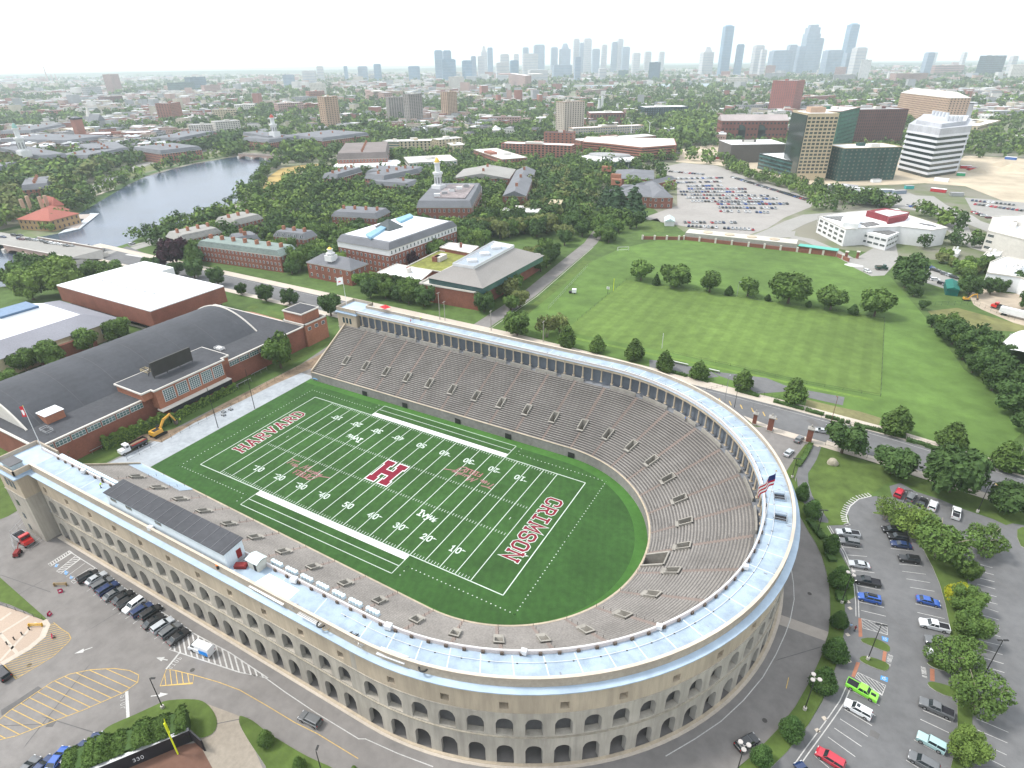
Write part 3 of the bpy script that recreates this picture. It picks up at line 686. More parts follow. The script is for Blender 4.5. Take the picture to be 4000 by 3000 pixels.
# people
def person(x, y, z, rz, label, top, bottom, hat=None, bend=0., sc=1.):
    """one skinned body: pelvis, chest, head, two arms and two legs; clothes coloured by height"""
    o = bpy.data.objects.get('person_proto_%d' % int(bend*10))
    m = MB(); J = {}
    def limb(pts, rr, n=7):
        for (a, b, ra_, rb_) in zip(pts[:-1], pts[1:], rr[:-1], rr[1:]): m.cyl(a, b, ra_, n, rb_)
    b = bend
    hip = (0,0,.92); ch = (b*.45,0,1.35-b*.2); nk = (b*.62,0,1.5-b*.3)
    m.mat(1); limb([(.02,.1,.05),(.03,.1,.48),(0,.09,.9)], [.055,.065,.09]); limb([(-.05,-.1,.05),(.05,-.1,.48),(0,-.09,.9)], [.055,.065,.09])
    m.box((.06,.1,.04),(.26,.1,.08)); m.box((0,-.1,.04),(.26,.1,.08))
    m.mat(0); limb([(0,0,.86),(b*.2,0,1.1), ch, nk], [.15,.15,.19,.08], 9)
    for s_ in (-1,1): m.mat(0); limb([(ch[0], s_*.2, ch[2]+.05),(ch[0]+.08, s_*.25, ch[2]-.22)], [.065,.05]); m.mat(2); limb([(ch[0]+.08, s_*.25, ch[2]-.22),(ch[0]+.25, s_*.2, ch[2]-.42)], [.045,.035]); m.box((ch[0]+.28, s_*.2, ch[2]-.46),(.1,.05,.1))
    m.mat(2); limb([nk, (nk[0]+.01,0, nk[2]+.1)], [.055,.055])
    hx, hz = nk[0]+.02, nk[2]+.2
    for i in range(4): a0, a1 = -pi/2+pi*i/4,-pi/2+pi*(i+1)/4; m.mat(2 if i < 2 else 3); m.cyl((hx, 0, hz+.12*sin(a0)),(hx, 0, hz+.12*sin(a1)), max(.02,.1*cos(a0)),8, max(.02,.1*cos(a1)))
    o = m.build('person', [top, bottom, M('skin', (.45,.26,.18)), hat or M('dark hair', (.03,.02,.015))]); o.location = (x, y, z); o.rotation_euler = (0,0, rz); o.scale = (sc, sc, sc)
    return tag(o, label, 'person')
hv = M('high-visibility yellow', (.62,.85,.05), rough=.6); navy = M('navy trousers', (.02,.025,.05)); whh = M('white hard hat', (.8,.8,.8))
person(*(-35.8,-59.1), RW, 1.0, 'worker in a yellow vest bending at the inner rail beside the press box', hv, navy, whh, .6)
person(*(-37.5,-57.6), RW, 2.2, 'worker in dark clothes standing at the rail left of the press box', navy, navy, whh)
person(*(-31.8,62.1), RW, 0, 'worker in a yellow vest on the far roof walk', hv, navy, whh, .3)
person(*(-33.9,58.4), RW, 1, 'worker in a red shirt on the far roof walk beside the tent', M('red shirt', (.6,.05,.05)), navy, whh, .5)
person(*(-83.5,-11.2),.03,0, 'worker in a lime vest on the dirt strip by the excavator', hv, navy, whh)
person(*(76.3,47.6),15.12,0, 'person in blue on the top walkway of the far stand', M('blue shirt', (.05,.15,.4)), navy)
person(*(126.3,4.0),.03,-1.2, 'person in a light blue shirt walking by the car park', M('light blue shirt', (.4,.55,.75)), M('khaki', (.3,.25,.18)))
person(*(127.2,3.8),.03,-1.2, 'person in dark red walking beside the one in light blue', M('maroon shirt', (.15,.02,.03)), navy)
for a in [(53.2,-59.3),(55.2,-58.9)]: pass
# dark heaps of tools and hose
for lb, (x, y), s_ in (('dark tangle of tools on the roof walk by the white boards', (46.5,-62.3),.9),('coiled grey cable heap on the roof walk', (48.8,-62.9),1.0),('grey heap of scaffold couplers on the roof walk near the pipes', (32.0,-62.6),.9),('dark equipment heap on the far roof walk beside the tent', (-36.6,62.4),1.6)):
    m = MB(); rr = random.Random(3)
    for i in range(14): a = rr.uniform(0,6.28); c = (rr.uniform(-s_, s_), rr.uniform(-s_*.5, s_*.5),.12+rr.uniform(0,.25)); m.cyl((c[0]-cos(a)*.5, c[1]-sin(a)*.5, c[2]),(c[0]+cos(a)*.5, c[1]+sin(a)*.5, c[2]+rr.uniform(-.1,.2)),.06,5)
    o = m.build('equipment_heap', steel if 'grey' in lb else black_metal); o.location = (x, y, RW); tag(o, lb, 'equipment')

# ---------------------------------------------------------------- ground and roads
far_ground = M('town ground', (.12,.15,.065), rough=1, var=.45, sc=.02, big=.004, col2=(.20,.19,.15), ramp=(.42,.6))
MB().poly([(-14000,-3000),(9000,-3000),(9000,14000),(-14000,14000)], -.05).build('ground', far_ground, None, 'structure')
lawn2 = M('campus grass', (.085,.14,.035), rough=1, var=.35, sc=.2, big=.03, bump=.3, bsc=2)
MB().poly([(-420,-150),(330,-150),(330,125),(260,330),(0,330),(-60,420),(-330,200),(-420,100)], -.02).build('campus_lawn', lawn2, None, 'structure')
o = MB().poly([(-160,-64),(-81,-62),(-72,-40),(-40,0),(-20,40),(40,70),(80,78),(92,80)]+[(98.4,82.5),(111.0,80.3),(110.8,77.0),(108.9,62.9),(109.1,53.8),(111.8,42.0)]+[(112.8,37.1),(114.8,33.1),(116.9,29.4),(118.7,25.1),(120.0,20.8),(121.0,16.5),(121.7,11.8),(122.2,6.8),(122.3,0.4),(121.6,-6.1),(120.3,-13.2),(118.3,-21.1),(116.0,-27.6),(113.3,-33.8),(110.8,-38.5)]+[(150,-135),(-160,-135)], .0).build('service_road', asphalt, None, 'structure')
MB().poly([(-82,-62),(-82,-40),(-81,42),(-89,90),(-60,90),(-60,40),(-60,-62)][::-1], .008).build('yard_asphalt', asphalt, None, 'structure')
rd = MB(); RC = [(-353,101),(-246,100),(-120,99.5),(-20,98.5),(60,93),(100,90.5),(134,87),(168,80.5),(215,70),(300,48)]
rd.strip(RC, 15.5,.015).build('main_road', asphalt_dk, None, 'structure')
def off(pts, d):
    out = []
    for i in range(len(pts)):
        a = Vector(pts[max(0, i-1)]); b = Vector(pts[min(len(pts)-1, i+1)]); t = (b-a).normalized(); out.append((pts[i][0]-t.y*d, pts[i][1]+t.x*d))
    return out
MB().strip(off(RC, 10.6),5.4,.10).build('far_pavement', walk, None, 'structure')
m = MB(); m.strip(off(RC, 7.85),.25,.12); m.strip(off(RC[:3], -7.85),.25,.12); m.build('kerb', kerb_m, None, 'structure')
MB().strip(off(RC[:4], -9.8),3.6,.10).build('near_pavement', walk, None, 'structure')
MB().strip(off(RC[5:], -9.6),3.4,.10).build('near_pavement', walk, None, 'structure')
m = MB(); m.strip(off(RC, 6.2),.14,.03); m.build('edge_line', white_p, None, 'structure')
for a, b in (((78.0,94.5),(79.1,92.1)),((81.7,94.2),(83.0,91.3)),((85.8,93.3),(87.0,90.6)),((89.7,92.8),(90.9,90.1)),((93.7,91.9),(94.9,89.2)),((97.7,88.7),(99.0,89.1)),((155.8,81.3),(157.2,79.0)),((139.5,83.1),(140.2,82.2)),((159.9,81.4),(160.9,79.7))):
    MB().strip([a, b], .38,.035).build('centre_dash', yellow_p, None, 'structure')
MB().strip([(-36,108),(-36.5,160),(-42,215),(-47,270),(-60,330)], 8.5,.01).build('side_road', asphalt, None, 'structure')
MB().strip([(-30.5,112),(-31.3,160),(-36.8,215),(-41.5,262)], .3,.1).build('kerb', kerb_m, None, 'structure')
MB().strip([(-24,114),(-26,160),(-33,232)], 6,-.005).build('grass_verge', grass, None, 'structure')
# gate apron and paths
MB().poly([(88.2,86.0),(98.3,83.0),(110.9,80.8),(114.8,80.2),(113.0,77.1),(109.5,78.4),(101.7,81.3),(96.5,81.5),(92.3,81.5)], .05).build('gate_pavement', walk, None, 'structure')
MB().strip([(114.8,81.2),(125.0,78.4),(138.2,75.9),(154.2,73.1),(165.6,71.2)], 3.0,.08).build('near_pavement', walk, None, 'structure')
MB().poly([(110.3,77.7),(113.9,77.6),(113.3,69.1),(111.8,60.7),(112.4,55.6),(114.1,49.7),(118.6,44.1),(119.7,39.5),(117.0,38.7),(112.2,45.4),(109.9,52.5),(108.5,59.9),(109.2,67.9)], .02).build('path', asphalt_dk, None, 'structure')
# large mown lawns across the road
lawn = M('mown sports grass', (.105,.180,.040), rough=1, var=.3, sc=.12, big=.025, bump=.2, bsc=3)
MB().poly([(-22,113),(40,109.5),(100,103),(160,94),(172,120),(169,140),(158,164),(149,210),(140,246),(131,282),(108,308),(78,321),(-6,305),(-24,268),(-30,232)], .0).build('playing_lawn', lawn, None, 'structure')
MB().poly([(1,124.5),(129.5,124.5),(129.5,209.5),(1,207.5)], .02).build('practice_field', M('striped practice grass', (.120,.190,.042), rough=1, var=.28, sc=.2, big=.02, stripes=(1,0,7.4,.055), bump=.2, bsc=3), None, 'structure')
MB().poly([(3,118.6),(128,118.6),(127,120.4),(3,120.6)], .025).build('bright_grass_band', M('bright uncut grass', (.13,.215,.035), var=.25), None, 'structure')
MB().poly([(70.8,115.4),(90.4,119.5),(97.9,116.3),(105.9,116.2),(118.2,116.9),(118.0,110.0),(106.0,110.3),(100.2,112.4),(89.4,104.5),(83.6,110.2),(73.9,112.6)], .03).build('gravel_pad', asphalt_dk, None, 'structure')
MB().poly([(45.2,114.0),(55.3,116.7),(63.7,115.3),(70.2,115.1),(74.1,111.9),(70.0,108.2),(60.3,108.5),(47.6,106.7)], .03).build('gravel_path', asphalt_dk, None, 'structure')
MB().poly([(106.2,108.7),(115.3,108.2),(123.6,108.2),(130.2,106.7),(129.4,99.2),(123.0,99.3),(111.2,101.5),(106.3,102.7)], .01).build('bare_grass', M('dry grass', (.20,.19,.085), var=.3, sc=.5), None, 'structure')
# car park
patch_m = M('asphalt patch', (.13,.125,.122), var=.2); patch_l = M('pale asphalt patch', (.25,.235,.225), var=.15); rp = random.Random(12)
for (xa_, xb_, ya_, yb_), n in (((-70,60,-125,-72),26),((118,175,-70,45),24),((60,112,-95,-70),8),((-120,160,88,100),14)):
    for i in range(n):
        x, y = rp.uniform(xa_, xb_), rp.uniform(ya_, yb_); a = rp.uniform(0,3); w_, h_ = rp.choice([(6,.12),(9,.1),(2.2,1.4),(3.5,.9),(.8,.8),(5,.08)])
        MB().poly([(x+u*w_*cos(a)-v*h_*sin(a), y+u*w_*sin(a)+v*h_*cos(a)) for u, v in ((-1,-.8),(.1,-1),(1,-.7),(.9,1),(-.2,.8),(-.9,.9))], .0185+.0001*i).build('asphalt_patch', patch_m, None, 'structure')
LOT = [(119.2,38.2),(121.0,33.3),(122.8,28.3),(124.8,24.0),(126.2,20.0),(127.0,14.8),(124.8,11.4),(125.4,5.5),(125.0,-3.8),(124.0,-10.4),(122.7,-17.6),(120.9,-23.8),(118.1,-31.2),(115.8,-36.0)]+[(165,-95),(210,-95)]+[(164.1,-10.2),(177.1,60.2),(171.1,63.8),(164.6,63.1)]+[(159.4,61.8),(150.8,63.2),(145.6,65.1),(139.9,65.8),(136.0,68.4),(133.2,65.1),(134.0,59.7),(129.6,57.9),(125.7,54.3),(123.0,49.7),(122.8,45.6)]+[(123.6,45.2),(124.1,41.1)]
MB().poly(LOT, .012).build('car_park', asphalt_dk, None, 'structure')
IZ = [0.]
def island(pts, name='grass_island', m_=grass):
    IZ[0] += .006; h = .12+IZ[0]; mb = MB(); mb.mat(1).prism(pts, 0, h, top=False).mat(0); mb.prism(pts, h, h+.005, side=False); return mb.build(name, [m_, kerb_m], None, 'structure')
def smooth(pts, n=3):
    out = []
    N = len(pts)
    for i in range(N):
        p0, p1, p2, p3 = (Vector(pts[(i+k-1) % N]) for k in range(4))
        for j in range(n):
            t = j/n; q = .5*((2*p1)+(p2-p0)*t+(2*p0-5*p1+4*p2-p3)*t*t+(3*p1-p0-3*p2+p3)*t**3); out.append((q.x, q.y))
    return out
island([(109.2,76.6),(110.7,78.0),(108.9,62.9),(108.7,55.4),(110.2,50.1),(112.3,44.6),(114.4,40.3)]+[(114.5,43.4),(116.7,37.8),(119.0,31.9),(121.3,26.5),(123.6,20.3),(124.7,11.3),(125.3,5.4),(124.9,-1.6),(124.0,-10.4),(122.5,-17.6),(120.9,-23.8),(118.1,-31.2),(115.8,-36.0),(110.9,-38.8),(113.3,-33.8),(116.0,-27.6),(118.3,-21.1),(120.3,-13.2),(121.6,-6.1),(122.3,0.4),(122.2,6.8),(121.7,11.8),(121.0,16.5),(120.0,20.8),(118.7,25.1),(116.9,29.4),(114.8,33.1),(112.8,37.1)]+[(110.4,41.2),(108.8,46.8),(107.1,52.7),(106.0,58.5),(107.1,65.8)], 'verge')
o = MB().poly([(114.0,76.6),(120.5,77.0),(133.9,74.5),(146.3,73.1),(157.9,72.7),(165.5,70.4)]+[(175.6,70.5),(164.9,65.4),(160.4,60.8),(155.2,63.2)]+[(150.9,64.4),(145.6,66.0),(140.1,67.2),(136.0,69.3),(132.7,66.6),(128.8,58.5),(125.2,54.9),(122.6,50.2),(121.7,45.8)]+[(123.8,41.0),(119.2,38.5)]+[(119.0,40.6),(114.4,49.0),(112.6,55.7),(112.1,60.8),(113.4,70.2)], .03).build('gate_lawn', grass, None, 'structure')
island(smooth([(129.6,49.3),(133.3,49.8),(137.9,47.8),(141.3,38.7),(144.0,28.6),(145.3,16.4),(145.3,9.7),(147.1,6.2),(145.5,-5.3),(145.0,-14.3),(143.6,-20.3),(146.1,-18.9),(147.0,-13.2),(148.2,-3.9),(149.1,7.3),(149.9,22.0),(149.8,32.9),(149.8,43.4),(151.5,46.9),(155.4,45.1),(155.2,47.0),(153.3,48.6),(150.6,49.1),(145.4,51.9),(141.7,53.6),(138.0,56.1),(132.5,51.6),(129.8,50.1)], 2), 'planted_island')
for pl in ([(128.7,2.3),(131.1,3.8),(133.6,3.2),(134.0,2.3),(133.6,1.2),(131.2,1.2),(128.9,1.4)], [(128.6,-3.1),(129.8,-2.0),(133.3,-1.8),(133.9,-2.8),(133.1,-4.2),(130.5,-4.3),(128.8,-3.9)], [(140.9,2.6),(143.3,4.1),(146.1,3.9),(145.4,2.2),(142.6,1.5),(141.0,1.8)], [(140.8,-2.8),(143.0,-2.0),(147.9,-1.7),(147.2,-3.6),(143.4,-4.6),(141.0,-3.9)], [(147.0,-2.2),(150.0,-1.3),(153.1,-1.6),(153.2,-3.0),(152.3,-4.2),(149.5,-4.3),(146.8,-5.0)], [(162.7,59.9),(165.4,62.1),(166.8,57.3),(166.1,52.3),(162.6,53.0)]):
    island(smooth(pl, 2))
for pl in ([(127.8,8.1),(128.4,8.3),(128.8,3.0),(128.1,2.6)], [(128.0,-4.5),(128.7,-4.4),(127.9,-8.7),(127.3,-8.7)], [(132.8,1.5),(133.5,1.6),(133.2,-2.1),(132.6,-2.1)], [(141.2,1.0),(142.0,1.2),(141.9,-2.0),(141.1,-2.2)]): MB().poly(pl, .03).build('brick_paving', brick2, None, 'structure')
def line(a, b, w=.13, z=.03, m_=None, n='bay_line'): return MB().strip([a, b], w, z).build(n, m_ or white_p, None, 'structure')
# stalls: left row, right row and far right row
for a, b in (((123.0,31.1),(127.6,32.7)),((124.0,28.4),(128.7,30.3)),((125.5,23.5),(130.5,25.0)),((126.9,18.5),(131.9,19.6)),((127.6,13.3),(132.7,14.2)),((128.2,10.8),(133.1,11.6)),((127.5,-12.2),(132.4,-13.1)),((126.6,-17.2),(131.3,-18.3)),((126.0,-19.7),(130.7,-21.0)),((125.2,-22.2),(129.8,-23.6)),((124.3,-24.6),(128.9,-26.2)),((122.5,-29.5),(125.0,-30.6)),((130.9,-15.5),(131.8,-15.8)),
             ((133.8,36.3),(138.7,38.0)),((135.7,31.2),(140.5,33.0)),((136.3,28.8),(141.3,30.4)),((137.2,26.5),(142.1,27.8)),((137.9,23.9),(142.9,25.2)),((138.9,18.8),(143.9,19.8)),((139.3,16.2),(144.5,17.1)),((139.7,-10.2),(144.2,-10.4)),((139.2,-12.5),(143.9,-13.0)),((138.1,-17.6),(142.9,-18.4)),((136.8,-22.5),(138.7,-23.0)),
             ((151.3,40.4),(155.5,40.6)),((150.8,37.6),(155.5,38.0)),((150.9,35.0),(155.4,35.4)),((151.8,32.6),(155.3,32.8)),((151.9,29.9),(155.3,30.1)),((151.9,27.2),(155.2,27.6)),((151.5,25.0),(155.1,25.0)),((151.8,22.3),(155.0,22.4)),((151.4,19.6),(154.8,19.7)),((151.7,17.0),(154.7,17.2)),((150.5,13.9),(154.6,14.6)),((149.8,11.6),(154.5,12.0)),((149.4,9.1),(154.4,9.5)),((149.3,6.7),(154.3,7.1)),((148.4,-7.3),(153.3,-7.6)),((148.1,-9.8),(152.9,-10.1)),((147.8,-12.4),(152.5,-12.8)),((148.2,-15.0),(152.0,-15.5))):
    line(a, b)
m = MB(); e = [(119.5,38.1),(121.7,33.7),(123.9,29.2),(125.7,23.9),(127.0,18.1),(127.6,12.9),(127.9,8.4)]; m.strip(e, .16,.03); m.strip(off(e, -.6),.16,.03)
e = [(127.3,-11.8),(126.4,-15.9),(125.0,-20.0),(123.2,-25.0),(121.5,-29.6),(120.2,-33.3)]; m.strip(e, .18,.03); m.strip(off(e, -.75),.18,.03); m.build('double_line', white_p, None, 'structure')
def hatch(poly, a, b, n, w=.12, m_=None, name='hatching', bw=None):
    """outlined area filled with n slanted bars running parallel to a-b"""
    mb = MB(); mb.strip(poly, bw or w, .032, True); V2 = [Vector(p) for p in poly]; d = (Vector(b)-Vector(a)).normalized(); nn = Vector((-d.y, d.x))
    lo = min(v.dot(nn) for v in V2); hi = max(v.dot(nn) for v in V2)
    for i in range(1, n+1):
        c = lo+(hi-lo)*i/(n+1); xs = []
        for j in range(len(V2)):
            p, q = V2[j], V2[(j+1) % len(V2)]; u, v = p.dot(nn)-c, q.dot(nn)-c
            if u*v < 0: t = u/(u-v); xs.append((p+(q-p)*t).dot(d))
        xs.sort()
        for j in range(0, len(xs)-1,2): mb.strip([tuple(d*xs[j]+nn*c), tuple(d*xs[j+1]+nn*c)], w, .036)
    return mb.build(name, m_ or white_p, None, 'structure')
hatch([(128.4,8.3),(133.4,9.1),(133.5,6.2),(128.8,5.6)], (129.4,8.4),(133.4,6.4),6)
hatch([(128.4,-7.1),(133.4,-7.7),(132.8,-10.4),(128.0,-8.6)], (128.8,-7.1),(131.8,-10.2),7)
hatch([(-0.5,-71.8),(-1.2,-66.6),(1.9,-66.5),(11.7,-66.0),(23.9,-66.3),(17.4,-68.2),(2.3,-71.2)], (-0.5,-68.5),(3.9,-70.8),16,.3, bw=.22)
hatch([(-50.9,-70.8),(-51.2,-65.5),(-49.9,-65.6),(-49.5,-70.9)], (-51.6,-69.2),(-49.0,-69.7),9,.2)
hatch([(-46.4,-71.1),(-47.8,-65.8),(-45.6,-65.8),(-44.6,-71.0)], (-47.7,-69.6),(-45.8,-67.9),7,.22)
hatch([(-39.6,-71.2),(-40.1,-69.8),(-40.0,-66.4),(-38.7,-66.3),(-38.4,-71.3)], (-39.7,-70.8),(-38.6,-70.2),4,.2)
line((-51.2,-65.7),(-38.9,-65.8),.2); line((-42.3,-71.0),(-43.0,-66.1),.14)
for a, b in (((-33.0,-71.2),(-33.0,-70.0)),((-30.2,-71.2),(-30.2,-70.1)),((-27.4,-71.2),(-27.5,-70.1)),((-24.9,-71.2),(-25.0,-70.3)),((-22.0,-71.4),(-22.1,-70.4)),((-19.5,-71.5),(-19.5,-70.5)),((-16.9,-71.5),(-16.8,-70.4)),((-14.0,-71.5),(-14.0,-70.0)),((-11.5,-71.4),(-11.4,-70.5)),((-8.8,-71.5),(-8.7,-70.5)),((-5.9,-71.7),(-5.8,-70.6)),((-3.3,-71.5),(-3.1,-70.4))): line(a, b, .13)
line((-39.3,-66.0),(-0.5,-66.4),.18)
hatch([(-30.2,-80.0),(-26.8,-80.1),(-24.0,-80.0),(-22.2,-80.5),(-21.7,-81.4),(-20.8,-84.8),(-21.1,-87.2),(-21.8,-91.5),(-27.8,-91.0),(-27.1,-86.5),(-28.9,-82.7),(-30.3,-81.0)], (-23.8,-90.5),(-21.1,-87.2),20,.13, yellow_p, 'yellow_hatching')
hatch([(-11.3,-100.6),(-8.4,-97.7),(-5.4,-92.9),(-2.5,-88.5),(0.7,-82.6),(1.0,-79.8),(-0.4,-78.7),(-3.1,-79.0),(-6.5,-80.3),(-10.4,-82.8),(-13.2,-85.5),(-14.5,-88.3),(-14.7,-90.9),(-15.1,-95.7),(-14.5,-99.2)], (-14.3,-89.0),(-2.4,-87.3),13,.14, yellow_p, 'yellow_hatching')
hatch([(3.4,-75.1),(5.2,-74.4),(9.6,-73.2),(11.1,-74.5),(5.8,-78.1)], (4.7,-74.8),(7.9,-76.6),5,.14, yellow_p, 'yellow_hatching')
m = MB(); m.strip([(9.6,-73.2),(15.5,-71.8),(20.8,-70.9),(27.9,-70.6),(35.7,-70.4),(41.1,-69.9),(50.9,-69.7)], .13,.03); m.strip([(116.2,-17.9),(116.3,-15.1)], .13,.03); m.build('centre_line', yellow_p, None, 'structure')
m = MB(); m.strip([(23.2,-66.5),(29.1,-66.8),(37.8,-67.0),(48.5,-66.9)]+[(49.6,-66.3),(56.6,-65.5),(63.6,-64.3)], .17,.03); m.strip([(99.2,-42.5),(103.0,-36.8),(106.4,-31.1),(109.3,-24.6),(111.7,-17.6),(113.2,-10.7),(114.2,-4.1),(114.6,0.3),(114.6,6.9),(113.8,12.1),(112.7,16.8)], .17,.03); m.build('lane_line', white_p, None, 'structure')
MB().poly([(111.8,0.8),(122.5,0.9),(121.9,-2.0),(111.8,-2.2)], .015).build('concrete_crossing', M('pale concrete slab', (.36,.32,.28), var=.12), None, 'structure')
line((1.0,-82.1),(6.7,-85.3),.55,.03, n='stop_line'); line((2.1,-71.1),(3.3,-75.1),.35,.03, n='stop_line')
def arrow(tail, tip, w=.22):
    m = MB(); a, b = Vector(tail), Vector(tip); d = (b-a).normalized(); n = Vector((-d.y, d.x)); h = b-d*1.7
    m.strip([tuple(a), tuple(h)], w, .03); m.poly([tuple(h+n*.55), tuple(h-n*.55), tuple(b)][::-1], .031); m.build('road_arrow', white_p, None, 'structure')
arrow((-15.7,-79.5),(-17.5,-82.3)); arrow((1.6,-73.6),(-1.1,-74.4)); arrow((6.3,-80.4),(8.9,-78.4))
def text_on(txt, p, q, h, m_=white_p):
    """painted road lettering between two ground points"""
    p, q = Vector(p), Vector(q); d = (q-p); L_ = d.length; d.normalize(); up = (-d.y, d.x); mb = MB(); n = len(txt)
    for i, c in enumerate(txt):
        if c in GL: letter(mb, c, tuple(p+d*L_*i/n), tuple(d), up, L_/n*.17, h/6,.09,.032,0,.3)
    mb.build('road_lettering', m_, None, 'structure')
text_on('STOP', (0.9,-83.3),(4.2,-85.2),1.1); text_on('STOP', (3.1,-74.8),(2.7,-71.7),-1.1)
text_on('NO PARKING', (134.1,-2.4),(134.6,0.8),.8)
text_on('NO PARKING', (140.6,-1.9),(140.4,0.8),.8)
text_on('NO PARKING', (153.8,-1.5),(153.8,1.2),.8)
blue_p = M('blue accessible paint', (.08,.30,.62), var=.15)
for pl in ([(132.4,5.2),(133.7,5.3),(133.6,4.1),(132.6,4.0)], [(132.5,-5.6),(133.8,-5.5),(133.7,-6.7),(132.4,-6.7)], [(-49.2,-69.8),(-48.5,-69.5),(-47.8,-70.3),(-48.5,-70.6)], [(-44.8,-69.9),(-43.4,-69.8),(-42.9,-70.6),(-43.9,-70.7)], [(-41.8,-70.2),(-40.5,-70.2),(-40.4,-70.8),(-41.2,-70.8)]):
    MB().poly(pl, .03).build('accessible_mark', blue_p, None, 'structure')
    c = Vector((sum(p[0] for p in pl)/4, sum(p[1] for p in pl)/4)); m = MB(); m.strip([tuple(c+Vector((.35*cos(a),.35*sin(a)))) for a in (0,1.2,2.4,3.6,4.8)], .12,.036, True); m.strip([tuple(c), tuple(c+Vector((.2,.6)))], .12,.037); m.build('wheelchair_symbol', white_p, None, 'structure')
m = MB(); hk = [(128.8,57.5),(125.7,54.3),(123.8,49.7),(123.1,45.0),(123.8,41.7)]
hk = hk+[(124.3,41.2)]; m.strip(hk, .25,.03)
for i in range(22):
    t = i/22*(len(hk)-1); k = int(t); p = lerp(hk[k], hk[min(k+1, len(hk)-1)], t-k); q = off([hk[k], hk[min(k+1, len(hk)-1)]], .0); d = (Vector(hk[min(k+1, len(hk)-1)])-Vector(hk[k])).normalized(); nn = Vector((-d.y, d.x)); m.strip([p, tuple(Vector(p)-nn*1.5)], .3,.035)
m.build('hatching', white_p, None, 'structure')
# bottom left: lawns, plaza and planting beds
def kerbed(pts, name, m_=grass): return island(smooth(pts, 3), name, m_)
MB().poly([(-83.4,-78.5),(-81.6,-70.2),(-81.2,-68.1),(-80.7,-66.3),(-81.0,-63.7),(-90.9,-60.0),(-122.3,-48.9),(-129.6,-56.0)], .03).build('grass_corner', grass, None, 'structure')
MB().poly([(-69.7,-80.4),(-61.4,-79.0),(-56.4,-79.0),(-32.7,-80.2),(-32.5,-80.8),(-39.7,-81.5),(-44.9,-82.2),(-53.1,-83.9),(-58.9,-84.8)][::-1], .03).build('grass_wedge', grass, None, 'structure')
plz = MB(); plz.poly([(-59.4,-86.2),(-46.6,-83.4),(-39.2,-81.8),(-33.0,-80.8),(-32.2,-80.1),(-30.1,-81.2),(-28.3,-83.3),(-27.6,-86.3),(-28.5,-91.1),(-30.3,-97.9)][::-1], .035).build('plaza', M('pinkish paving', (.42,.33,.26), var=.12, sc=3), None, 'structure')
MB().strip([(-32.8,-80.9),(-30.6,-81.2),(-28.2,-83.3),(-27.6,-86.3),(-28.0,-88.6),(-28.4,-91.2)], 1.3,.05).build('plaza_border', walk, None, 'structure')
for a, b in (((-41.6,-85.6),(-41.9,-83.2)),((-37.6,-89.0),(-37.2,-81.7)),((-37.5,-87.4),(-27.4,-88.3)),((-29.5,-91.0),(-33.9,-81.9))): line(a, b, .6,.045, walk, 'paving_band')
kerbed([(6.3,-90.0),(5.2,-89.1),(5.5,-87.5),(7.4,-84.2),(9.0,-81.2),(10.3,-79.3),(14.6,-76.7),(17.3,-76.1),(20.4,-76.6),(22.9,-77.8),(23.8,-79.5),(22.2,-81.5),(16.9,-85.1),(14.5,-89.8),(13.2,-93.7)], 'hedge_lawn')
MB().poly([(17.3,-76.1),(21.5,-75.3),(25.4,-74.6),(27.5,-75.7),(32.2,-77.3),(38.5,-79.8),(29.9,-84.5),(21.6,-81.8),(23.8,-79.5),(22.9,-77.8)], .02).build('worn_path', M('worn gravel', (.31,.27,.22), var=.2, sc=1), None, 'structure')
kerbed([(25.7,-75.0),(25.7,-74.5),(28.4,-74.1),(32.6,-74.3),(37.2,-74.2),(42.7,-73.9),(49.1,-73.2),(50.7,-74.8),(41.3,-80.1),(37.4,-78.8),(31.2,-77.2),(27.1,-75.9)], 'tree_lawn')
MB().poly([(22.9,-81.8),(29.2,-83.6),(32.6,-84.9),(13.9,-95.2),(12.1,-93.1),(14.0,-90.1),(18.0,-85.8)], .03).build('warning_track', M('red brown clay', (.16,.085,.06), var=.2), None, 'structure')
for p in ((34.1,-75.6),(123.9,3.6),(123.8,-5.8),(122.3,-14.6),(114.0,-35.4)): MB().poly([(p[0]+1.3*cos(a*pi/5), p[1]+1.3*sin(a*pi/5)) for a in range(10)], .15).build('mulch_ring', mulch, None, 'structure')
for p in ((125.5,12.1),(126.0,10.3),(126.0,2.1),(126.7,-5.0),(123.4,-21.0),(122.5,-24.2)): MB().poly([(p[0]+.55*cos(a*pi/2), p[1]+.55*sin(a*pi/2)) for a in range(4)], .03).build('paving_plate', walk, None, 'structure')
for p in ((-22.9,-88.5),(8.3,-72.6),(117.5,10.5),(113.6,-26.9)): MB().poly([(p[0]+.5*cos(a*pi/4), p[1]+.5*sin(a*pi/4)) for a in range(8)], .03).build('manhole_cover', M('manhole iron', (.08,.075,.07)), None, 'structure')
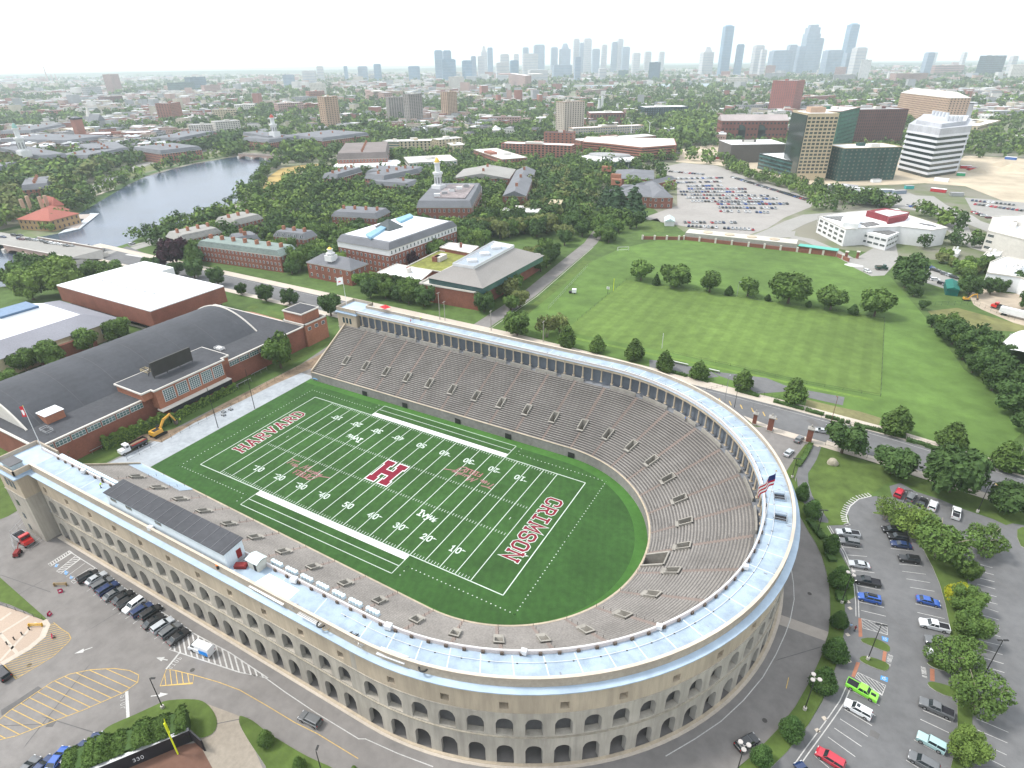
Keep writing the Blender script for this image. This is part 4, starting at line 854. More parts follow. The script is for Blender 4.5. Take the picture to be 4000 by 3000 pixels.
# dirt strip between the field sheeting and the brick fieldhouse
MB().poly([(-92.8,-26.2),(-83.0,-18.6),(-80.3,-11.3),(-81.4,6.2),(-80.8,28.6),(-80.8,54.3),(-78.3,55.6),(-74.1,42.0),(-76.5,24.7),(-77.1,8.5),(-78.8,-9.2),(-77.4,-22.4)], .03).build('dirt_strip', M('dug earth', (.30,.22,.15), rough=1, var=.4, sc=.4, big=.3, bump=.6), None, 'structure')
MB().poly([(-88.9,-43.1),(-87.0,-31.9),(-82.8,-32.8),(-83.4,-40.2),(-86.2,-42.6)], .03).build('grass_patch', grass, None, 'structure')
MB().poly([(-90.7,33.1),(-90.2,49.4),(-89.6,64.2),(-86.3,64.9),(-84.6,52.3),(-85.4,32.6)], .03).build('grass_patch', grass, None, 'structure')
MB().poly([(-153.5,72.4),(-148.1,73.9),(-124.2,73.1),(-125.1,68.0)], .03).build('brick_paving', M('pale brick paving', (.36,.20,.14), var=.2), None, 'structure')
for pl in ([(-144.2,79.8),(-132.6,80.8),(-126.3,75.6),(-135.5,73.1)], [(-155.8,76.3),(-155.2,81.9),(-149.8,79.4),(-150.2,74.6)]): MB().poly(pl, .035).build('grass_patch', grass, None, 'structure')

# ---------------------------------------------------------------- vehicles
CARM = {}
def paint(c):
    k = 'car paint %.2f %.2f %.2f' % c
    if k not in CARM:
        m = M(k, c, rough=.28, var=.03, spec=.6); m.node_tree.nodes['Principled BSDF'].inputs['Coat Weight'].default_value = .5; CARM[k] = m
    return CARM[k]
COL = dict(black=(.012,.012,.014), white=(.72,.73,.74), silver=(.42,.44,.46), grey=(.12,.125,.13), navy=(.012,.03,.10), blue=(.02,.09,.38), red=(.45,.02,.04), green=(.25,.72,.05), teal=(.35,.52,.52), dkgreen=(.02,.06,.05), maroon=(.12,.01,.02), orange=(.6,.2,.03))
tyre_m = M('tyre rubber', (.02,.02,.02)); carglass = M('car glass', (.02,.028,.032), rough=.08, spec=.8, var=.05)
KIND = {  # length, width, body profile (x/L, z), cabin: x0,x1 base, x0,x1 roof, beltline z, roof z
 'sedan': (4.75,1.84, [(-.5,.55),(-.49,.9),(-.38,.98),(-.25,1.0),(.2,.96),(.40,.86),(.49,.7),(.5,.45)], (-.40,.24,-.22,.06),.95,1.43),
 'suv': (4.75,1.92, [(-.5,.55),(-.5,1.05),(-.47,1.12),(-.2,1.12),(.22,1.10),(.42,1.0),(.49,.85),(.5,.5)], (-.49,.25,-.44,.10),1.08,1.72),
 'pickup': (5.7,2.0, [(-.5,.65),(-.5,1.15),(-.1,1.17),(.2,1.2),(.44,1.12),(.49,.95),(.5,.55)], (-.12,.25,-.09,.13),1.15,1.85),
 'van': (5.9,2.05, [(-.5,.5),(-.5,1.5),(.2,1.5),(.36,1.35),(.47,1.0),(.5,.5)], (-.5,.37,-.49,.22),1.45,2.5),
 'jeep': (4.5,1.85, [(-.5,.65),(-.5,1.15),(.1,1.2),(.44,1.14),(.48,1.05),(.49,.6)], (-.49,.13,-.48,.08),1.15,1.82)}
_pro = {}
def car_parts(kind, col):
    L_, W_, prof, cab, zb, zr = KIND[kind]; pm = paint(COL[col]); root = []
    b = MB(); n = len(prof)
    def sec(yf, zs, xs): return [(x*L_*xs, yf*W_/2,.30+(z-.30)*zs) for x, z in prof]
    S_ = [(-.93,.82,.965),(-1,.92,.99),(-.86,1,1),(.86,1,1),(1,.92,.99),(.93,.82,.965)]
    vs = []
    for yf, zs, xs in S_: vs += [(-.5*L_*xs*.98, yf*W_/2*.97,.28), *sec(yf, zs, xs),(.5*L_*xs*.98, yf*W_/2*.97,.28)]
    k = n+2; fs = [(i*k+j, i*k+j+1,(i+1)*k+j+1,(i+1)*k+j) for i in range(len(S_)-1) for j in range(k-1)]+[tuple(range(k))[::-1], tuple((len(S_)-1)*k+j for j in range(k))]
    b.add(vs, fs)
    if kind == 'pickup':
        b.mat(1).box((-.31*L_, 0,1.175),(.34*L_, W_*.80,.05)); b.mat(0).box((-.31*L_, W_*.44,1.22),(.38*L_, .1,.12)).box((-.31*L_, -W_*.44,1.22),(.38*L_, .1,.12)).box((-.495*L_, 0,1.22),(.06, W_*.88,.12))
    root.append(('body', b, [pm, dark]))
    g = MB(); x0, x1, x2, x3 = [c*L_ for c in cab]; w0, w1 = W_*.46, W_*.385
    V4 = [(x0,-w0, zb-.05),(x1,-w0, zb-.05),(x1, w0, zb-.05),(x0, w0, zb-.05),(x2,-w1, zr-.05),(x3,-w1, zr-.05),(x3, w1, zr-.05),(x2, w1, zr-.05)]
    if kind == 'van': g.mat(1)
    g.add(V4, [(0,1,5,4),(2,3,7,6),(3,0,4,7)]); g.mat(0).add(V4, [(1,2,6,5)])
    if kind == 'van': g.box((x1*.62,0,1.85),(.9, w0*2.0,.5))
    root.append(('windows', g, [carglass, pm]))
    r = MB(); r.add([(x2-.08,-w1-.02, zr-.06),(x3+.05,-w1-.02, zr-.06),(x3+.05, w1+.02, zr-.06),(x2-.08, w1+.02, zr-.06),(x2+.05,-w1*.86, zr),(x3-.12,-w1*.86, zr),(x3-.12, w1*.86, zr),(x2+.05, w1*.86, zr)], [(4,5,6,7),(0,1,5,4),(1,2,6,5),(2,3,7,6),(3,0,4,7)])
    for sy in (-1,1):          # pillars
        for xa_, xb_ in ((x1, x3),((x0+x1)/2,(x2+x3)/2),(x0, x2)):
            r.cyl((xa_, sy*(w0+.005), zb),(xb_, sy*(w1+.01), zr-.04),.045,4)
    root.append(('roof', r, [pm]))
    wr = .38 if kind in ('pickup', 'jeep') else .34
    for xx in (-.31*L_, .31*L_):
        for sy in (-1,1):
            w = MB(); w.cyl((xx, sy*(W_/2-.22), wr),(xx, sy*(W_/2+.01), wr), wr, 14); w.mat(1).cyl((xx, sy*(W_/2+.012), wr),(xx, sy*(W_/2+.02), wr), wr*.6,10); root.append(('wheel', w, [tyre_m, M('alloy', (.35,.35,.36), met=.5, rough=.4)]))
    for sy in (-1,1):
        h = MB(); h.box((.478*L_, sy*W_*.36,.78 if kind == 'sedan' else .9),(.12,.34,.14)); root.append(('headlight', h, [M('headlamp', (.6,.6,.6), rough=.2)]))
        h = MB(); h.box((-.495*L_, sy*W_*.39,.85 if kind == 'sedan' else 1.0),(.08,.2,.2)); root.append(('tail_light', h, [M('tail lamp', (.45,.01,.01), rough=.3)]))
    return root
def car(kind, col, rear, front, label, group=None, z=.03, extra=None):
    x, y = (rear[0]+front[0])/2,(rear[1]+front[1])/2; rz = atan2(front[1]-rear[1], front[0]-rear[0])
    nm = {'sedan': 'sedan_car', 'suv': 'suv_car', 'pickup': 'pickup_truck', 'van': 'delivery_van', 'jeep': 'off_road_car'}[kind]; key = (kind, col)
    if key not in _pro:
        t = thing(nm, label, 'van' if kind == 'van' else 'pickup truck' if kind == 'pickup' else 'car'); _pro[key] = t
        for n, m, ms in car_parts(kind, col): m.build(n, ms, t)
        out = t
    else: out = copy_tree(_pro[key]); out['label'] = label
    out.location = (x, y, z); out.rotation_euler = (0,0, rz)
    if group: out['group'] = group
    elif 'group' in out: del out['group']
    return out
gr = 'cars parked beside the stadium arcade'
car('suv', 'black', (-37.2,-70.7),(-36.5,-66.4), 'black SUV at the far left end of the row by the arcade', gr)
car('sedan', 'silver', (-34.6,-69.9),(-34.4,-65.9), 'silver hatchback second from the left in the row by the arcade', gr)
car('suv', 'grey', (-31.4,-70.2),(-30.9,-66.2), 'grey SUV third from the left in the arcade row', gr)
car('suv', 'navy', (-28.7,-70.6),(-28.5,-66.3), 'navy SUV fourth from the left in the arcade row', gr)
car('sedan', 'grey', (-26.0,-70.9),(-25.6,-66.5), 'dark grey sedan left of two black cars in the arcade row', gr)
car('sedan', 'black', (-23.1,-70.5),(-22.7,-66.1), 'black sedan second car left of the white SUV', gr)
car('suv', 'black', (-20.6,-70.8),(-20.0,-66.4), 'black SUV directly left of the white SUV', gr)
car('suv', 'white', (-18.3,-66.2),(-18.3,-70.8), 'white SUV facing out in the middle of the arcade row', gr)
car('suv', 'navy', (-15.5,-70.7),(-15.0,-66.1), 'navy SUV directly right of the white SUV', gr)
car('suv', 'black', (-13.0,-70.0),(-12.6,-65.6), 'black SUV second right of the white SUV', gr)
car('sedan', 'black', (-10.2,-71.2),(-9.7,-66.9), 'black sedan third right of the white SUV', gr)
car('suv', 'silver', (-7.3,-70.8),(-6.8,-66.7), 'silver SUV near the right end of the arcade row', gr)
car('suv', 'grey', (-4.3,-71.0),(-4.1,-66.6), 'grey SUV second from the hatched area in the arcade row', gr)
car('sedan', 'black', (-1.3,-71.3),(-0.9,-66.7), 'black sedan beside the hatched area at the right end of the arcade row', gr)
v = car('van', 'white', (9.5,-68.1),(2.6,-69.1), 'white van with bright blue side panel on the hatched triangle')
m = MB(); m.box((-1.6,1.035,1.15),(2.4,.03,1.1)); m.build('side_panel', M('bright blue livery', (.02,.25,.72)), v)
m = MB(); m.box((-1.6,-1.035,1.15),(2.4,.03,1.1)); m.build('side_panel', M('bright blue livery', (0,0,0)), v)
car('suv', 'grey', (40.7,-68.6),(35.7,-69.0), 'grey SUV driving along the curved road below the arcade')
car('suv', 'black', (-22.7,-92.4),(-27.2,-92.3), 'black SUV cut off at the left edge beside yellow hatching')
car('suv', 'navy', (7.4,-92.6),(6.0,-90.8), 'navy SUV parked half behind the hedge nearest the lawn corner')
car('sedan', 'navy', (5.3,-94.8),(5.2,-93.5), 'dark blue sedan peeping over the hedge')
car('sedan', 'blue', (3.9,-96.9),(3.4,-95.8), 'bright blue car half hidden by the hedge')
car('sedan', 'navy', (2.8,-99.2),(2.6,-98.1), 'dark blue car at the hedge end, second from the bottom edge')
car('sedan', 'grey', (0.8,-100.5),(0.5,-99.4), 'grey car at the bottom edge beyond the hedge')
g2 = 'cars in the right car park'
car('pickup', 'silver', (126.6,37.3),(121.0,35.5), 'silver pickup at the top of the left stall row', g2)
car('suv', 'grey', (126.5,33.5),(122.4,32.6), 'dark grey hatchback right below the silver pickup', g2)
car('sedan', 'silver', (129.2,26.1),(124.7,25.0), 'silver sedan alone in the left stall row', g2)
car('pickup', 'black', (131.5,20.8),(126.3,19.8), 'black pickup in the left stall row', g2)
c = car('suv', 'blue', (132.1,15.2),(127.0,14.5), 'blue wagon with a black roof box in the left stall row', g2)
m = MB(); m.box((-.5,0,1.86),(2.0,.8,.3),0,.85); m.build('roof_box', black_metal, c)
c = car('pickup', 'green', (126.5,-11.1),(131.9,-12.3), 'lime green pickup beside the white hatching', g2)
m = MB(); m.box((1.75,0,1.16),(1.3,.7,.04)); m.build('bonnet_stripe', dark, c)
c = car('suv', 'white', (130.8,-16.9),(126.6,-16.1), 'white SUV with two roof windows below the lime pickup', g2)
m = MB(); m.box((.1,0,1.735),(.6,.8,.03)); m.build('sunroof', carglass, c)
car('suv', 'red', (126.9,-29.6),(122.9,-28.8), 'bright red SUV at the bottom of the left stall row', g2)
car('sedan', 'navy', (122.5,-35.1),(120.7,-33.4), 'dark car cut off by the bottom edge beside the double line', g2)
car('suv', 'black', (136.2,44.1),(131.5,42.6), 'black SUV at the top of the right stall row', g2)
car('suv', 'black', (137.5,41.6),(132.9,40.4), 'black SUV second from the top in the right stall row', g2)
car('sedan', 'navy', (138.2,38.8),(133.7,37.8), 'navy sedan third from the top in the right stall row', g2)
car('jeep', 'black', (139.9,33.9),(135.2,32.7), 'boxy black off-roader alone in the right stall row', g2)
car('sedan', 'blue', (139.0,20.1),(143.6,20.7), 'vivid blue sedan in the right stall row', g2)
car('pickup', 'white', (145.0,13.5),(139.4,12.7), 'white pickup with dark bed by the yellow-tipped tree', g2)
car('pickup', 'grey', (145.5,8.8),(140.6,8.1), 'grey pickup under the tree between two white vehicles', g2)
car('suv', 'white', (145.1,4.9),(140.7,4.8), 'white SUV half under a tree above the grass islands', g2)
car('pickup', 'grey', (144.4,-9.3),(139.0,-8.9), 'dark grey pickup below the small brick crossing', g2)
car('jeep', 'teal', (142.4,-17.6),(138.7,-16.9), 'pale teal off-roader half under a tree near the bottom', g2)
car('suv', 'grey', (141.1,-22.3),(137.5,-21.7), 'grey minivan at the bottom right of the right stall row', g2)
car('suv', 'black', (110.1,-35.3),(112.8,-31.4), 'black car driving on the ring road under a street tree')
car('suv', 'red', (134.8,59.0),(136.3,64.8), 'red SUV at the left of the upper stalls behind a tree', g2)
car('suv', 'grey', (137.8,59.0),(139.2,63.4), 'grey car beside the red SUV in the upper stalls', g2)
car('sedan', 'black', (140.5,57.8),(141.8,62.9), 'black sedan in the upper stalls', g2)
car('suv', 'white', (143.1,57.5),(144.1,62.4), 'white SUV with sunroof in the upper stalls', g2)
car('pickup', 'white', (148.6,56.2),(149.4,62.3), 'white pickup with black bed in the upper stalls', g2)
car('sedan', 'silver', (115.4,87.5),(110.5,86.8), 'silver sedan on the main road by the brick gate pier')
car('sedan', 'navy', (118.2,91.8),(114.6,91.1), 'dark sedan on the main road behind the tree')
car('sedan', 'grey', (106.4,75.5),(107.8,80.9), 'dark grey sedan leaving by the brick gate')
car('sedan', 'silver', (104.5,65.7),(106.0,71.1), 'silver sedan inside the brick gate by the stadium')
car('suv', 'white', (117.3,286.8),(121.3,282.7), 'white SUV parked at the lawn edge near the gravel heap')
for i, (lb, cc, kd, a, b) in enumerate((('black car top of the small lot by the green shed', 'blue', 'suv', (149.1,310.2),(153.1,308.7)),('dark car second in the small upper lot', 'black', 'suv', (151.7,305.3),(154.9,303.5)),('dark car third in the small upper lot', 'black', 'sedan', (153.4,303.8),(156.8,301.4)),('grey car fourth in the small upper lot', 'grey', 'suv', (156.3,299.5),(159.7,297.3)),('silver car fifth in the small upper lot', 'silver', 'suv', (158.9,297.5),(161.8,294.8)),('black car sixth in the small upper lot', 'black', 'suv', (160.7,295.2),(163.2,293.0)),('dark car left in the lower row of the small lot', 'grey', 'suv', (147.3,288.9),(151.2,288.3)),('white SUV in the lower row of the small lot', 'white', 'suv', (150.6,284.2),(154.9,284.9)),('dark car beside the green shed', 'black', 'suv', (154.3,279.3),(157.2,277.8)),('silver car tight beside the green shed', 'silver', 'sedan', (156.4,277.4),(159.3,275.9)))):
    car(kd, cc, a, b, lb.replace('black car top', 'blue car top'), 'cars in the small lot by the green shed')
MB().poly([(136.2,307.2),(145.6,323.1),(164.7,297.9),(163.0,282.9),(159.3,269.2),(144.8,281.2)], .03).build('small_lot', asphalt_far, None, 'structure')
MB().poly([(107.0,303.3),(112.6,313.9),(122.4,347.9),(133.4,362.4),(135.3,321.6),(130.4,293.6),(128.2,282.3),(121.8,277.4),(110.2,293.8)], .02).build('lane', asphalt_far, None, 'structure')

def big_truck(name, label, loc, rz, cabcol, bedcol, L_, load, cat='truck', mixer=False):
    t = thing(name, label, cat, (*loc, .03), rz)
    m = MB(); m.box((L_*.36,0,1.35),(L_*.24,2.3,1.1),0,.95); m.box((L_*.22,0,2.0),(L_*.16,2.4,2.4),0,.93); m.build('cab', paint(cabcol), t)
    m = MB(); m.box((L_*.305,0,2.45),(.06,2.0,.8)); m.box((L_*.22,0,2.5),(.8,2.42,.6)); m.build('windows', carglass, t)
    m = MB(); m.box((0,0,.8),(L_*.95,1.0,.35)); m.build('chassis', black_metal, t)
    m = MB(); y = 1.25; xb0, xb1 = -L_*.48, L_*.12
    m.add([(xb0,-y, 1.1),(xb1,-y, 1.1),(xb1, y, 1.1),(xb0, y, 1.1),(xb0,-y, 2.3),(xb1,-y, 2.3),(xb1, y, 2.3),(xb0, y, 2.3),(xb0+.1,-y+.1,2.3),(xb1-.1,-y+.1,2.3),(xb1-.1, y-.1,2.3),(xb0+.1, y-.1,2.3)], [(0,1,5,4),(1,2,6,5),(2,3,7,6),(3,0,4,7),(4,5,9,8),(5,6,10,9),(6,7,11,10),(7,4,8,11),(3,2,1,0)]); m.build('dump_bed', paint(bedcol), t)
    m = MB(); n = 6
    for i in range(n):
        for j in range(4):
            f = lambda a, b: (xb0+.1+(xb1-xb0-.2)*a/n, -y+.1+(2*y-.2)*b/4,1.7+.45*sin(pi*a/n)*sin(pi*b/4))
            m.quad(f(i, j), f(i+1, j), f(i+1, j+1), f(i, j+1))
    m.build('load', load, t)
    for xx in [L_*.38]+[-L_*.12-1.25*i for i in range(3 if L_ > 7 else 1)]:
        for sy in (-1,1): m = MB(); m.cyl((xx, sy*.85,.5),(xx, sy*1.22,.5),.5,14); m.mat(1).cyl((xx, sy*1.22,.5),(xx, sy*1.24,.5),.27,10); m.build('wheel', [tyre_m, M('alloy', (0,0,0))], t)
    return t
earth = M('earth load', (.22,.15,.10), rough=1, var=.3)
def headg(a, b): return atan2(b[1]-a[1], b[0]-a[0])
t = big_truck('dump_truck', 'white dump truck with black and red bed on the lane by the brick fieldhouse', lerp((-81.6,-25.3),(-81.8,-33.3),.5), headg((-81.6,-25.3),(-81.8,-33.3)),(.72,.73,.74),(.02,.02,.025),9.2, earth)
m = MB(); m.box((-1.6,1.29,2.15),(4.8,.06,.25)); m.box((-1.6,-1.29,2.15),(4.8,.06,.25)); m.build('red_rail', M('red rail', (.5,.02,.02)), t)
big_truck('dump_truck', 'red truck with grey open bed beside the near end pavilion', lerp((-69.3,-69.4),(-60.3,-69.5),.5), headg((-69.3,-69.4),(-60.3,-69.5)),(.55,.02,.02),(.35,.35,.36),6.2, dark)
big_truck('dump_truck', 'dark green truck on the lane by the gravel heap', (126.2,293.1),.4,(.02,.06,.05),(.02,.06,.05),7, earth)
big_truck('dump_truck', 'red truck with black bed in the construction yard at the right', (178.1,248.3),2.6,(.55,.02,.02),(.02,.02,.02),7.5, dark)
# excavator
def excavator(loc, rz, label, col=(.62,.33,.04), s=1.):
    t = thing('excavator', label, 'excavator', (*loc, .03), rz); t.scale = (s, s, s); ye = paint(col)
    for sy in (-1,1):
        m = MB(); m.add([(x, sy*1.35+w, z) for w in (-.3,.3) for x, z in ((-2.1,.1),(2.1,.1),(2.4,.5),(2.0,.95),(-2.0,.95),(-2.4,.5))], [(0,1,2,3,4,5),(11,10,9,8,7,6)]+[(i, (i+1) % 6,6+(i+1) % 6,6+i) for i in range(6)]); m.build('track', black_metal, t)
    m = MB(); m.box((-.6,0,1.75),(3.6,2.7,1.3),0,.94); m.mat(1).box((-.6,-.2,2.42),(2.2,1.6,.12)); m.build('body', [ye, dark], t)
    m = MB(); m.box((1.0,.85,2.2),(1.5,1.0,1.7),0,.9); m.build('cab', carglass, t)
    m = MB()
    def bar(a, b, w0, w1):
        a, b = Vector(a), Vector(b); d = (b-a).normalized(); up = Vector((-d.z, 0, d.x)); vs = []
        for p, w in ((a, w0),(b, w1)):
            for sy in (-.22,.22):
                for q in (-1,1): vs.append(tuple(p+up*q*w+Vector((0, sy, 0))))
        m.add(vs, [(0,1,3,2),(4,6,7,5),(0,4,5,1),(2,3,7,6),(1,5,7,3),(0,2,6,4)])
    bar((1.0,0,1.9),(3.0,0,4.4),.28,.42); bar((3.0,0,4.4),(5.6,0,5.2),.42,.25); m.build('boom', ye, t)
    m = MB(); bar((5.4,0,5.5),(6.9,0,2.0),.3,.18); m.build('arm', ye, t)
    m = MB(); m.add([(6.3,-.6,2.0),(7.4,-.6,2.0),(7.3,-.6,.7),(6.4,-.6,.6),(6.3,.6,2.0),(7.4,.6,2.0),(7.3,.6,.7),(6.4,.6,.6)], [(0,1,2,3),(7,6,5,4),(1,5,6,2),(2,6,7,3),(0,3,7,4)]); m.build('bucket', M('worn steel', (.12,.10,.09)), t)
    m = MB(); m.cyl((1.5,.05,1.8),(2.6,.05,3.4),.1,8); m.build('ram', steel, t)
    return t
excavator((-82.5,-20.1), headg((-83.1,-22.1),(-83.4,-13.5)), 'yellow excavator digging on the lane by the brick fieldhouse')
excavator((165.2,255.7),.3, 'small yellow excavator by the construction fence at the right', s=.7)
# street furniture ---------------------------------------------------------
def lamp(loc, h, label, heads=1, rz=0., group=None, col=black_metal, base=True):
    t = thing('street_lamp', label, 'street lamp', (*loc, 0), rz, group)
    if base: m = MB(); m.cyl((0,0,0),(0,0,.8),.35,8); m.build('base', kerb_m, t)
    m = MB(); m.cyl((0,0,.0),(0,0, h),.11,8,.07); m.build('pole', col, t)
    for i in range(heads):
        a = 2*pi*i/max(1, heads); d = (cos(a), sin(a)); L_ = .75
        if heads >= 3:
            m = MB(); vs = [(d[0]*(L_+.42*cos(q))-d[1]*.42*sin(q), d[1]*(L_+.42*cos(q))+d[0]*.42*sin(q), h+.05) for q in [k*pi/4 for k in range(8)]]
            m.add(vs+[(x, y, h+.25) for x, y, z in vs], [range(8,16), tuple(range(7,-1,-1))]+[(k, (k+1) % 8,8+(k+1) % 8,8+k) for k in range(8)]); m.cyl((0,0, h),(d[0]*L_, d[1]*L_, h+.1),.04,5); m.build('lamp_head', M('pale lamp housing', (.45,.42,.40)), t)
        else: m = MB(); m.box((d[0]*.6, d[1]*.6, h),(.9 if abs(d[0]) > .5 else .35,.35 if abs(d[0]) > .5 else .9,.14)); m.build('lamp_head', col, t)
    return t
lamp((10.8,-80.8),9, 'tall black street lamp on a concrete base at the hedge lawn corner', 1,.5)
lamp((47.3,-74.9),7, 'black lamp post at the bottom edge below the grey SUV', 1,2)
for i, (p, lb) in enumerate((((119.9,-21.0), 'three-headed lamp between two clipped trees, near the big bend'),((110.9,-40.3), 'three-headed lamp at the bottom by the black car'),((124.2,11.0), 'three-headed lamp by the tree opposite the blue wagon'))): lamp(p, 9.3, lb, 3,.6*i, 'three-headed lamps along the ring road')
lamp((116.9,33.2),8, 'lamp with two heads by the path and hedge near the stadium flag', 2,.4)
lamp((130.0,-2.8),10.5, 'tall black lamp on a concrete base between the grass islands', 2,.2)
lamp((135.1,48.6),10.5, 'tall black lamp on the tip of the planted island', 2,.2)
lamp((154.3,63.5),10.5, 'tall black lamp on the lawn above the upper stalls', 2,.5)
lamp((150.6,4.3),10.5, 'tall black lamp in the far right row near the leaning tree', 2,.5)
lamp((107.9,55.9),7, 'small twin lamp beside the hedge inside the gate', 2,.3)
lamp((80.4,92.2),11, 'tall grey street light over the yellow dashes', 1,1.2, None, steel, False)
lamp((84.3,90.3),9, 'thin black lamp post behind the roof walk', 2,.4, None, black_metal, False)
lamp((115.3,95.1),10, 'leaning brown lamp post on the far pavement', 1,2.0, None, M('brown pole', (.16,.09,.06)), False)
lamp((165.1,89.6),13, 'tall leaning timber pole with pale lamp at the right edge', 1,2.6, None, M('grey timber', (.25,.23,.2)), False)
lamp((61.6,208.5),8, 'thin lamp post among the trees of the practice field', 1,0, None, steel, False)
# utility poles behind the far stand
for i, (x, y, h) in enumerate(((-55,109.5,5),(-58,109.5,9),(-29,109.5,5),(-2,109.5,5))):
    t = thing('utility_pole', ('timber utility pole left of the red tent', 'pole with long lamp arm behind the far roof walk', 'timber pole with lamp arm in the middle of the pavement', 'timber utility pole nearest the brick hall')[i], 'utility pole', (x, y, 0)); m = MB(); m.cyl((0,0,0),(0,0, h+5),.2,7,.14); m.build('pole', M('pale timber', (.38,.36,.32)), t)
    m = MB(); m.box((0,0, h+4.6),(.15,2.4,.15)); m.build('cross_arm', M('pale timber', (0,0,0)), t)
# foul pole, black outfield wall with numerals
FPH = 9.0
t = thing('foul_pole', 'bright yellow baseball foul pole with mesh flag at the black wall', 'foul pole', (*(21.5,-85.0),0)); yl = M('foul pole yellow', (.75,.80,.03))
m = MB(); m.cyl((0,0,0),(0,0, FPH),.14,8); m.build('pole', yl, t)
m = MB()
for i in range(9): m.box((.55,0, FPH-3.6+i*.4),(1.0,.06,.05))
for x in (.12,1.05): m.box((x, 0, FPH-1.8),(.06,.06,3.5))
m.box((.58,0, FPH-1.8),(.9,.02,3.3)); m.build('wing', yl, t); t.rotation_euler = (0,0,2.6)
wp = [(13.0,-94.2),(11.9,-93.0),(16.0,-87.6),(19.4,-80.8),(22.7,-81.9)]; m = MB(); m.prism([(13.9,-95.2),(13.8,-93.5),(21.5,-81.4),(24.5,-82.4),(20.5,-84.6),(17.7,-89.3)][:0] or [(0,0),(.01,0),(.01,.01)], 0,.01)
A_, B_ = Vector((21.3,-81.8)), Vector((12.3,-95.5)); d = (B_-A_).normalized(); n_ = Vector((-d.y, d.x))
t = thing('outfield_wall', 'black padded outfield wall at the bottom edge', 'wall', (0,0,0))
m = MB(); m.prism([tuple(A_), tuple(B_), tuple(B_+n_*.6), tuple(A_+n_*.6)], 0,3.2); C_ = Vector((22.7,-81.9)); m.prism([tuple(A_), tuple(C_+(C_-A_)*2), tuple(C_+(C_-A_)*2+d*.3), tuple(A_+d*.3)], 0,3.2); m.build('padding', M('black vinyl', (.02,.02,.024), rough=.5), t)
m = MB(); m.prism([tuple(A_-n_*.05), tuple(B_-n_*.05), tuple(B_+n_*.65), tuple(A_+n_*.65)], 3.2,3.27); m.build('capping', steel, t)
# the numerals 330 on the field side of the wall
m = MB(); c0 = A_+d*9.5; sgn = 1 if (Vector(CAM[:2])-A_).dot(n_) > 0 else -1; base = c0+n_*(.62 if sgn > 0 else -.03)
tmp = MB()
for i, ch in enumerate('330'):
    for st_ in GL[ch]:
        for a, b in zip(st_[:-1], st_[1:]):
            f = lambda q: (base.x-d.x*(i*.62+q[0]*.13), base.y-d.y*(i*.62+q[0]*.13),1.0+q[1]*.14)
            tmp.cyl(f(a), f(b),.05,5)
tmp.build('numeral', white, t)
# gate piers
for i, (p, lb) in enumerate((((92.5,81.7), 'small brick gate pier nearest the stadium'),((97.8,80.0), 'middle brick gate pier with stone urn'),((109.9,78.6), 'right brick gate pier beside the cars'))):
    t = thing('gate_pier', lb, 'gate pier', (*p, 0)); w = 1.7 if i else 1.2; h = 5.2 if i else 4.2
    m = MB(); m.box((0,0, h/2),(w, w, h)); m.build('shaft', brick, t); m = MB(); m.box((0,0,.3),(w+.3, w+.3,.6)); m.box((0,0, h+.15),(w+.5, w+.5,.35)); m.box((0,0, h+.5),(w, w, .4),0,.5); m.build('cap', M('grey limestone', (.36,.34,.31)), t); m = MB(); m.cyl((0,0, h+.6),(0,0, h+1.3),.12,8,.3); m.cyl((0,0, h+1.3),(0,0, h+1.7),.3,8,.05); m.build('urn', M('grey limestone', (0,0,0)), t)
def fence(pts, h, label, sp=2.5, m_=black_metal, cat='fence', rails=(.3,.95), r=.03, name='railing_fence'):
    t = thing(name, label, cat, (0,0,0)); P_ = [Vector(p) for p in pts]; pm_ = MB(); pm_.cyl((0,0,0),(0,0, h), r*1.4,5); me = None
    for a, b in zip(P_[:-1], P_[1:]):
        n = max(1, int((b-a).length/sp))
        for i in range(n+1):
            q = a+(b-a)*i/n
            if me is None: o = pm_.build('post', m_, t); me = o.data
            else: o = inst('post', me, t)
            o.location = (q.x, q.y, 0)
    for f in rails:
        m = MB()
        for a, b in zip(P_[:-1], P_[1:]): m.cyl((a.x, a.y, h*f),(b.x, b.y, h*f), r, 4)
        m.build('rail', m_, t)
    return t
fence([(52.2,123.9),(76.0,123.5),(104.8,121.4),(129.6,123.5)], 1.1, 'low dark fence along the near edge of the practice field', 5)
fence([(129.6,123.9),(129.4,209.0)], 1.1, 'low dark fence along the right edge of the practice field', 5)
fence([(129.1,209.5),(103.4,209.3),(82.4,208.5),(50.3,206.8),(28.1,208.5)], 1.1, 'low dark net fence under the row of field trees', 5)
fence([(1.5,139.1),(1.3,207.1)], 1.2, 'low fence along the left edge of the practice field', 5)
fence([(89.6,103.2),(97.4,104.0)], 1.8, 'black metal gate fence between two hedges', 2)
fence([(72.4,98.3),(78.5,105.9)], 1.2, 'short black fence by the pavement cone', 2)
fence([(112.1,97.0),(138.3,96.1),(153.6,92.9),(168.1,91.2)], 1.3, 'black railing behind the roadside hedges', 4)
fence([(114.9,79.2),(126.8,77.4),(139.8,76.8),(158.0,73.5),(165.8,72.9)], 1.6, 'black railing between the lawn and the pavement', 4)
fence([(-27.7,219.4),(-17.5,146.0)][::-1], 1.8, 'chain fence along the left side of the lawn', 4, steel)
fence([(-51.7,-83.2),(-46.9,-83.3),(-41.4,-82.4),(-33.0,-80.8)], 1.2, 'black railing between the plaza and the grass wedge', 2.2)
fence([(-77.0,-34.2),(-76.9,-22.6),(-76.5,-2.4),(-78.2,22.3),(-78.9,37.8)], 1.6, 'thin dark fence between the dug strip and the grey sheeting', 3.2)
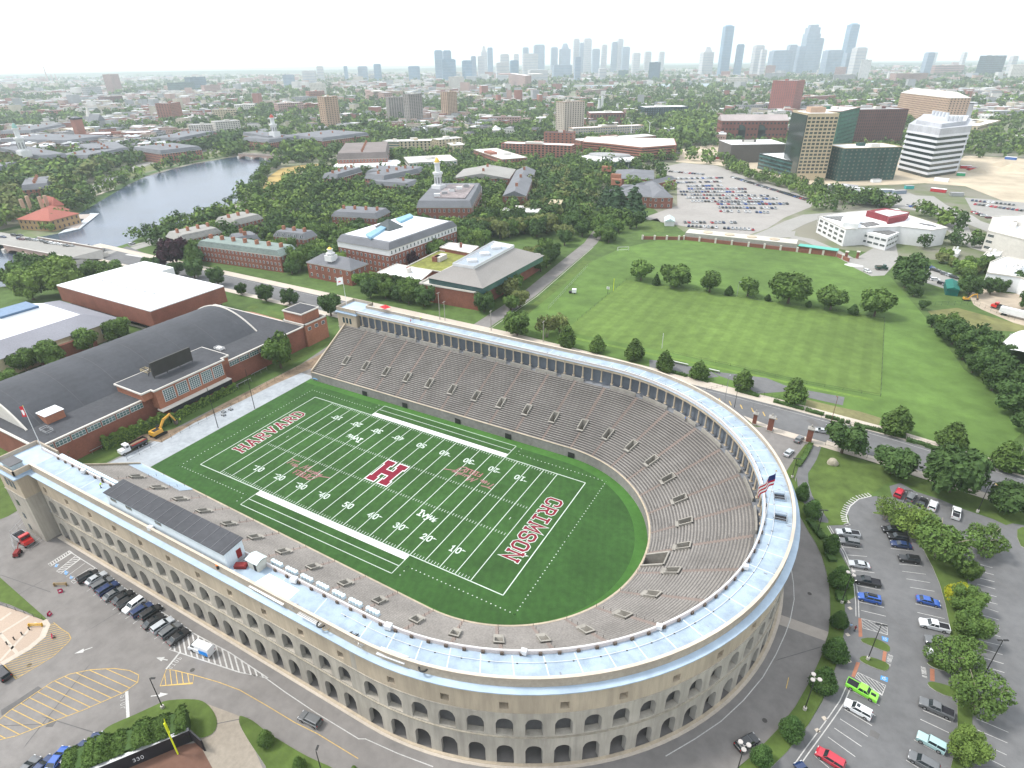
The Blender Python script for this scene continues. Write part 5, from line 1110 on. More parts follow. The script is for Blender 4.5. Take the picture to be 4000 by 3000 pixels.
# tall net poles and goal by the open end
for i, (p, h) in enumerate((((-68.4,-7.5),16),((-68.1,7.7),16), )):
    t = thing('net_pole', ('tall black net pole left of the lettering end', 'tall black net pole at the far lettering corner')[i], 'pole', (*p, 0)); m = MB(); m.cyl((0,0,0),(0,0, h),.13,8,.08); m.build('shaft', black_metal, t)
for i, p in enumerate(((-91.8,-34.4),(-88.9,-21.8),(-89.4,-8.7),(-88.9,-1.9),(-86.7,11.8),(-87.8,18.7),(-90.1,28.5))):
    t = thing('small_bleacher', ('grey bleacher alone by the wall left of the dump truck', 'grey bleacher behind the dump truck', 'grey bleacher behind the excavator', 'grey bleacher right of the excavator', 'grey bleacher below the black band', 'grey bleacher by the ivy wall end', 'grey bleacher nearest the tree')[i], 'bleacher', (*p, 0), pi/2, 'small metal bleachers along the brick wall'); 
    for k in range(4): m = MB(); m.box((0,.9-k*.6,.4+k*.35),(6.5,.3,.06)); m.build('plank', steel, t)
    for x in (-3,0,3): m = MB(); m.tube([(x, 1.1,0),(x, -1.1,1.5),(x, -1.1,0)], .04,4); m.build('frame', steel, t)
for i, p in enumerate(((-75.8,0.5),(-75.0,2.9),(-73.9,-1.0))):
    t = thing('practice_sled', ('small dark wheeled cart on the sheeting, left one', 'small dark wheeled cart on the sheeting, right one', 'small dark wheeled cart on the sheeting, front one')[i], 'cart', (*p, 0)); m = MB(); m.box((0,0,.5),(1.3,.9,.3)); m.cyl((0,0,.5),(0,0,1.2),.25,8); m.build('frame', steel, t)
    for a in (-.5,.5):
        for b in (-.45,.45): m = MB(); m.cyl((a, b-.05,.25),(a, b+.05,.25),.25,8); m.build('wheel', tyre_m, t)
t = thing('equipment_stand', 'blue-topped work bench at the far corner of the turf', 'bench', (*(-64.5,34.7),0)); m = MB(); m.box((0,0,.95),(2.6,1.6,.1)); m.build('top', M('sky blue board', (.15,.42,.68)), t)
for a in (-1.1,1.1):
    for b in (-.6,.6): m = MB(); m.cyl((a, b, 0),(a, b, .9),.05,5); m.build('leg', steel, t)
# signs and barriers on the near apron
for i, (p, c_) in enumerate((((-38.2,-74.3), 'crimson'),((-33.2,-79.3), 'crimson'),((-26.0,-82.2), 'crimson'))):
    t = thing('sandwich_board', ('crimson and white board beside the tan barrier', 'crimson and white board at the tip of the grass wedge', 'crimson board on the yellow hatching')[i], 'sign', (*p, 0),1.0+i); m = MB()
    m.add([(-.45,.3,0),(.45,.3,0),(.45,0,1.1),(-.45,0,1.1)], [(0,1,2,3)]); m.add([(-.45,-.3,0),(.45,-.3,0),(.45,0,1.1),(-.45,0,1.1)], [(3,2,1,0)]); m.build('panel', M('crimson board', (.45,.02,.08)), t); m = MB(); m.box((0,-.18,.6),(.5,.03,.3)); m.build('printed_patch', white, t)
for i, p in enumerate(((-40.4,-73.2),(-32.5,-82.5))):
    t = thing('barrier', ('tan metal barrier near the accessible bays', 'yellow barrier at the tip of the plaza')[i], 'barrier', (*p, 0),.55); cm_ = M('tan barrier', (.42,.30,.15)) if i == 0 else M('yellow barrier', (.70,.42,.06)); 
    for z in (.35,.65,.95): m = MB(); m.box((0,0, z),(3.0,.1,.14)); m.build('rail', cm_, t)
    for x in (-1.4,1.4): m = MB(); m.box((x, 0,.5),(.12,.5,1.0)); m.build('post', cm_, t)
for i, p in enumerate(((-32.8,-88.1),(-32.8,-86.7),(-32.7,-85.2),(-32.8,-83.7))):
    t = thing('bollard', ('black bollard farthest from the yellow barrier', 'second black bollard from the plaza kerb', 'third black bollard, next but one to the barrier', 'black bollard touching the yellow barrier')[i], 'bollard', (*p, 0),0, 'bollards on the plaza'); m = MB(); m.cyl((0,0,0),(0,0,.9),.13,8); m.build('post', black_metal, t); m = MB(); m.cyl((0,0,.9),(0,0,1.0),.17,8,.05); m.build('cap', black_metal, t)
t = thing('loader', 'small dark red loader with a tool boom beside the red truck', 'loader', (*(-61.2,-72.8),0),-.8)
m = MB(); m.box((0,0,.9),(2.2,1.2,.9),0,.85); m.build('body', M('oxide red', (0,0,0)), t)
for a in (-.7,.7):
    for b in (-.6,.6): m = MB(); m.cyl((a, b-.12,.4),(a, b+.12,.4),.4,10); m.build('wheel', tyre_m, t)
m = MB(); m.tube([(-.5,0,1.2),(-2.0,0,2.2),(-4.2,0,1.4)], .1,6); m.build('boom', M('oxide red', (0,0,0)), t)
# temporary chain fence round the pavilion foot
fence([(-70.6,-69.9),(-73.6,-65.3)][::1]+[], 1.8, 'temporary chain fence beside the red truck, pavilion side', 2.5, steel)
fence([(-69.6,-70.3),(-63.4,-72.5),(-60.2,-70.4),(-61.1,-67.0),(-61.1,-63.0)], 1.6, 'temporary chain fence round the front of the red truck', 3, steel)
t = thing('boulder', 'pale boulder on the lawn by the path', 'boulder', (*(117.8,69.1),0)); m = MB(); rr = random.Random(5); vs = []
for i in range(4):
    for j in range(8): a = j*pi/4; r = (1.5,1.6,1.1,.35)[i]*rr.uniform(.85,1.15); vs.append((r*cos(a), r*sin(a)*.8,(0,.8,1.7,2.2)[i]))
m.add(vs, [(i*8+j, i*8+(j+1) % 8, i*8+8+(j+1) % 8, i*8+8+j) for i in range(3) for j in range(8)]+[range(24,32)]); m.build('stone', M('pale rock', (.40,.36,.28), var=.3, sc=1.5), t, smooth=True)
# hedges
leaf_cols = {}
def leafmat(name, c, c2):
    m = M(name, c, rough=.9, var=.42, sc=.35, col2=c2, big=.08, spec=.15, rnd=.16, ramp=(.3,.7)); return m
LM = dict(mid=leafmat('mid green leaves', (.125,.195,.050),(.058,.105,.026)), dark=leafmat('dark green leaves', (.080,.135,.042),(.036,.070,.022)), light=leafmat('light green leaves', (.19,.27,.065),(.10,.165,.036)), olive=leafmat('olive leaves', (.18,.20,.070),(.09,.115,.038)), purple=leafmat('purple leaves', (.05,.018,.028),(.025,.010,.014)), yellow=leafmat('yellow green leaves', (.50,.46,.03),(.18,.27,.03)), blue=leafmat('blue green needles', (.070,.12,.060),(.035,.065,.034)), clip=leafmat('clipped dark leaves', (.080,.145,.042),(.030,.066,.018)))
def leaves(mb, n, f, size, rng, up=.5):
    """n leaf clumps; f returns a point and an outward normal"""
    vs = []; fs = []
    for i in range(n):
        p, nr = f(); v = Vector((rng.gauss(0,.6)+nr[0], rng.gauss(0,.6)+nr[1], rng.gauss(0,.6)+nr[2]+up*.6)); v.normalize()
        a = v.orthogonal().normalized(); th = rng.uniform(0,6.28); a = (a*cos(th)+v.cross(a)*sin(th)); b = v.cross(a); s = size*rng.uniform(.6,1.4); P_ = Vector(p); k = len(vs)
        q = v*s*.22
        vs += [tuple(P_+a*s-q), tuple(P_+b*s*.62), tuple(P_-a*s-q), tuple(P_-b*s*.62)]; fs.append((k, k+1, k+2, k+3))
    return mb.add(vs, fs)
def hedge(pts, w, h, label, m_=None, dens=26, name='hedge', leaf=.28):
    rng = random.Random(int(pts[0][0]*10)); t = thing(name, label, 'hedge', (0,0,0)); mb = MB(); P_ = [Vector(p) for p in pts]; L_ = sum((b-a).length for a, b in zip(P_[:-1], P_[1:]))
    core = MB()
    for a, b in zip(P_[:-1], P_[1:]):
        d = (b-a).normalized(); n = Vector((-d.y, d.x)); q = [tuple(a+n*w*.4), tuple(a-n*w*.4), tuple(b-n*w*.4), tuple(b+n*w*.4)]; core.prism(q, 0, h*.85)
    core.build('stems', LM['dark'], t)
    def f():
        s_ = rng.uniform(0, L_); i = 0
        while i < len(P_)-2 and s_ > (P_[i+1]-P_[i]).length: s_ -= (P_[i+1]-P_[i]).length; i += 1
        d = (P_[i+1]-P_[i]).normalized(); n = Vector((-d.y, d.x)); u = rng.uniform(-1,1); side = rng.random() < .45
        lump = 1+.12*sin(s_*2.1)+.1*sin(s_*.9+2)
        if side: sg = 1 if u > 0 else -1; p = P_[i]+d*s_+n*sg*w/2; return (p.x, p.y, rng.uniform(.1, h)*lump),(n.x*sg, n.y*sg, .2)
        p = P_[i]+d*s_+n*u*w/2; return (p.x, p.y, h*lump*(1-.12*u*u)),(0,0,1)
    leaves(mb, int(L_*(w+2*h)*dens/3), f, leaf, rng); mb.build('foliage', m_ or LM['mid'], t)
hedge([(19.4,-80.9),(15.3,-86.6),(10.8,-92.8),(7.9,-96.8)], 5.0,4.0, 'thick bushy hedge behind the black outfield wall', LM['mid'], 80, leaf=.3)
for i, (a, b) in enumerate((((54.2,106.9),(62.9,106.0)),((64.0,106.6),(71.6,105.2)),((82.0,103.4),(90.6,102.4)),((95.9,101.1),(106.1,100.0)),((106.7,99.7),(112.7,99.2)),((122.3,97.1),(137.4,96.2)),((137.6,94.6),(142.8,94.2)),((142.8,93.7),(151.7,92.3)),((152.7,91.9),(164.8,90.3)),((165.2,90.5),(171.4,90.2)))):
    hedge([a, b], 1.6,1.1,('clipped roadside hedge farthest left behind the roof walk', 'clipped roadside hedge under the second street tree', 'clipped hedge by the person in lime', 'clipped hedge under the round tree by the gate fence', 'clipped hedge by the dry grass', 'long clipped hedge below the lone tree', 'short clipped hedge between two lawn trees', 'clipped hedge opposite the wide tree', 'clipped hedge below the right-hand tree', 'clipped hedge at the right edge')[i], LM['clip'], 30, leaf=.2)
for i, p in enumerate(((113.3,98.2),(114.3,98.2),(115.5,98.1),(116.6,98.0),(118.0,97.8),(119.7,97.7))): hedge([p, (p[0]+1.2, p[1]-.2)], 1.4,1.0, 'small round clipped bush beside the lamp post', LM['clip'], 30, name='bush', leaf=.2)['group'] if 0 else hedge([p, (p[0]+1.2, p[1]-.2)], 1.4,1.0, 'small round clipped bush in the row beside the leaning lamp post', LM['clip'], 30, name='bush', leaf=.2)
hedge([(110.8,77.5),(109.9,69.8),(108.7,62.8)], 1.5,.9, 'low hedge along the gate path', LM['mid'], 26, leaf=.22)
hedge([(114.5,38.0),(116.4,34.7),(118.6,31.7)], 2.2,1.1, 'low dark hedge between the first ring road trees', LM['clip'], 26, leaf=.22)
hedge([(120.0,26.5),(121.3,24.0)], 2.2,1.1, 'short hedge piece below the third ring road tree', LM['clip'], 26, leaf=.22)
hedge([(123.5,13.9),(124.2,11.0)], 2.2,1.1, 'short hedge piece opposite the hatched bay', LM['clip'], 26, leaf=.22)
hedge([(-90,-34),(-88.5,-22),(-86.5,-13.5)], 2.6,4.2, 'bright ivy mass climbing the brick wall behind the excavator', LM['light'], 20, name='ivy', leaf=.4)
hedge([(-86,-13),(-86,14)], 1.3,3.0, 'long bright ivy strip on the brick wall below the black band', LM['light'], 20, name='ivy', leaf=.4)

# ---------------------------------------------------------------- buildings
CX, CY = CAM[0], CAM[1]
stone = M('limestone trim', (.55,.52,.46), var=.1); slate = M('grey slate', (.17,.175,.19), rough=.85, var=.2, sc=2, big=.1); flat_w = M('white roof membrane', (.78,.79,.80), var=.08, sc=.3)
flat_g = M('grey flat roof', (.33,.33,.33), var=.2, sc=.4); flat_d = M('dark flat roof', (.062,.064,.072), rough=.85, var=.22, sc=.8, big=.1); buff = M('buff masonry', (.50,.42,.29), var=.12); pale = M('pale masonry', (.60,.57,.52), var=.12)
brick_f = M('sunlit red brick', (.33,.14,.10), var=.2, sc=.8, big=.05); tan_f = M('tan brick', (.45,.31,.22), var=.15); grey_f = M('grey masonry', (.34,.34,.35), var=.15); pink_f = M('pinkish facade', (.40,.26,.23), var=.15)
green_wrap = M('dark green building wrap', (.032,.078,.066), var=.3, sc=.3, big=.1); brown_f = M('brown red cladding', (.15,.06,.055), var=.2, sc=.6); copper = M('verdigris copper', (.25,.42,.38), var=.15); red_tile = M('red roof tile', (.36,.12,.09), var=.2, sc=1.5); gold = M('gilding', (.75,.50,.10), rough=.35, met=.6)
blue_glass = M('hazy blue glass', (.10,.17,.24), rough=.2, spec=.6, var=.3, sc=.02); dkglass = M('dark curtain glass', (.035,.055,.055), rough=.12, spec=.7, var=.5, sc=.08)  # the hazy blue glass carries distance haze in its colour
WM = {}; FP = []
def wmesh(w, h, frame=white, gl=glass, mull=True):
    k = ('w', round(w, 1), round(h, 1), frame.name, gl.name)
    if k not in WM:
        m = MB(); m.mat(0).box((0,0,0),(w, .10, h)); m.mat(1).box((0,-.03,0),(w-.28,.10, h-.28))
        if mull: m.mat(0).box((0,-.06,0),(w-.28,.08,.07))
        me = bpy.data.meshes.new('window'); me.from_pydata(m.v, [], [list(f) for f in m.f]); me.materials.append(frame); me.materials.append(gl); me.polygons.foreach_set('material_index', m.mi); WM[k] = me
    return WM[k]
def facing(a, b, cx, cy):
    mx_, my = (a[0]+b[0])/2,(a[1]+b[1])/2; dx, dy = b[0]-a[0], b[1]-a[1]; n = (dy, -dx)
    if n[0]*(mx_-cx)+n[1]*(my-cy) < 0: n = (-n[0], -n[1])
    l = hypot(*n) or 1; n = (n[0]/l, n[1]/l)
    d = hypot(CX-mx_, CY-my); return n, (n[0]*(CX-mx_)+n[1]*(CY-my))/d
def windows(t, poly, z0_, h, floors, sp, w, wh, frame=white, gl=glass, joined=False, first=None, mat=None, band=False):
    """grid of windows on every wall that looks towards the stadium side"""
    cx = sum(p[0] for p in poly)/len(poly); cy = sum(p[1] for p in poly)/len(poly); fh = h/floors; n = len(poly); J = MB()
    me = None if joined else wmesh(w, wh, frame, gl)
    for i in range(n):
        a, b = poly[i], poly[(i+1) % n]; nr, c = facing(a, b, cx, cy)
        if c < .03: continue
        L_ = hypot(b[0]-a[0], b[1]-a[1]); k = int((L_-.8)/sp)
        if k < 1 and not band: continue
        ux, uy = (b[0]-a[0])/L_, (b[1]-a[1])/L_; rz = atan2(nr[1], nr[0])+pi/2
        for f in range(floors):
            zc = z0_+fh*(f+.52)
            if band:
                mb = MB(); mb.box(((a[0]+b[0])/2+nr[0]*.03,(a[1]+b[1])/2+nr[1]*.03, zc),(L_*.985,.16, wh), rz); mb.build('window_band', gl, t); continue
            for j in range(k):
                s_ = L_/2+(j-(k-1)/2)*(L_/ (k+.15)); x, y = a[0]+ux*s_+nr[0]*.04, a[1]+uy*s_+nr[1]*.04
                if joined: J.mat(1).box((x, y, zc),(w, .12, wh), rz)
                else: inst('window', me, t, (x, y, zc), rz)
    if joined and J.v: J.build('windows', [frame, gl], t)['kind'] = 'stuff'
def FR(a, b, d):
    """rectangle that starts on the front edge a-b and runs d metres away from the stadium side"""
    L_ = hypot(b[0]-a[0], b[1]-a[1]); n = (-(b[1]-a[1])/L_, (b[0]-a[0])/L_)
    if n[0]*(CX-a[0])+n[1]*(CY-a[1]) > 0: n = (-n[0], -n[1])
    return [a, b, (b[0]+n[0]*d, b[1]+n[1]*d),(a[0]+n[0]*d, a[1]+n[1]*d)]
def hip(mb, q, z, h, ov=.5, gable=False, flat=0.):
    """hip or gable roof over a quadrilateral, its ridge along the longer side"""
    q = inset(q, -ov*1.4); L1 = hypot(q[1][0]-q[0][0], q[1][1]-q[0][1]); L2 = hypot(q[2][0]-q[1][0], q[2][1]-q[1][1])
    if L1 < L2: q = q[1:]+q[:1]; L1, L2 = L2, L1
    e = 0 if gable else min(.45, L2/2/L1)
    m0 = lerp(q[0], q[3], .5); m1 = lerp(q[1], q[2], .5); r0_ = lerp(m0, m1, e); r1_ = lerp(m0, m1,1-e)
    if flat:
        t_ = inset(q, flat); mb.add([(*p, z) for p in q]+[(*p, z+h) for p in t_], [(0,1,5,4),(1,2,6,5),(2,3,7,6),(3,0,4,7),(4,5,6,7)]); return t_
    mb.add([(*p, z) for p in q]+[(*r0_, z+h),(*r1_, z+h)], [(0,1,5,4),(1,2,5),(2,3,4,5),(3,0,4)]); return r0_, r1_
def bld(label, cat, q, h, wall=brick, roof='flat', rm=None, floors=0, sp=3.4, w=1.3, wh=1.9, name='building', frame=white, gl=glass, joined=False, rh=4, par=.7, band=False, chim=0, dorm=0, cornice=stone, zb=0, ov=.5, base=None):
    t = thing(name, label, cat, (0,0,0)); m = MB(); m.prism(q, zb, h, top=True); m.build('wall', wall, t); FP.append(inset(q, -4))
    if floors: windows(t, q, zb, h-zb, floors, sp, w, wh, frame, gl, joined, band=band)
    rr = random.Random(int(abs(q[0][0])*7))
    if roof == 'flat':
        m = MB(); m.prism(inset(q, .5), h, h+.05); m.build('roof', rm or flat_g, t)
        if par:
            m = MB(); n = len(q)
            for i in range(n):
                a, b = q[i], q[(i+1) % n]; L_ = hypot(b[0]-a[0], b[1]-a[1]); m.box(((a[0]+b[0])/2,(a[1]+b[1])/2, h+par/2),(L_+.5,.5, par), atan2(b[1]-a[1], b[0]-a[0]))
            m.build('parapet', cornice, t)
        cx = sum(p[0] for p in q)/len(q); cy = sum(p[1] for p in q)/len(q); sz = hypot(q[1][0]-q[0][0], q[1][1]-q[0][1])
        rz = atan2(q[1][1]-q[0][1], q[1][0]-q[0][0])
        for i in range(2):
            m = MB(); m.box((cx+rr.uniform(-.15,.15)*sz, cy+rr.uniform(-.1,.1)*sz, h+1.4),(sz*rr.uniform(.1,.25), sz*rr.uniform(.08,.12),2.8), rz); m.build('plant_room', (wall, pale, grey_f)[i % 3], t)
    else:
        m = MB(); hip(m, q, h+.02, rh, ov, roof == 'gable', flat=(3.2 if roof == 'mansard' else 0)); m.build('roof', rm or slate, t)
        if cornice: m = MB(); m.prism(inset(q, -.35), h-.45, h, bot=True); m.build('cornice', cornice, t)
    L1 = hypot(q[1][0]-q[0][0], q[1][1]-q[0][1]); L2 = hypot(q[2][0]-q[1][0], q[2][1]-q[1][1]); a0, a1 = (lerp(q[0], q[3], .5), lerp(q[1], q[2], .5)) if L1 > L2 else (lerp(q[0], q[1], .5), lerp(q[3], q[2], .5))
    for i in range(chim):
        p = lerp(a0, a1,(i+.5)/chim); m = MB(); m.box((*p, h+rh*.6+1),(1.2,2.2, rh+2.4), atan2(a1[1]-a0[1], a1[0]-a0[0])); m.build('chimney', brick2, t)
    if dorm:
        nd = int(max(L1, L2)/dorm)
        for sgn in (.13,.87):
            for i in range(nd):
                e0, e1 = (lerp(q[0], q[3], sgn), lerp(q[1], q[2], sgn)) if L1 > L2 else (lerp(q[0], q[1], sgn), lerp(q[3], q[2], sgn)); p = lerp(e0, e1,(i+.7)/(nd+.4)); inst('dormer', dormer_me(), t, (*p, h+1.3), atan2(a1[1]-a0[1], a1[0]-a0[0]))
    return t
def dormer_me():
    if 'd' not in WM:
        m = MB(); m.mat(0).box((0,0,0),(1.5,3.0,1.9)); m.mat(1).box((0,0,0),(.9,3.1,1.3)); m.mat(2).box((0,0,1.05),(1.8,3.3,.25))
        me = bpy.data.meshes.new('dormer'); me.from_pydata(m.v, [], [list(f) for f in m.f]); [me.materials.append(x) for x in (white, glass, slate)]; me.polygons.foreach_set('material_index', m.mi); WM['d'] = me
    return WM['d']
def cupola(t, p, z, s, h, dome=None):
    m = MB(); m.box((*p, z+s*.5),(s*1.6, s*1.6, s)); m.cyl((*p, z+s),(*p, z+h*.45), s*.62,8); m.cyl((*p, z+h*.45),(*p, z+h*.5), s*.8,8); m.cyl((*p, z+h*.5),(*p, z+h*.72), s*.42,8); m.cyl((*p, z+h*.72),(*p, z+h*.75), s*.55,8); m.build('cupola', white, t)
    m = MB(); k = z+h*.75; 
    for i in range(4): m.cyl((*p, k+h*.13*i/4*1),(*p, k+h*.13*(i+1)/4), s*.42*cos(i/4*1.4),8, s*.42*cos((i+1)/4*1.5)+.02)
    m.build('dome', dome or gold, t); m = MB(); m.cyl((*p, k+h*.13),(*p, z+h),.1,5,.02); m.build('finial', dome or gold, t)
    m = MB()
    for i in range(8): a = i*pi/4; m.box((p[0]+cos(a)*s*.6, p[1]+sin(a)*s*.6, z+h*.3),(.1, s*.22, h*.16), a)
    m.build('louvre', dark, t)
# --- brick fieldhouse with the dark barrel roof, left of the field
fh = thing('fieldhouse', 'long brick fieldhouse with dark barrel-vaulted roof and clerestory strip', 'sports hall', (0,0,0))
m = MB(); m.prism([(-92,-50),(-92,56),(-150,56),(-150,-50)], 0,9.3); m.build('wall', brick, fh)
m = MB(); m.prism([(-91.6,-50.4),(-91.6,56.4),(-150.4,56.4),(-150.4,-50.4)], 9.3,9.75, bot=True); m.build('cornice', pale, fh)
m = MB(); m.prism([(-92.3,-49.7),(-92.3,55.7),(-149.7,55.7),(-149.7,-49.7)], 9.75,9.82); m.build('flat_roof', flat_d, fh)
m = MB(); n = 16; y0, y1 = -46.5,42.5; xa, xb = -147.5,-105
Z_ = lambda t: 9.8+7.5*(1-(2*t-1)**2)
for i in range(n):
    t0_, t1_ = i/n, (i+1)/n; m.quad((xa+(xb-xa)*t0_, y0, Z_(t0_)),(xa+(xb-xa)*t0_, y1, Z_(t0_)),(xa+(xb-xa)*t1_, y1, Z_(t1_)),(xa+(xb-xa)*t1_, y0, Z_(t1_)))
m.build('barrel_roof', M('dark barrel membrane', (.06,.063,.072), rough=.8, var=.18, sc=.6, big=.08, stripes=(0,1,12,.02)), fh, smooth=True)
for y in (y0, y1):
    m = MB(); m.add([(xa+(xb-xa)*i/n, y, Z_(i/n)-.02) for i in range(n+1)]+[(xa+(xb-xa)*i/n, y, 9.8) for i in range(n+1)], [(i, i+1, n+2+i, n+1+i) for i in range(n)]); m.build('gable_end', pale, fh)
    m = MB()
    for i in range(n): a, b = (xa+(xb-xa)*i/n, y, Z_(i/n)+.1),(xa+(xb-xa)*(i+1)/n, y, Z_((i+1)/n)+.1); m.cyl(a, b, .35,5)
    m.build('arch_rim', pale, fh)
sm = MB(); n2 = 16
for k in range(7):
    y = y0+4+k*(y1-y0-8)/6; sm = MB()
    for i in range(n2): a, b = (xa+(xb-xa)*i/n2, y, Z_(i/n2)+.03),(xa+(xb-xa)*(i+1)/n2, y, Z_((i+1)/n2)+.03); sm.cyl(a, b, .07,3)
    sm.build('roof_seam', M('seam dark grey', (.11,.11,.12)), fh)
# clerestory windows along the field side
cl = MB(); cl.mat(0).box((0,0,0),(.16,4.3,1.9))
for a in (-1,1):
    for i in range(4): cl.mat(1).box((.05,-1.6+i*1.07, a*.42),(.14,.92,.72))
ci = None
for y in [-48+4.75*i for i in range(7)]+[20+4.75*i for i in range(6)]:
    if ci is None: o = cl.build('clerestory_window', [white, glass_b], fh); ci = o.data
    else: o = inst('clerestory_window', ci, fh)
    o.location = (-91.95, y, 7.9)
# taller central block with the scoreboard
m = MB(); m.prism([(-90,-17.5),(-90,16.5),(-105,16.5),(-105,-17.5)], 9.6,12.4); m.build('centre_block', brick2, fh)
m = MB(); m.prism([(-91.9,-14),(-88.3,-14),(-88.3,13),(-91.9,13)], 5.2,12.4); m.build('centre_bay', brick2, fh)
m = MB(); m.prism([(-105.4,-18),(-89.5,-18),(-89.5,-14.6),(-87.8,-14.6),(-87.8,13.6),(-89.5,13.6),(-89.5,17),(-105.4,17)], 12.4,12.95, bot=True); m.build('cornice', pale, fh)
m = MB(); m.prism([(-105,-17.6),(-90,-17.6),(-90,-14.2),(-88.3,-14.2),(-88.3,13.2),(-90,13.2),(-90,16.6),(-105,16.6)], 12.95,13.0); m.build('flat_roof', flat_d, fh)
cw = MB(); cw.mat(0).box((0,0,0),(.14,4.2,4.6))
for j in range(6):
    for i in range(5): cw.mat(1).box((.04,-1.6+i*.8,-1.85+j*.74),(.14,.62,.58))
ci = None
for y in (-9.5,-4.5,.5,5.5,10.3):
    if ci is None: o = cw.build('tall_window', [white, glass_b], fh); ci = o.data
    else: o = inst('tall_window', ci, fh)
    o.location = (-88.25, y, 9.3)
m = MB(); m.box((-87.8,-.5,5.1),(3.2,28,.35)); m.build('terrace_slab', pale, fh); m = MB(); m.box((-86.6,1,3.9),(.5,25,1.7)); m.build('black_band', M('black banner band', (.018,.018,.022)), fh)
m = MB(); m.prism([(-91.5,-13),(-86.8,-13),(-86.8,13.5),(-91.5,13.5)], 0,3.2); m.build('terrace_wall', brick, fh)
sb = thing('scoreboard', 'large black scoreboard on steel legs on the fieldhouse roof', 'scoreboard', (-96.5,-1,13)); m = MB(); m.box((0,0,3.3),(.7,15.5,5.2)); m.build('screen', M('dark screen', (.055,.052,.048), rough=.5), sb)
for y in (-7.5,-2.5,2.5,7.5): m = MB(); m.tube([(0, y, 0),(0, y, 3)], .14,5); m.tube([(-3.4, y, 0),(-.3, y, 5.2)], .12,5); m.build('leg', black_metal, sb)
t = thing('roof_house', 'small brick roof house with white top on the fieldhouse roof', 'roof house', (*(-105.5,-38.6),9.8)); m = MB(); m.box((0,0,1.4),(5,5.5,2.8)); m.build('wall', brick2, t); m = MB(); m.box((0,0,2.9),(5.4,5.9,.2)); m.build('roof', flat_w, t)
for i, (p, lb) in enumerate((((-103.3,22.7), 'white roof unit cage right of the scoreboard'),((-103.7,-6.8), 'yellow guard rail frame left of the scoreboard'),((-98.8,-43.7), 'grey ladder rack near the roof house'))):
    t = thing('roof_frame', lb, 'roof unit', (*p, 9.8 if i != 1 else 13.0)); m = MB(); cc = (white, M('tan rail', (.50,.40,.22)), steel)[i]
    for z in (.5,1.1):
        for a in (-1,1): m.cyl((-2, a, z),(2, a, z),.07,5); m.cyl((a*2,-1, z),(a*2,1, z),.07,5)
    for a in (-2,2):
        for b in (-1,1): m.cyl((a, b, 0),(a, b, 1.1),.07,5)
    m.build('rails', cc, t)
    if i == 0: m = MB(); m.box((0,0,.6),(2.4,1.4,1.0)); m.build('casing', white, t)
tw = bld('square brick stair tower with pale cornice beside the fieldhouse', 'tower', [(-104,56.2),(-91,56.2),(-91,69),(-104,69)], 10, brick2, floors=0, rm=flat_d, par=.6, cornice=pale, name='brick_tower'); windows(tw, [(-104,56.2),(-91,56.2),(-91,69),(-104,69)], 6.6,2.6,1,3.2,1.9,1.6)
q = [(-104,57),(-93,57),(-93,67),(-104,67)]; m = MB(); m.prism(q, 10,14.3); m.build('upper_stage', brick2, tw); m = MB(); m.prism(inset(q, -.5),14.3,14.8, bot=True); m.build('cornice', pale, tw); m = MB(); m.prism(inset(q, .3),14.8,14.9); m.build('roof', flat_d, tw)
# arena with white roof
q = [(-162,32),(-162,71),(-240,71),(-240,32)]; t = thing('arena', 'broad brick arena with a bright white flat roof', 'arena', (0,0,0))
m = MB(); m.prism([(-164.5,34),(-164.5,69),(-237,69),(-237,34)], 0,4.2); m.mat(1).prism([(-164.3,34),(-164.3,69),(-237,69),(-237,34)], 1.2,3.0, top=False); m.build('ground_floor', [pale, glass], t)
m = MB(); m.prism(q, 4.2,12.0, bot=True); m.build('wall', brick, t); m = MB(); m.prism(q, 12.0,12.5, bot=True); m.build('roof', flat_w, t)
m = MB(); m.prism([(-240,62),(-240,79),(-214,79),(-214,71)], 0,12.4); m.build('wing', flat_w, t)
for i in range(16): m = MB(); m.box((-175-i*3.6,46+((i*7) % 5)*.3,12.65),(1.6,.8,.3)); m.build('roof_vent', steel, t)
# pool building
t = thing('pool_hall', 'low hall with grey skirt roof and white pyramid roof at the left edge', 'sports hall', (0,0,0)); q = [(-178,-60),(-178,25),(-228,25),(-228,-60)]
m = MB(); m.prism(q, 0,8); m.build('wall', buff, t)
m = MB(); m.add([(*p, 8) for p in inset(q, -1.5)]+[(-187,-50,12),(-187,16,12),(-219,16,12),(-219,-50,12)], [(0,1,5,4),(1,2,6,5),(2,3,7,6),(3,0,4,7),(4,5,6,7)]); m.build('skirt_roof', M('lilac grey slate', (.25,.25,.28), var=.18, sc=2), t)
m = MB(); m.add([(-187.5,-49,12.02),(-187.5,15,12.02),(-218.5,15,12.02),(-218.5,-49,12.02),(-197,-10,17.5),(-197,4,17.5),(-207,4,17.5),(-207,-10,17.5)], [(0,1,5,4),(1,2,6,5),(2,3,7,6),(3,0,4,7)]); m.build('pyramid_roof', flat_w, t)
m = MB(); m.prism([(-196.5,-10.5),(-196.5,4.5),(-207.5,4.5),(-207.5,-10.5)], 17.4,18.3); m.build('skylight', M('blue skylight', (.12,.20,.32), rough=.3), t)
windows(t, q, 2,5.5,1,4.5,1.7,2.6); m = MB(); m.prism([(-181.8,-10.0),(-189.2,11.5),(-175.6,12.5),(-175.2,-10.1)], 0,6); m.build('porch', brick, t); m = MB(); m.prism([(-181.8,-9.3),(-187.9,10.9),(-177.0,11.9),(-176.4,-9.5)], 6,6.2); m.build('porch_roof', buff, t)
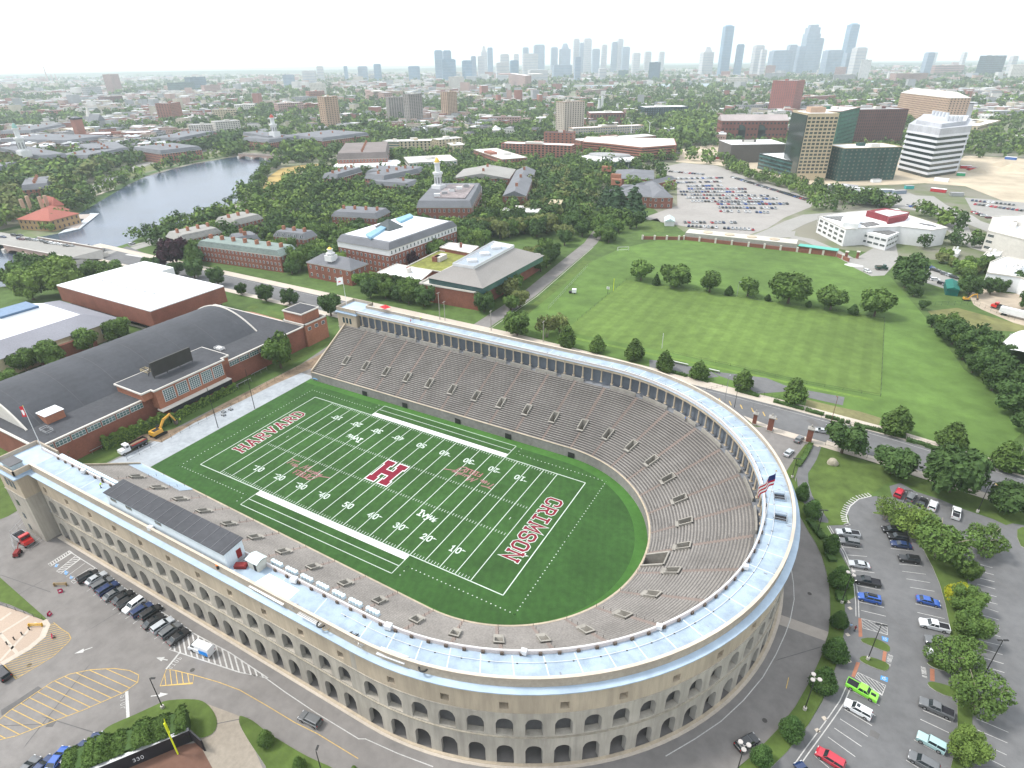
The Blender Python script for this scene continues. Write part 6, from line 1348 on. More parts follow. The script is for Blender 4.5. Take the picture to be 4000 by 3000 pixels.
# --- campus halls
hall = bld('large brick hall with grey hipped roof and white roof terrace', 'hall', R3((-82.5,126.9),(-47.8,128.3),(-48.3,202.2)),9, brick, floors=0, rm=stone, par=.8, cornice=pale, name='campus_hall')
qe = R3((-79.0,128.7),(-44.5,127.9),(-46.7,192.4)); m = MB(); m.prism(inset(qe, 1.2),9,12.3, top=False); m.build('clerestory', glass_b, hall)
qt = [(-68.4,137.6),(-55.6,138.0),(-57.0,181.9),(-71.9,183.9)]; m = MB()
if (qe[0][0]-qe[1][0])*(qt[0][0]-qt[1][0])+(qe[0][1]-qe[1][1])*(qt[0][1]-qt[1][1]) < 0: qt = [qt[1], qt[0], qt[3], qt[2]]
m.add([(*p, 12.3) for p in qe]+[(*p, 17.6) for p in qt], [(0,1,5,4),(1,2,6,5),(2,3,7,6),(3,0,4,7),(3,2,1,0)]); m.build('roof', M('grey brown slate', (.27,.255,.24), var=.15, sc=2), hall)
m = MB(); m.prism(qt, 17.6,18.0); m.build('terrace', flat_w, hall)
for a, b in zip(qt, qt[1:]+qt[:1]): m = MB(); m.cyl((*a, 19.1),(*b, 19.1),.12,5); m.box(((a[0]+b[0])/2,(a[1]+b[1])/2,18.5),(hypot(a[0]-b[0], a[1]-b[1]),.3,1.0), atan2(b[1]-a[1], b[0]-a[0])); m.build('terrace_parapet', white, hall)
c_ = inset(qt, 3); m = MB(); m.prism(c_, 18.0,18.15); m.build('terrace_floor', M('blue grey ballast', (.35,.40,.45), var=.2), hall)
for i in range(3): p = lerp(lerp(qt[0], qt[1], .5), lerp(qt[3], qt[2], .5),.2+.3*i); m = MB(); m.box((*p, 18.8),(5,3.5,1.4),.7); m.build('roof_unit', white, hall)
for lb, pl, hh, rm in (('white roofed wing with round vents left of the brick hall', [(-116.3,133.4),(-116.9,150.9),(-91.1,149.6),(-86.8,133.9)], 8, flat_w),('white roofed block beyond the green roof', [(-112.9,188.0),(-113.9,200.0),(-92.5,200.4),(-89.7,186.0)], 9, flat_w),('low brick block with a green planted roof', [(-111.0,152.5),(-113.4,187.7),(-87.7,189.0),(-86.8,153.2)], 7, M('planted roof', (.22,.23,.05), var=.4, sc=.4))):
    bld(lb, 'hall', pl, hh, brick, rm=rm, par=.5, cornice=pale, name='campus_hall')
t = bld('small brick hall with white cupola and gilded dome', 'hall', R3((-164.0,127.7),(-130.6,127.5),(-130.8,141.9)),9, brick, 'hip', slate, 2,4.2,1.3,2, name='campus_hall', rh=4.5); cupola(t, (-147.4,131.0),11.5,3.2,18.8-10)
t = bld('white and brick hall with dormered slate roof and blue skylights', 'hall', R3((-164.4,154.4),(-123.2,152.8),(-134.8,218.7)),15, brick, 'mansard', slate, 4,3.3,1.3,2, name='campus_hall', rh=3.5)
qq = R3((-164.4,154.4),(-123.2,152.8),(-134.8,218.7)); m = MB(); m.prism(inset(qq, -.2),11.5,14.9, top=False); m.build('white_storey', white, t); m = MB(); m.prism(inset(qq, 5.2),18.5,18.8); m.build('roof_deck', flat_w, t)
for pl in ([(-146.2,159.9),(-151.7,181.9),(-145.7,178.9),(-138.2,154.9)], [(-155.3,199.5),(-156.2,215.6),(-149.9,210.9),(-147.4,194.5)]): m = MB(); m.prism(pl, 18.8,20.2); m.build('skylight', M('blue skylight glass', (.18,.38,.52), rough=.3), t)
m = MB(); qs = [(-156.8,179.4),(-156.4,193.9),(-139.3,188.1),(-140.7,174.7)]; c_ = (sum(p[0] for p in qs)/4, sum(p[1] for p in qs)/4,24); m.add([(*p, 18.8) for p in qs]+[c_], [(0,1,4),(1,2,4),(2,3,4),(3,0,4)]); m.build('glass_pyramid', dkglass, t)
t = bld('brick library with slate roof, roof plant and tall white bell tower', 'library', R3((-179.0,252.5),(-142.5,270.5),(-171,341)),15, brick, 'mansard', slate, 3,3.6,1.4,2.4, name='library', rh=4.5)
cupola(t, (-194,302),17,5.2,30); qs = [(-173.7,267.8),(-194,317),(-174,325),(-151.1,275.4)]; m = MB(); m.prism(qs, 19.6,20.2); m.build('roof_deck', M('mottled roof plant deck', (.35,.30,.30), var=.5, sc=.4), t)
for i in range(7): p = lerp(qs[0], qs[2], .12+.12*i); m = MB(); m.box((p[0], p[1]+(i % 3-1)*3,21.2),(4.5,3,2),.6); m.build('roof_unit', (white, grey_f)[i % 2], t)
m = MB(); m.prism([(-172,316),(-173,329),(-181,347),(-178,333)], 0,15); m.build('portico', white, t)
DM = dict(roof='mansard', rm=slate, floors=3, sp=2.9, w=1.1, wh=1.7, rh=3.2, chim=4, dorm=4.5, name='dormitory', cornice=pale)
bld('brick dormitory with dormered slate roof among dark trees, beyond the domed hall', 'dormitory', R3((-229.7,216.2),(-194.4,225.1),(-211.9,242.9)),11, **DM)
bld('long brick dormitory with copper-green dormers facing the road', 'dormitory', R3((-250.4,120.0),(-184.6,126.9),(-197.1,140.0)),10, **{**DM, 'chim': 7, 'rm': M('grey green roof', (.22,.27,.25), var=.2)})
bld('short dormitory wing with pale green roof behind the long front', 'dormitory', R3((-232.9,134.3),(-226.9,148.3),(-239.3,158.2)),10, **{**DM, 'chim': 2})
bld('brick dormitory wing with white dormers at the centre of the grove', 'dormitory', R3((-226.1,158.8),(-200.4,161.7),(-211.8,172.0)),10, **{**DM, 'chim': 3})
bld('riverside dormitory with pale slate roof, left wing', 'dormitory', R3((-270.1,122.0),(-266.1,149.5),(-283.8,160.9)),10, **{**DM, 'rm': M('pale slate', (.30,.29,.27), var=.15)})
bld('riverside dormitory with pale slate roof, right wing', 'dormitory', R3((-274.6,167.1),(-274,191),(-295,207)),10, **{**DM, 'rm': M('pale slate', (0,0,0)), 'chim': 3})
bld('low brick dormitory pair under the tall grove, left of the library', 'dormitory', R3((-338,376),(-290,393),(-312,422)),10, **{**DM, 'joined': True})
bld('grey roofed dormitory row just in front of the pair', 'dormitory', R3((-300,336),(-258,343),(-275,362)),9, **{**DM, 'joined': True, 'chim': 2})
bld('long hall with grey gabled roof and three tall brick chimneys', 'hall', R3((-154,336),(-136,344),(-202,458)),11, brick, 'gable', slate, 2,4,1.3,2, name='campus_hall', rh=4, chim=3)
bld('wide brick hall with pale grey gabled roof behind the library', 'hall', R3((-243,395),(-193,416),(-230,460)),10, brick, 'gable', M('pale slate', (0,0,0)),2,4,1.6,2.2, name='campus_hall', rh=4.5, chim=2)
bld('white modern hall with glazed upper storey', 'hall', R3((-334,442),(-296,480),(-321,522)),12, pale, 'flat', flat_w, 3,4,3,1.6, name='campus_hall', joined=True, gl=glass_b, frame=glass_b)
bld('cream building with dark square windows beyond the white hall', 'office', FR((-446,566),(-411,590),20),16.4, buff, 'flat', flat_w, 5,5.2,2.2,2.2, frame=dkglass, gl=dkglass, name='office_building', par=.5, cornice=pale)
bld('cream building glazed in green bands, left end of the cream block', 'office', FR((-470,560),(-447,566),20),15.9, buff, 'flat', flat_w, 5,5,2,1.5, band=True, gl=glass_b, name='office_building')
bld('second cream building with square windows, right of the gap', 'office', FR((-412,607),(-396,642),18),15.5, buff, 'flat', flat_w, 5,5,2,2, frame=dkglass, gl=dkglass, name='office_building')
bld('low cream annexe with white flat roof', 'office', FR((-381,595),(-369,609),30),11.1, buff, 'flat', flat_w, 3,5,2,1.6, joined=True, name='office_building')
bld('old brick hall with steep brown mansard and many chimneys', 'hall', R3((-400,402),(-358,435),(-423,512)),17, brick_f, 'mansard', M('brown slate', (.20,.17,.16), var=.2),4,3.4,1.4,2, name='campus_hall', rh=6, chim=6, dorm=5)
bld('long low brick hall with white dormers in front of the brown mansard', 'hall', R3((-399,392),(-340,426),(-364,453)),10, brick, 'mansard', flat_w, 3,3,1.2,1.8, name='campus_hall', rh=2.5, chim=2)
bld('red brick flats with white terraces among the trees', 'apartments', R3((-324,558),(-250,502),(-300,577)),13, brick_f, 'flat', flat_w, 4,3.5,2,1.5, name='apartment_block', joined=True)
bld('long red brick apartment slab with dark windows', 'apartments', FR((-299,583),(-209,595),20),18.9, brick_f, 'flat', flat_w, 7,4.6,2.6,1.7, name='apartment_block', frame=dkglass, gl=dkglass, cornice=brick_f)
bld('taller red brick stepped block on the apartment slab', 'apartments', FR((-267,637),(-230,646),16),27.5, brick_f, 'flat', flat_d, 9,5,2,1.6, name='apartment_block', joined=True, cornice=brick_f)
bld('tall slender cream tower with narrow windows', 'tower block', FR((-329,831),(-309,864),24),51.1, M('warm grey masonry', (.47,.41,.35), var=.1), 'flat', flat_g, 18,4.5,1.4,1.8, name='tower_block', frame=dkglass, gl=dkglass, cornice=tan_f)
bld('long cream slab beside the slender tower', 'apartments', FR((-298,797),(-216,884),18),17.2, M('warm grey masonry', (0,0,0)), 'flat', flat_w, 5,4,2.2,1.4, name='apartment_block', frame=blue_glass, gl=blue_glass, cornice=tan_f)
# parking garage: stacked decks
q = [(-185,650),(-134,632),(-104,672),(-125,735),(-240,711),(-222,657)]; t = thing('parking_garage', 'red brick parking garage with open decks and cars on top', 'garage', (0,0,0)); gh = 17.0
m = MB(); m.prism(inset(q, 2.5),0, gh-.6); m.build('deck_shade_block', dkglass, t)  # solid dark block stands for the shade between the open decks
for k in range(6): m = MB(); z = gh/6*(k+1); m.prism(q, z-gh/6*.55, z, bot=True); m.build('deck', brick_f, t)
m = MB(); m.prism(inset(q, 1.2), gh+.02, gh+.1); m.build('top_deck', pale, t)
bld('long brick block with pale roof behind the parking garage', 'apartments', FR((-239,693),(-167,791),25),13.0, brick_f, 'flat', flat_w, 3,4,2,1.5, name='apartment_block', joined=True)
# oval white hall
c_ = (-161,596); t = thing('oval_hall', 'white oval hall with low grey dome roof', 'hall', (*c_, 0),.1); E_ = lambda rx, ry, z, n=28: [(rx*cos(2*pi*i/n), ry*sin(2*pi*i/n), z) for i in range(n)]
def ringm(name, A, B, m_, cap=False): m = MB(); n = len(A); m.add(A+B, [(i, (i+1) % n, n+(i+1) % n, n+i) for i in range(n)]+([range(n, 2*n)] if cap else [])); return m.build(name, m_, t)
ringm('wall', E_(34,21,0), E_(34,21,7), glass_b); ringm('eave', E_(36,23,7), E_(35,22,8.5), white, True); ringm('roof', E_(33,20,8.6), E_(26,14,10.5), flat_w); ringm('dome', E_(26,14,10.5), E_(24,12.5,12.5), flat_g, True)
for i in range(28): a = 2*pi*i/28; m = MB(); m.box((34.2*cos(a),21.2*sin(a),3.5),(.7,.7,7)); m.build('pier', white, t)
S2 = dict(wall=brick, rm=slate, name='campus_hall', sp=4.4, w=1.7, wh=2.3, cornice=pale)
t = bld('brick hall with long grey hipped roof beside the large car park', 'hall', R3((-79,390),(-43,395),(-55,442)),9, roof='hip', floors=2, rh=4, **S2)
bld('cross-gabled brick pavilion with arched window at the car park corner', 'hall', R3((-44,393),(-29,401),(-51,455)),9, roof='hip', floors=2, rh=4.5, **S2)
bld('low brick hall with grey hipped roof behind the pavilion', 'hall', R3((-108,470),(-71,482),(-98,528)),8, roof='hip', floors=1, rh=4, **S2)
t = bld('brick chimney block with copper-green roof at the left of the hipped halls', 'hall', R3((-86,392),(-79,390),(-125,508)),9, roof='hip', floors=1, rh=3, **S2)
for p in ((-87,423),(-97,448),(-122,488)): m = MB(); m.box((*p, 13.5),(9,4,5),.1); m.build('chimney', brick2, t)
bld('small white gatehouse beside the car park entrance', 'gatehouse', R3((-16.6,339.6),(-10.0,341.8),(-14,354)),3.5, white, 'gable', M('pale metal roof', (0,0,0)),0, name='gatehouse', rh=2, cornice=None)
bld('low pale stone pavilion with planted roof behind the tree row', 'pavilion', R3((-133.8,298.9),(-106.6,307.3),(-114,320)),7, pale, 'flat', flat_w, 1,5,3,2, name='pavilion', joined=True)
t = thing('green_wall_block', 'tall block clad in green planting beside the stone pavilion', 'pavilion', (0,0,0)); m = MB(); m.prism(R3((-105,323),(-96,326),(-103,340)),0,11); m.build('planting', M('living wall', (.06,.17,.03), var=.4, sc=.6, bump=.6), t); m = MB(); m.prism(inset(R3((-105,323),(-96,326),(-103,340)),-.3),11,11.5, bot=True); m.build('roof', buff, t)
# grandstand bunker and boundary wall at the far edge of the lawn
pts = [(-19.0,295.9),(3.7,305.4),(6.4,307.7),(48.8,309.7),(78.4,310.7),(101.2,310.8),(108.8,301.8)]
t = thing('boundary_wall', 'low brick boundary wall with pale piers at the far edge of the lawn', 'wall', (0,0,0))
for a, b in zip(pts[:-1], pts[1:]):
    m = MB(); L_ = hypot(b[0]-a[0], b[1]-a[1]); m.box(((a[0]+b[0])/2,(a[1]+b[1])/2,1.1),(L_, .6,2.2), atan2(b[1]-a[1], b[0]-a[0])); m.build('panel', brick, t)
    for i in range(int(L_/11)+1): p = lerp(a, b, i/(int(L_/11)+1)); m = MB(); m.box((*p, 1.5),(1.2,1.2,3.0)); m.build('pier', stone, t)
t = thing('grandstand', 'long low concrete grandstand with round roof vents behind the brick wall', 'grandstand', (0,0,0)); q = FR((6.7,308.4),(77.7,311.7),11); m = MB(); m.prism(q, 0,4.6); m.mat(1).prism(inset(q, .4),4.6,4.9); m.build('body', [M('grey board', (.32,.31,.28), var=.15), stone], t)
for f in (.2,.4,.6,.8): p = lerp(lerp(q[0], q[1], f), lerp(q[3], q[2], f),.5); m = MB(); m.cyl((*p, 4.9),(*p, 5.3),3.2,16); m.build('vent_disc', tan, t)
t = thing('green_shed_roof', 'long green metal roof at the end of the grandstand', 'shed', (0,0,0)); m = MB(); m.prism(FR((78.6,312.2),(101.0,309.9),5),0,3.6); m.build('wall', brick, t); m = MB(); m.prism(FR((78.4,311.4),(101.4,309.4),6),3.6,3.9, bot=True); m.build('roof', M('sea green metal', (.10,.42,.34), rough=.5), t)
for i, p in enumerate(((106.7,309.2),(112.8,312.3))): t = thing('gate_pier', ('left', 'right')[i]+' stone-capped brick pier at the far lawn gate', 'gate pier', (*p, 0)); m = MB(); m.box((0,0,2),(1.6,1.6,4)); m.build('shaft', brick, t); m = MB(); m.box((0,0,4.2),(2,2,.5)); m.build('cap', stone, t)
# white modern art building and neighbours
SOL = M('solar panels', (.13,.125,.12), rough=.4, stripes=(1,.3,2.2,.2))
t = bld('white modernist building with solar panels and red roof enclosure', 'building', [(84,369),(102,394),(131,420),(139,399),(160,371),(151.1,359.8),(133.1,361.3),(112.0,345.9),(102.9,337.5)], 11, white, 'flat', flat_w, 0, name='art_building', par=.5, cornice=pale)
windows(t, [(84,369),(102.9,337.5),(102.0,351.7),(82,385)], 1,9.5,3,6,4.6,1.7, gl=dkglass, frame=pale)
m = MB(); m.prism([(112.3,348.8),(119.1,365.8),(133.5,357.1),(127.3,338.9)], 0,8.5); m.build('front_wing', white, t); windows(t, [(112.3,348.8),(127.3,338.9),(133.5,357.1),(119.1,365.8)], 1,7,2,4.2,3.6,1.5, gl=dkglass, frame=white)
for pl in ([(86,369),(102,379),(109,374),(97.7,360.9)], [(110.0,359.3),(116.9,367.8),(121.4,360.9),(113.7,350.2)], [(143,378),(152,375),(154,370),(147,373)]): m = MB(); m.prism(pl, 11.1,11.5); m.build('solar_array', SOL, t)
m = MB(); m.prism([(115.1,352.7),(119.5,360.8),(131.6,355.3),(127.3,344.8)], 8.5,8.9); m.build('solar_array', SOL, t)
m = MB(); m.prism([(112,384),(123,399),(138,392),(136,381),(125.8,364.5),(125,372)], 11,15); m.build('red_enclosure', M('dark red screen', (.22,.035,.045), stripes=(1,0,1,.05)), t); m = MB(); m.prism([(117,381),(124,391),(137,387),(126,370)], 15.05,15.5); m.build('white_units', white, t)
m = MB(); m.prism([(98.4,356.0),(100.6,367.8),(109.0,366.6),(109.2,341.3),(100.3,341.7)], 11,14.5); m.build('white_penthouse', white, t)
m = MB(); p = (132.7,363.1); m.box((p[0], p[1]-.6,6),(2.6,.3,2.8),.2); m.build('red_square_sign', M('red sign', (.5,.02,.04)), t)
t = bld('white modern building with banded windows at the right edge', 'building', [(188,414),(181,368),(198.8,350.8),(207.6,343.3),(222,438),(200,424)], 12, pale, 'flat', flat_w, 0, name='office_building'); windows(t, [(181,368),(207.6,343.3),(214,384),(188,414)], .5,11,3,5,4.2,1.7, gl=dkglass)
m = MB(); p = (189,394); m.box((p[0]-1, p[1]-1,7),(4.5,.3,6),-.5); m.build('blue_banner', M('blue banner', (.12,.38,.60)), t)
t = bld('white laboratory with tangled silver roof ducts at the right edge', 'building', [(177.6,305.4),(185.9,322.0),(196.4,316.8),(203.1,313.4),(196.0,265.1),(188.3,280.8),(174.0,282.5)], 8, flat_w, 'flat', flat_w, 0, name='laboratory')
for i in range(5): p = (185.5,303.8) if 0 else lerp((181.0,292.0),(189.3,302.7), i/4); m = MB(); m.tube([(p[0], p[1], 8),(p[0], p[1], 11),(p[0]+3, p[1]-2,12.5),(p[0]+4, p[1]-5,10)], .5,7); m.build('duct', white, t)
bld('small white box building with dark end left of the laboratory', 'building', [(176.1,324.6),(179.6,337.7),(188.1,344.0),(184.2,328.7)], 6, white, 'flat', flat_w, 1,4,2.5,2, name='building')
bld('white trailer by the hedge right of the art building', 'trailer', [(160.7,341.9),(163.2,349.2),(168.3,349.8),(165.9,338.6)], 3, white, 'flat', flat_w, 0, name='site_trailer', par=0)
bld('dark green shed in the small lot', 'shed', R3((156.3,260.6),(161.7,260.6),(163.3,275.6)),3.5, M('dark green metal', (.01,.12,.10)), 'gable', M('dark green roof', (.015,.15,.12)),0, name='shed', rh=1.2, cornice=None)
# hoop tent and white lorry trailer at the right edge
t = thing('hoop_tent', 'white arched fabric storage tent at the right edge', 'tent', (*(175.2,172.9),0),-.35); m = MB(); n = 12
for i in range(n): a, b = pi*i/n, pi*(i+1)/n; m.quad((10*cos(a),0,8*sin(a)),(10*cos(b),0,8*sin(b)),(10*cos(b),30,8*sin(b)),(10*cos(a),30,8*sin(a)))
m.build('fabric', M('white fabric', (.8,.8,.8), var=.03), t, smooth=True); m = MB(); m.box((0,29,2),(19,.3,4)); m.build('end_wall', grey_f, t)
t = thing('lorry_trailer', 'long white lorry trailer in the construction yard', 'trailer', (*(184.1,238.4),0),-.42); m = MB(); m.box((0,0,2.6),(15,2.6,2.8)); m.build('box', white, t)
for x in (-6,-4.8,5): m = MB(); m.cyl((x, -1.2,.5),(x, 1.2,.5),.5,10); m.build('wheel', tyre_m, t)
MB().poly([(166.0,282.9),(184.1,277.8),(205.5,286.1),(198.0,237.8),(185.3,226.8),(170.7,244.5),(167.9,250.5)], .02).build('construction_yard', M('pale dirt', (.42,.35,.27), var=.2, sc=.2), None, 'structure')
MB().poly([(147.8,230.1),(160.5,241.6),(185.6,229.1),(184.4,220.0),(152.3,209.4)], .025).build('dry_lawn', M('dry olive grass', (.17,.17,.06), var=.3, sc=.2), None, 'structure')
t = fence([(145.3,236.2),(167.9,250.5),(182.4,234.1)], 2.2, 'green screened fence beside the construction yard', 3, M('dark green mesh', (.02,.07,.05)))
# --- new science campus at the right
t = bld('tan and dark glass high-rise with square windows', 'tower block', R3((44,583),(70,596),(26,620)),61.1, M('tan panels', (.52,.42,.28), var=.1), 'flat', flat_w, 0, name='tower_block', cornice=buff)
q = R3((44,583),(70,596),(26,620)); th_ = 61.1; m = MB(); a, b = q[0], q[3]; nr, _ = facing(a, b, (q[1][0]+q[2][0])/2,(q[1][1]+q[2][1])/2); L_ = hypot(b[0]-a[0], b[1]-a[1]); m.box(((a[0]+b[0])/2+nr[0]*.4,(a[1]+b[1])/2+nr[1]*.4, th_/2),(L_, .8, th_-2), atan2(b[1]-a[1], b[0]-a[0])); m.build('glass_wall', dkglass, t)
nr, _ = facing(q[0], q[1], (q[2][0]+q[3][0])/2,(q[2][1]+q[3][1])/2); L_ = hypot(q[1][0]-q[0][0], q[1][1]-q[0][1]); me = wmesh(L_/9, th_/28, buff, dkglass); rz = atan2(nr[1], nr[0])+pi/2
for f in range(16):
    for j in range(7): p = lerp(q[0], q[1], (j+.5)/7); inst('window', me, t, (p[0]+nr[0]*.05, p[1]+nr[1]*.05,6+(th_-8)*(f+.5)/16), rz)
m = MB(); m.box((*lerp(q[0], q[2], .5), th_+2.5),(L_*.5, L_*.4,5), rz); m.build('penthouse', tan_f, t)
bld('dark glass podium left of the tan high-rise', 'building', R3((-3,643),(44,587),(7,785)),15.4, dkglass, 'flat', flat_w, 4,5,3,1.5, name='podium', band=True, gl=glass_b, cornice=dkglass)
bld('apartment block wrapped in dark green sheeting, nearer and lower', 'construction', FR((82,593),(130,628),30),30.6, green_wrap, 'flat', flat_w, 9,4.6,1.9,1.6, name='wrapped_building', frame=green_wrap, gl=M('dull window behind wrap', (.16,.16,.13)), cornice=buff)
bld('tall block wrapped in green sheeting behind the tan high-rise', 'construction', FR((67,676),(82,750),40),57.6, M('brighter green wrap', (.04,.13,.09), var=.3, sc=.2), 'flat', flat_w, 14,5,2,1.5, name='wrapped_building', joined=True, cornice=pink_f)
bld('brown red clad laboratory with pale rooftop stacks', 'laboratory', FR((75,887),(135,923),45),45.7, brown_f, 'flat', flat_g, 12,3,1.0,2.6, name='laboratory', frame=dark, gl=dkglass, joined=True, cornice=brown_f)
q = [(133,694),(159,652),(187,696),(194,787),(145,793)]; oh = 40.3; t = thing('office_building', 'white banded glass office block with stacked floors', 'office', (0,0,0))
m = MB(); m.prism(inset(q, 1),0, oh); m.build('glass_core', dkglass, t)
for k in range(8): z = oh*(k+1)/8; m = MB(); m.prism(inset(q, -.8-k*.08), z-oh/8*.42, z, bot=True); m.build('white_band', M('white cladding', (.62,.63,.66), var=.06), t)
m = MB(); m.prism(inset(q, -1), oh, oh*1.15); m.build('upper_screen', M('pale grey screen', (.45,.46,.49), stripes=(1,.5,1.5,.04)), t)
m = MB(); m.prism(inset(q, 8), oh*1.15, oh*1.24); m.build('plant_room', M('pale grey screen', (0,0,0)), t)
for i in range(9): p = lerp(q[4 if i < 5 else 0], q[2], .25+.07*i); m = MB(); m.cyl((*p, oh*1.2),(*p, oh*1.36),1.6,9); m.build('exhaust_stack', M('pale stack', (.6,.62,.65)), t)
t = bld('salmon brick hotel with gabled pale roofs', 'hotel', R3((195,1181),(224,1193),(162,1363)),47.4, tan_f, 'hip', pale, 14,4.5,1.8,1.7, name='hotel', joined=True, rh=8, gl=dkglass, cornice=pale)
q = R3((195,1181),(224,1193),(162,1363)); hh = 47.4; m = MB(); m.box((*lerp(q[1], q[2], .3), hh*.55),(14,14, hh*1.1)); m.build('stair_tower', M('salmon render', (.52,.33,.24)), t)
t = thing('chimney', 'tall grey tapered smokestack beside the office block', 'chimney', (*(227,1195),0)); hh = 39.0; m = MB(); m.cyl((0,0,0),(0,0, hh),5,16,3.6); m.build('shaft', grey_f, t); m = MB(); m.cyl((0,0, hh),(0,0, hh+1),3.8,16,3.8); m.build('rim', dark, t)
t = bld('dark red brick building with tall arches and pale roofs', 'office', FR((-92,854),(-8,891),30),30.3, M('dark red brick', (.20,.075,.06), var=.2), 'gable', M('pinkish grey roof', (.38,.33,.32)),4,5,2.4,2.4, name='office_building', frame=dark, gl=dkglass, rh=7)
q = FR((-92,854),(-8,891),30)
for f in (.3,.6): p = lerp(q[0], q[1], f); m = MB(); m.cyl((p[0], p[1]-1.2,18),(p[0], p[1]+1,18),7,16); m.box((p[0], p[1]-.2,9),(14,2,18)); m.build('arched_bay', dkglass, t)
bld('low bronze building with white roof and angled dark window', 'building', FR((-40,673),(15,705),45),19.8, M('dark bronze', (.11,.10,.09)), 'flat', flat_w, 0, name='pavilion_building', par=.5, cornice=white)
t = bld('red brick apartment tower with stepped top', 'tower block', R3((-76,1489),(-65,1544),(-116,1553)),61.8, M('bright red brick', (.33,.10,.08)), 'flat', flat_g, 20,4.5,1.6,1.6, name='tower_block', joined=True, cornice=brick_f)
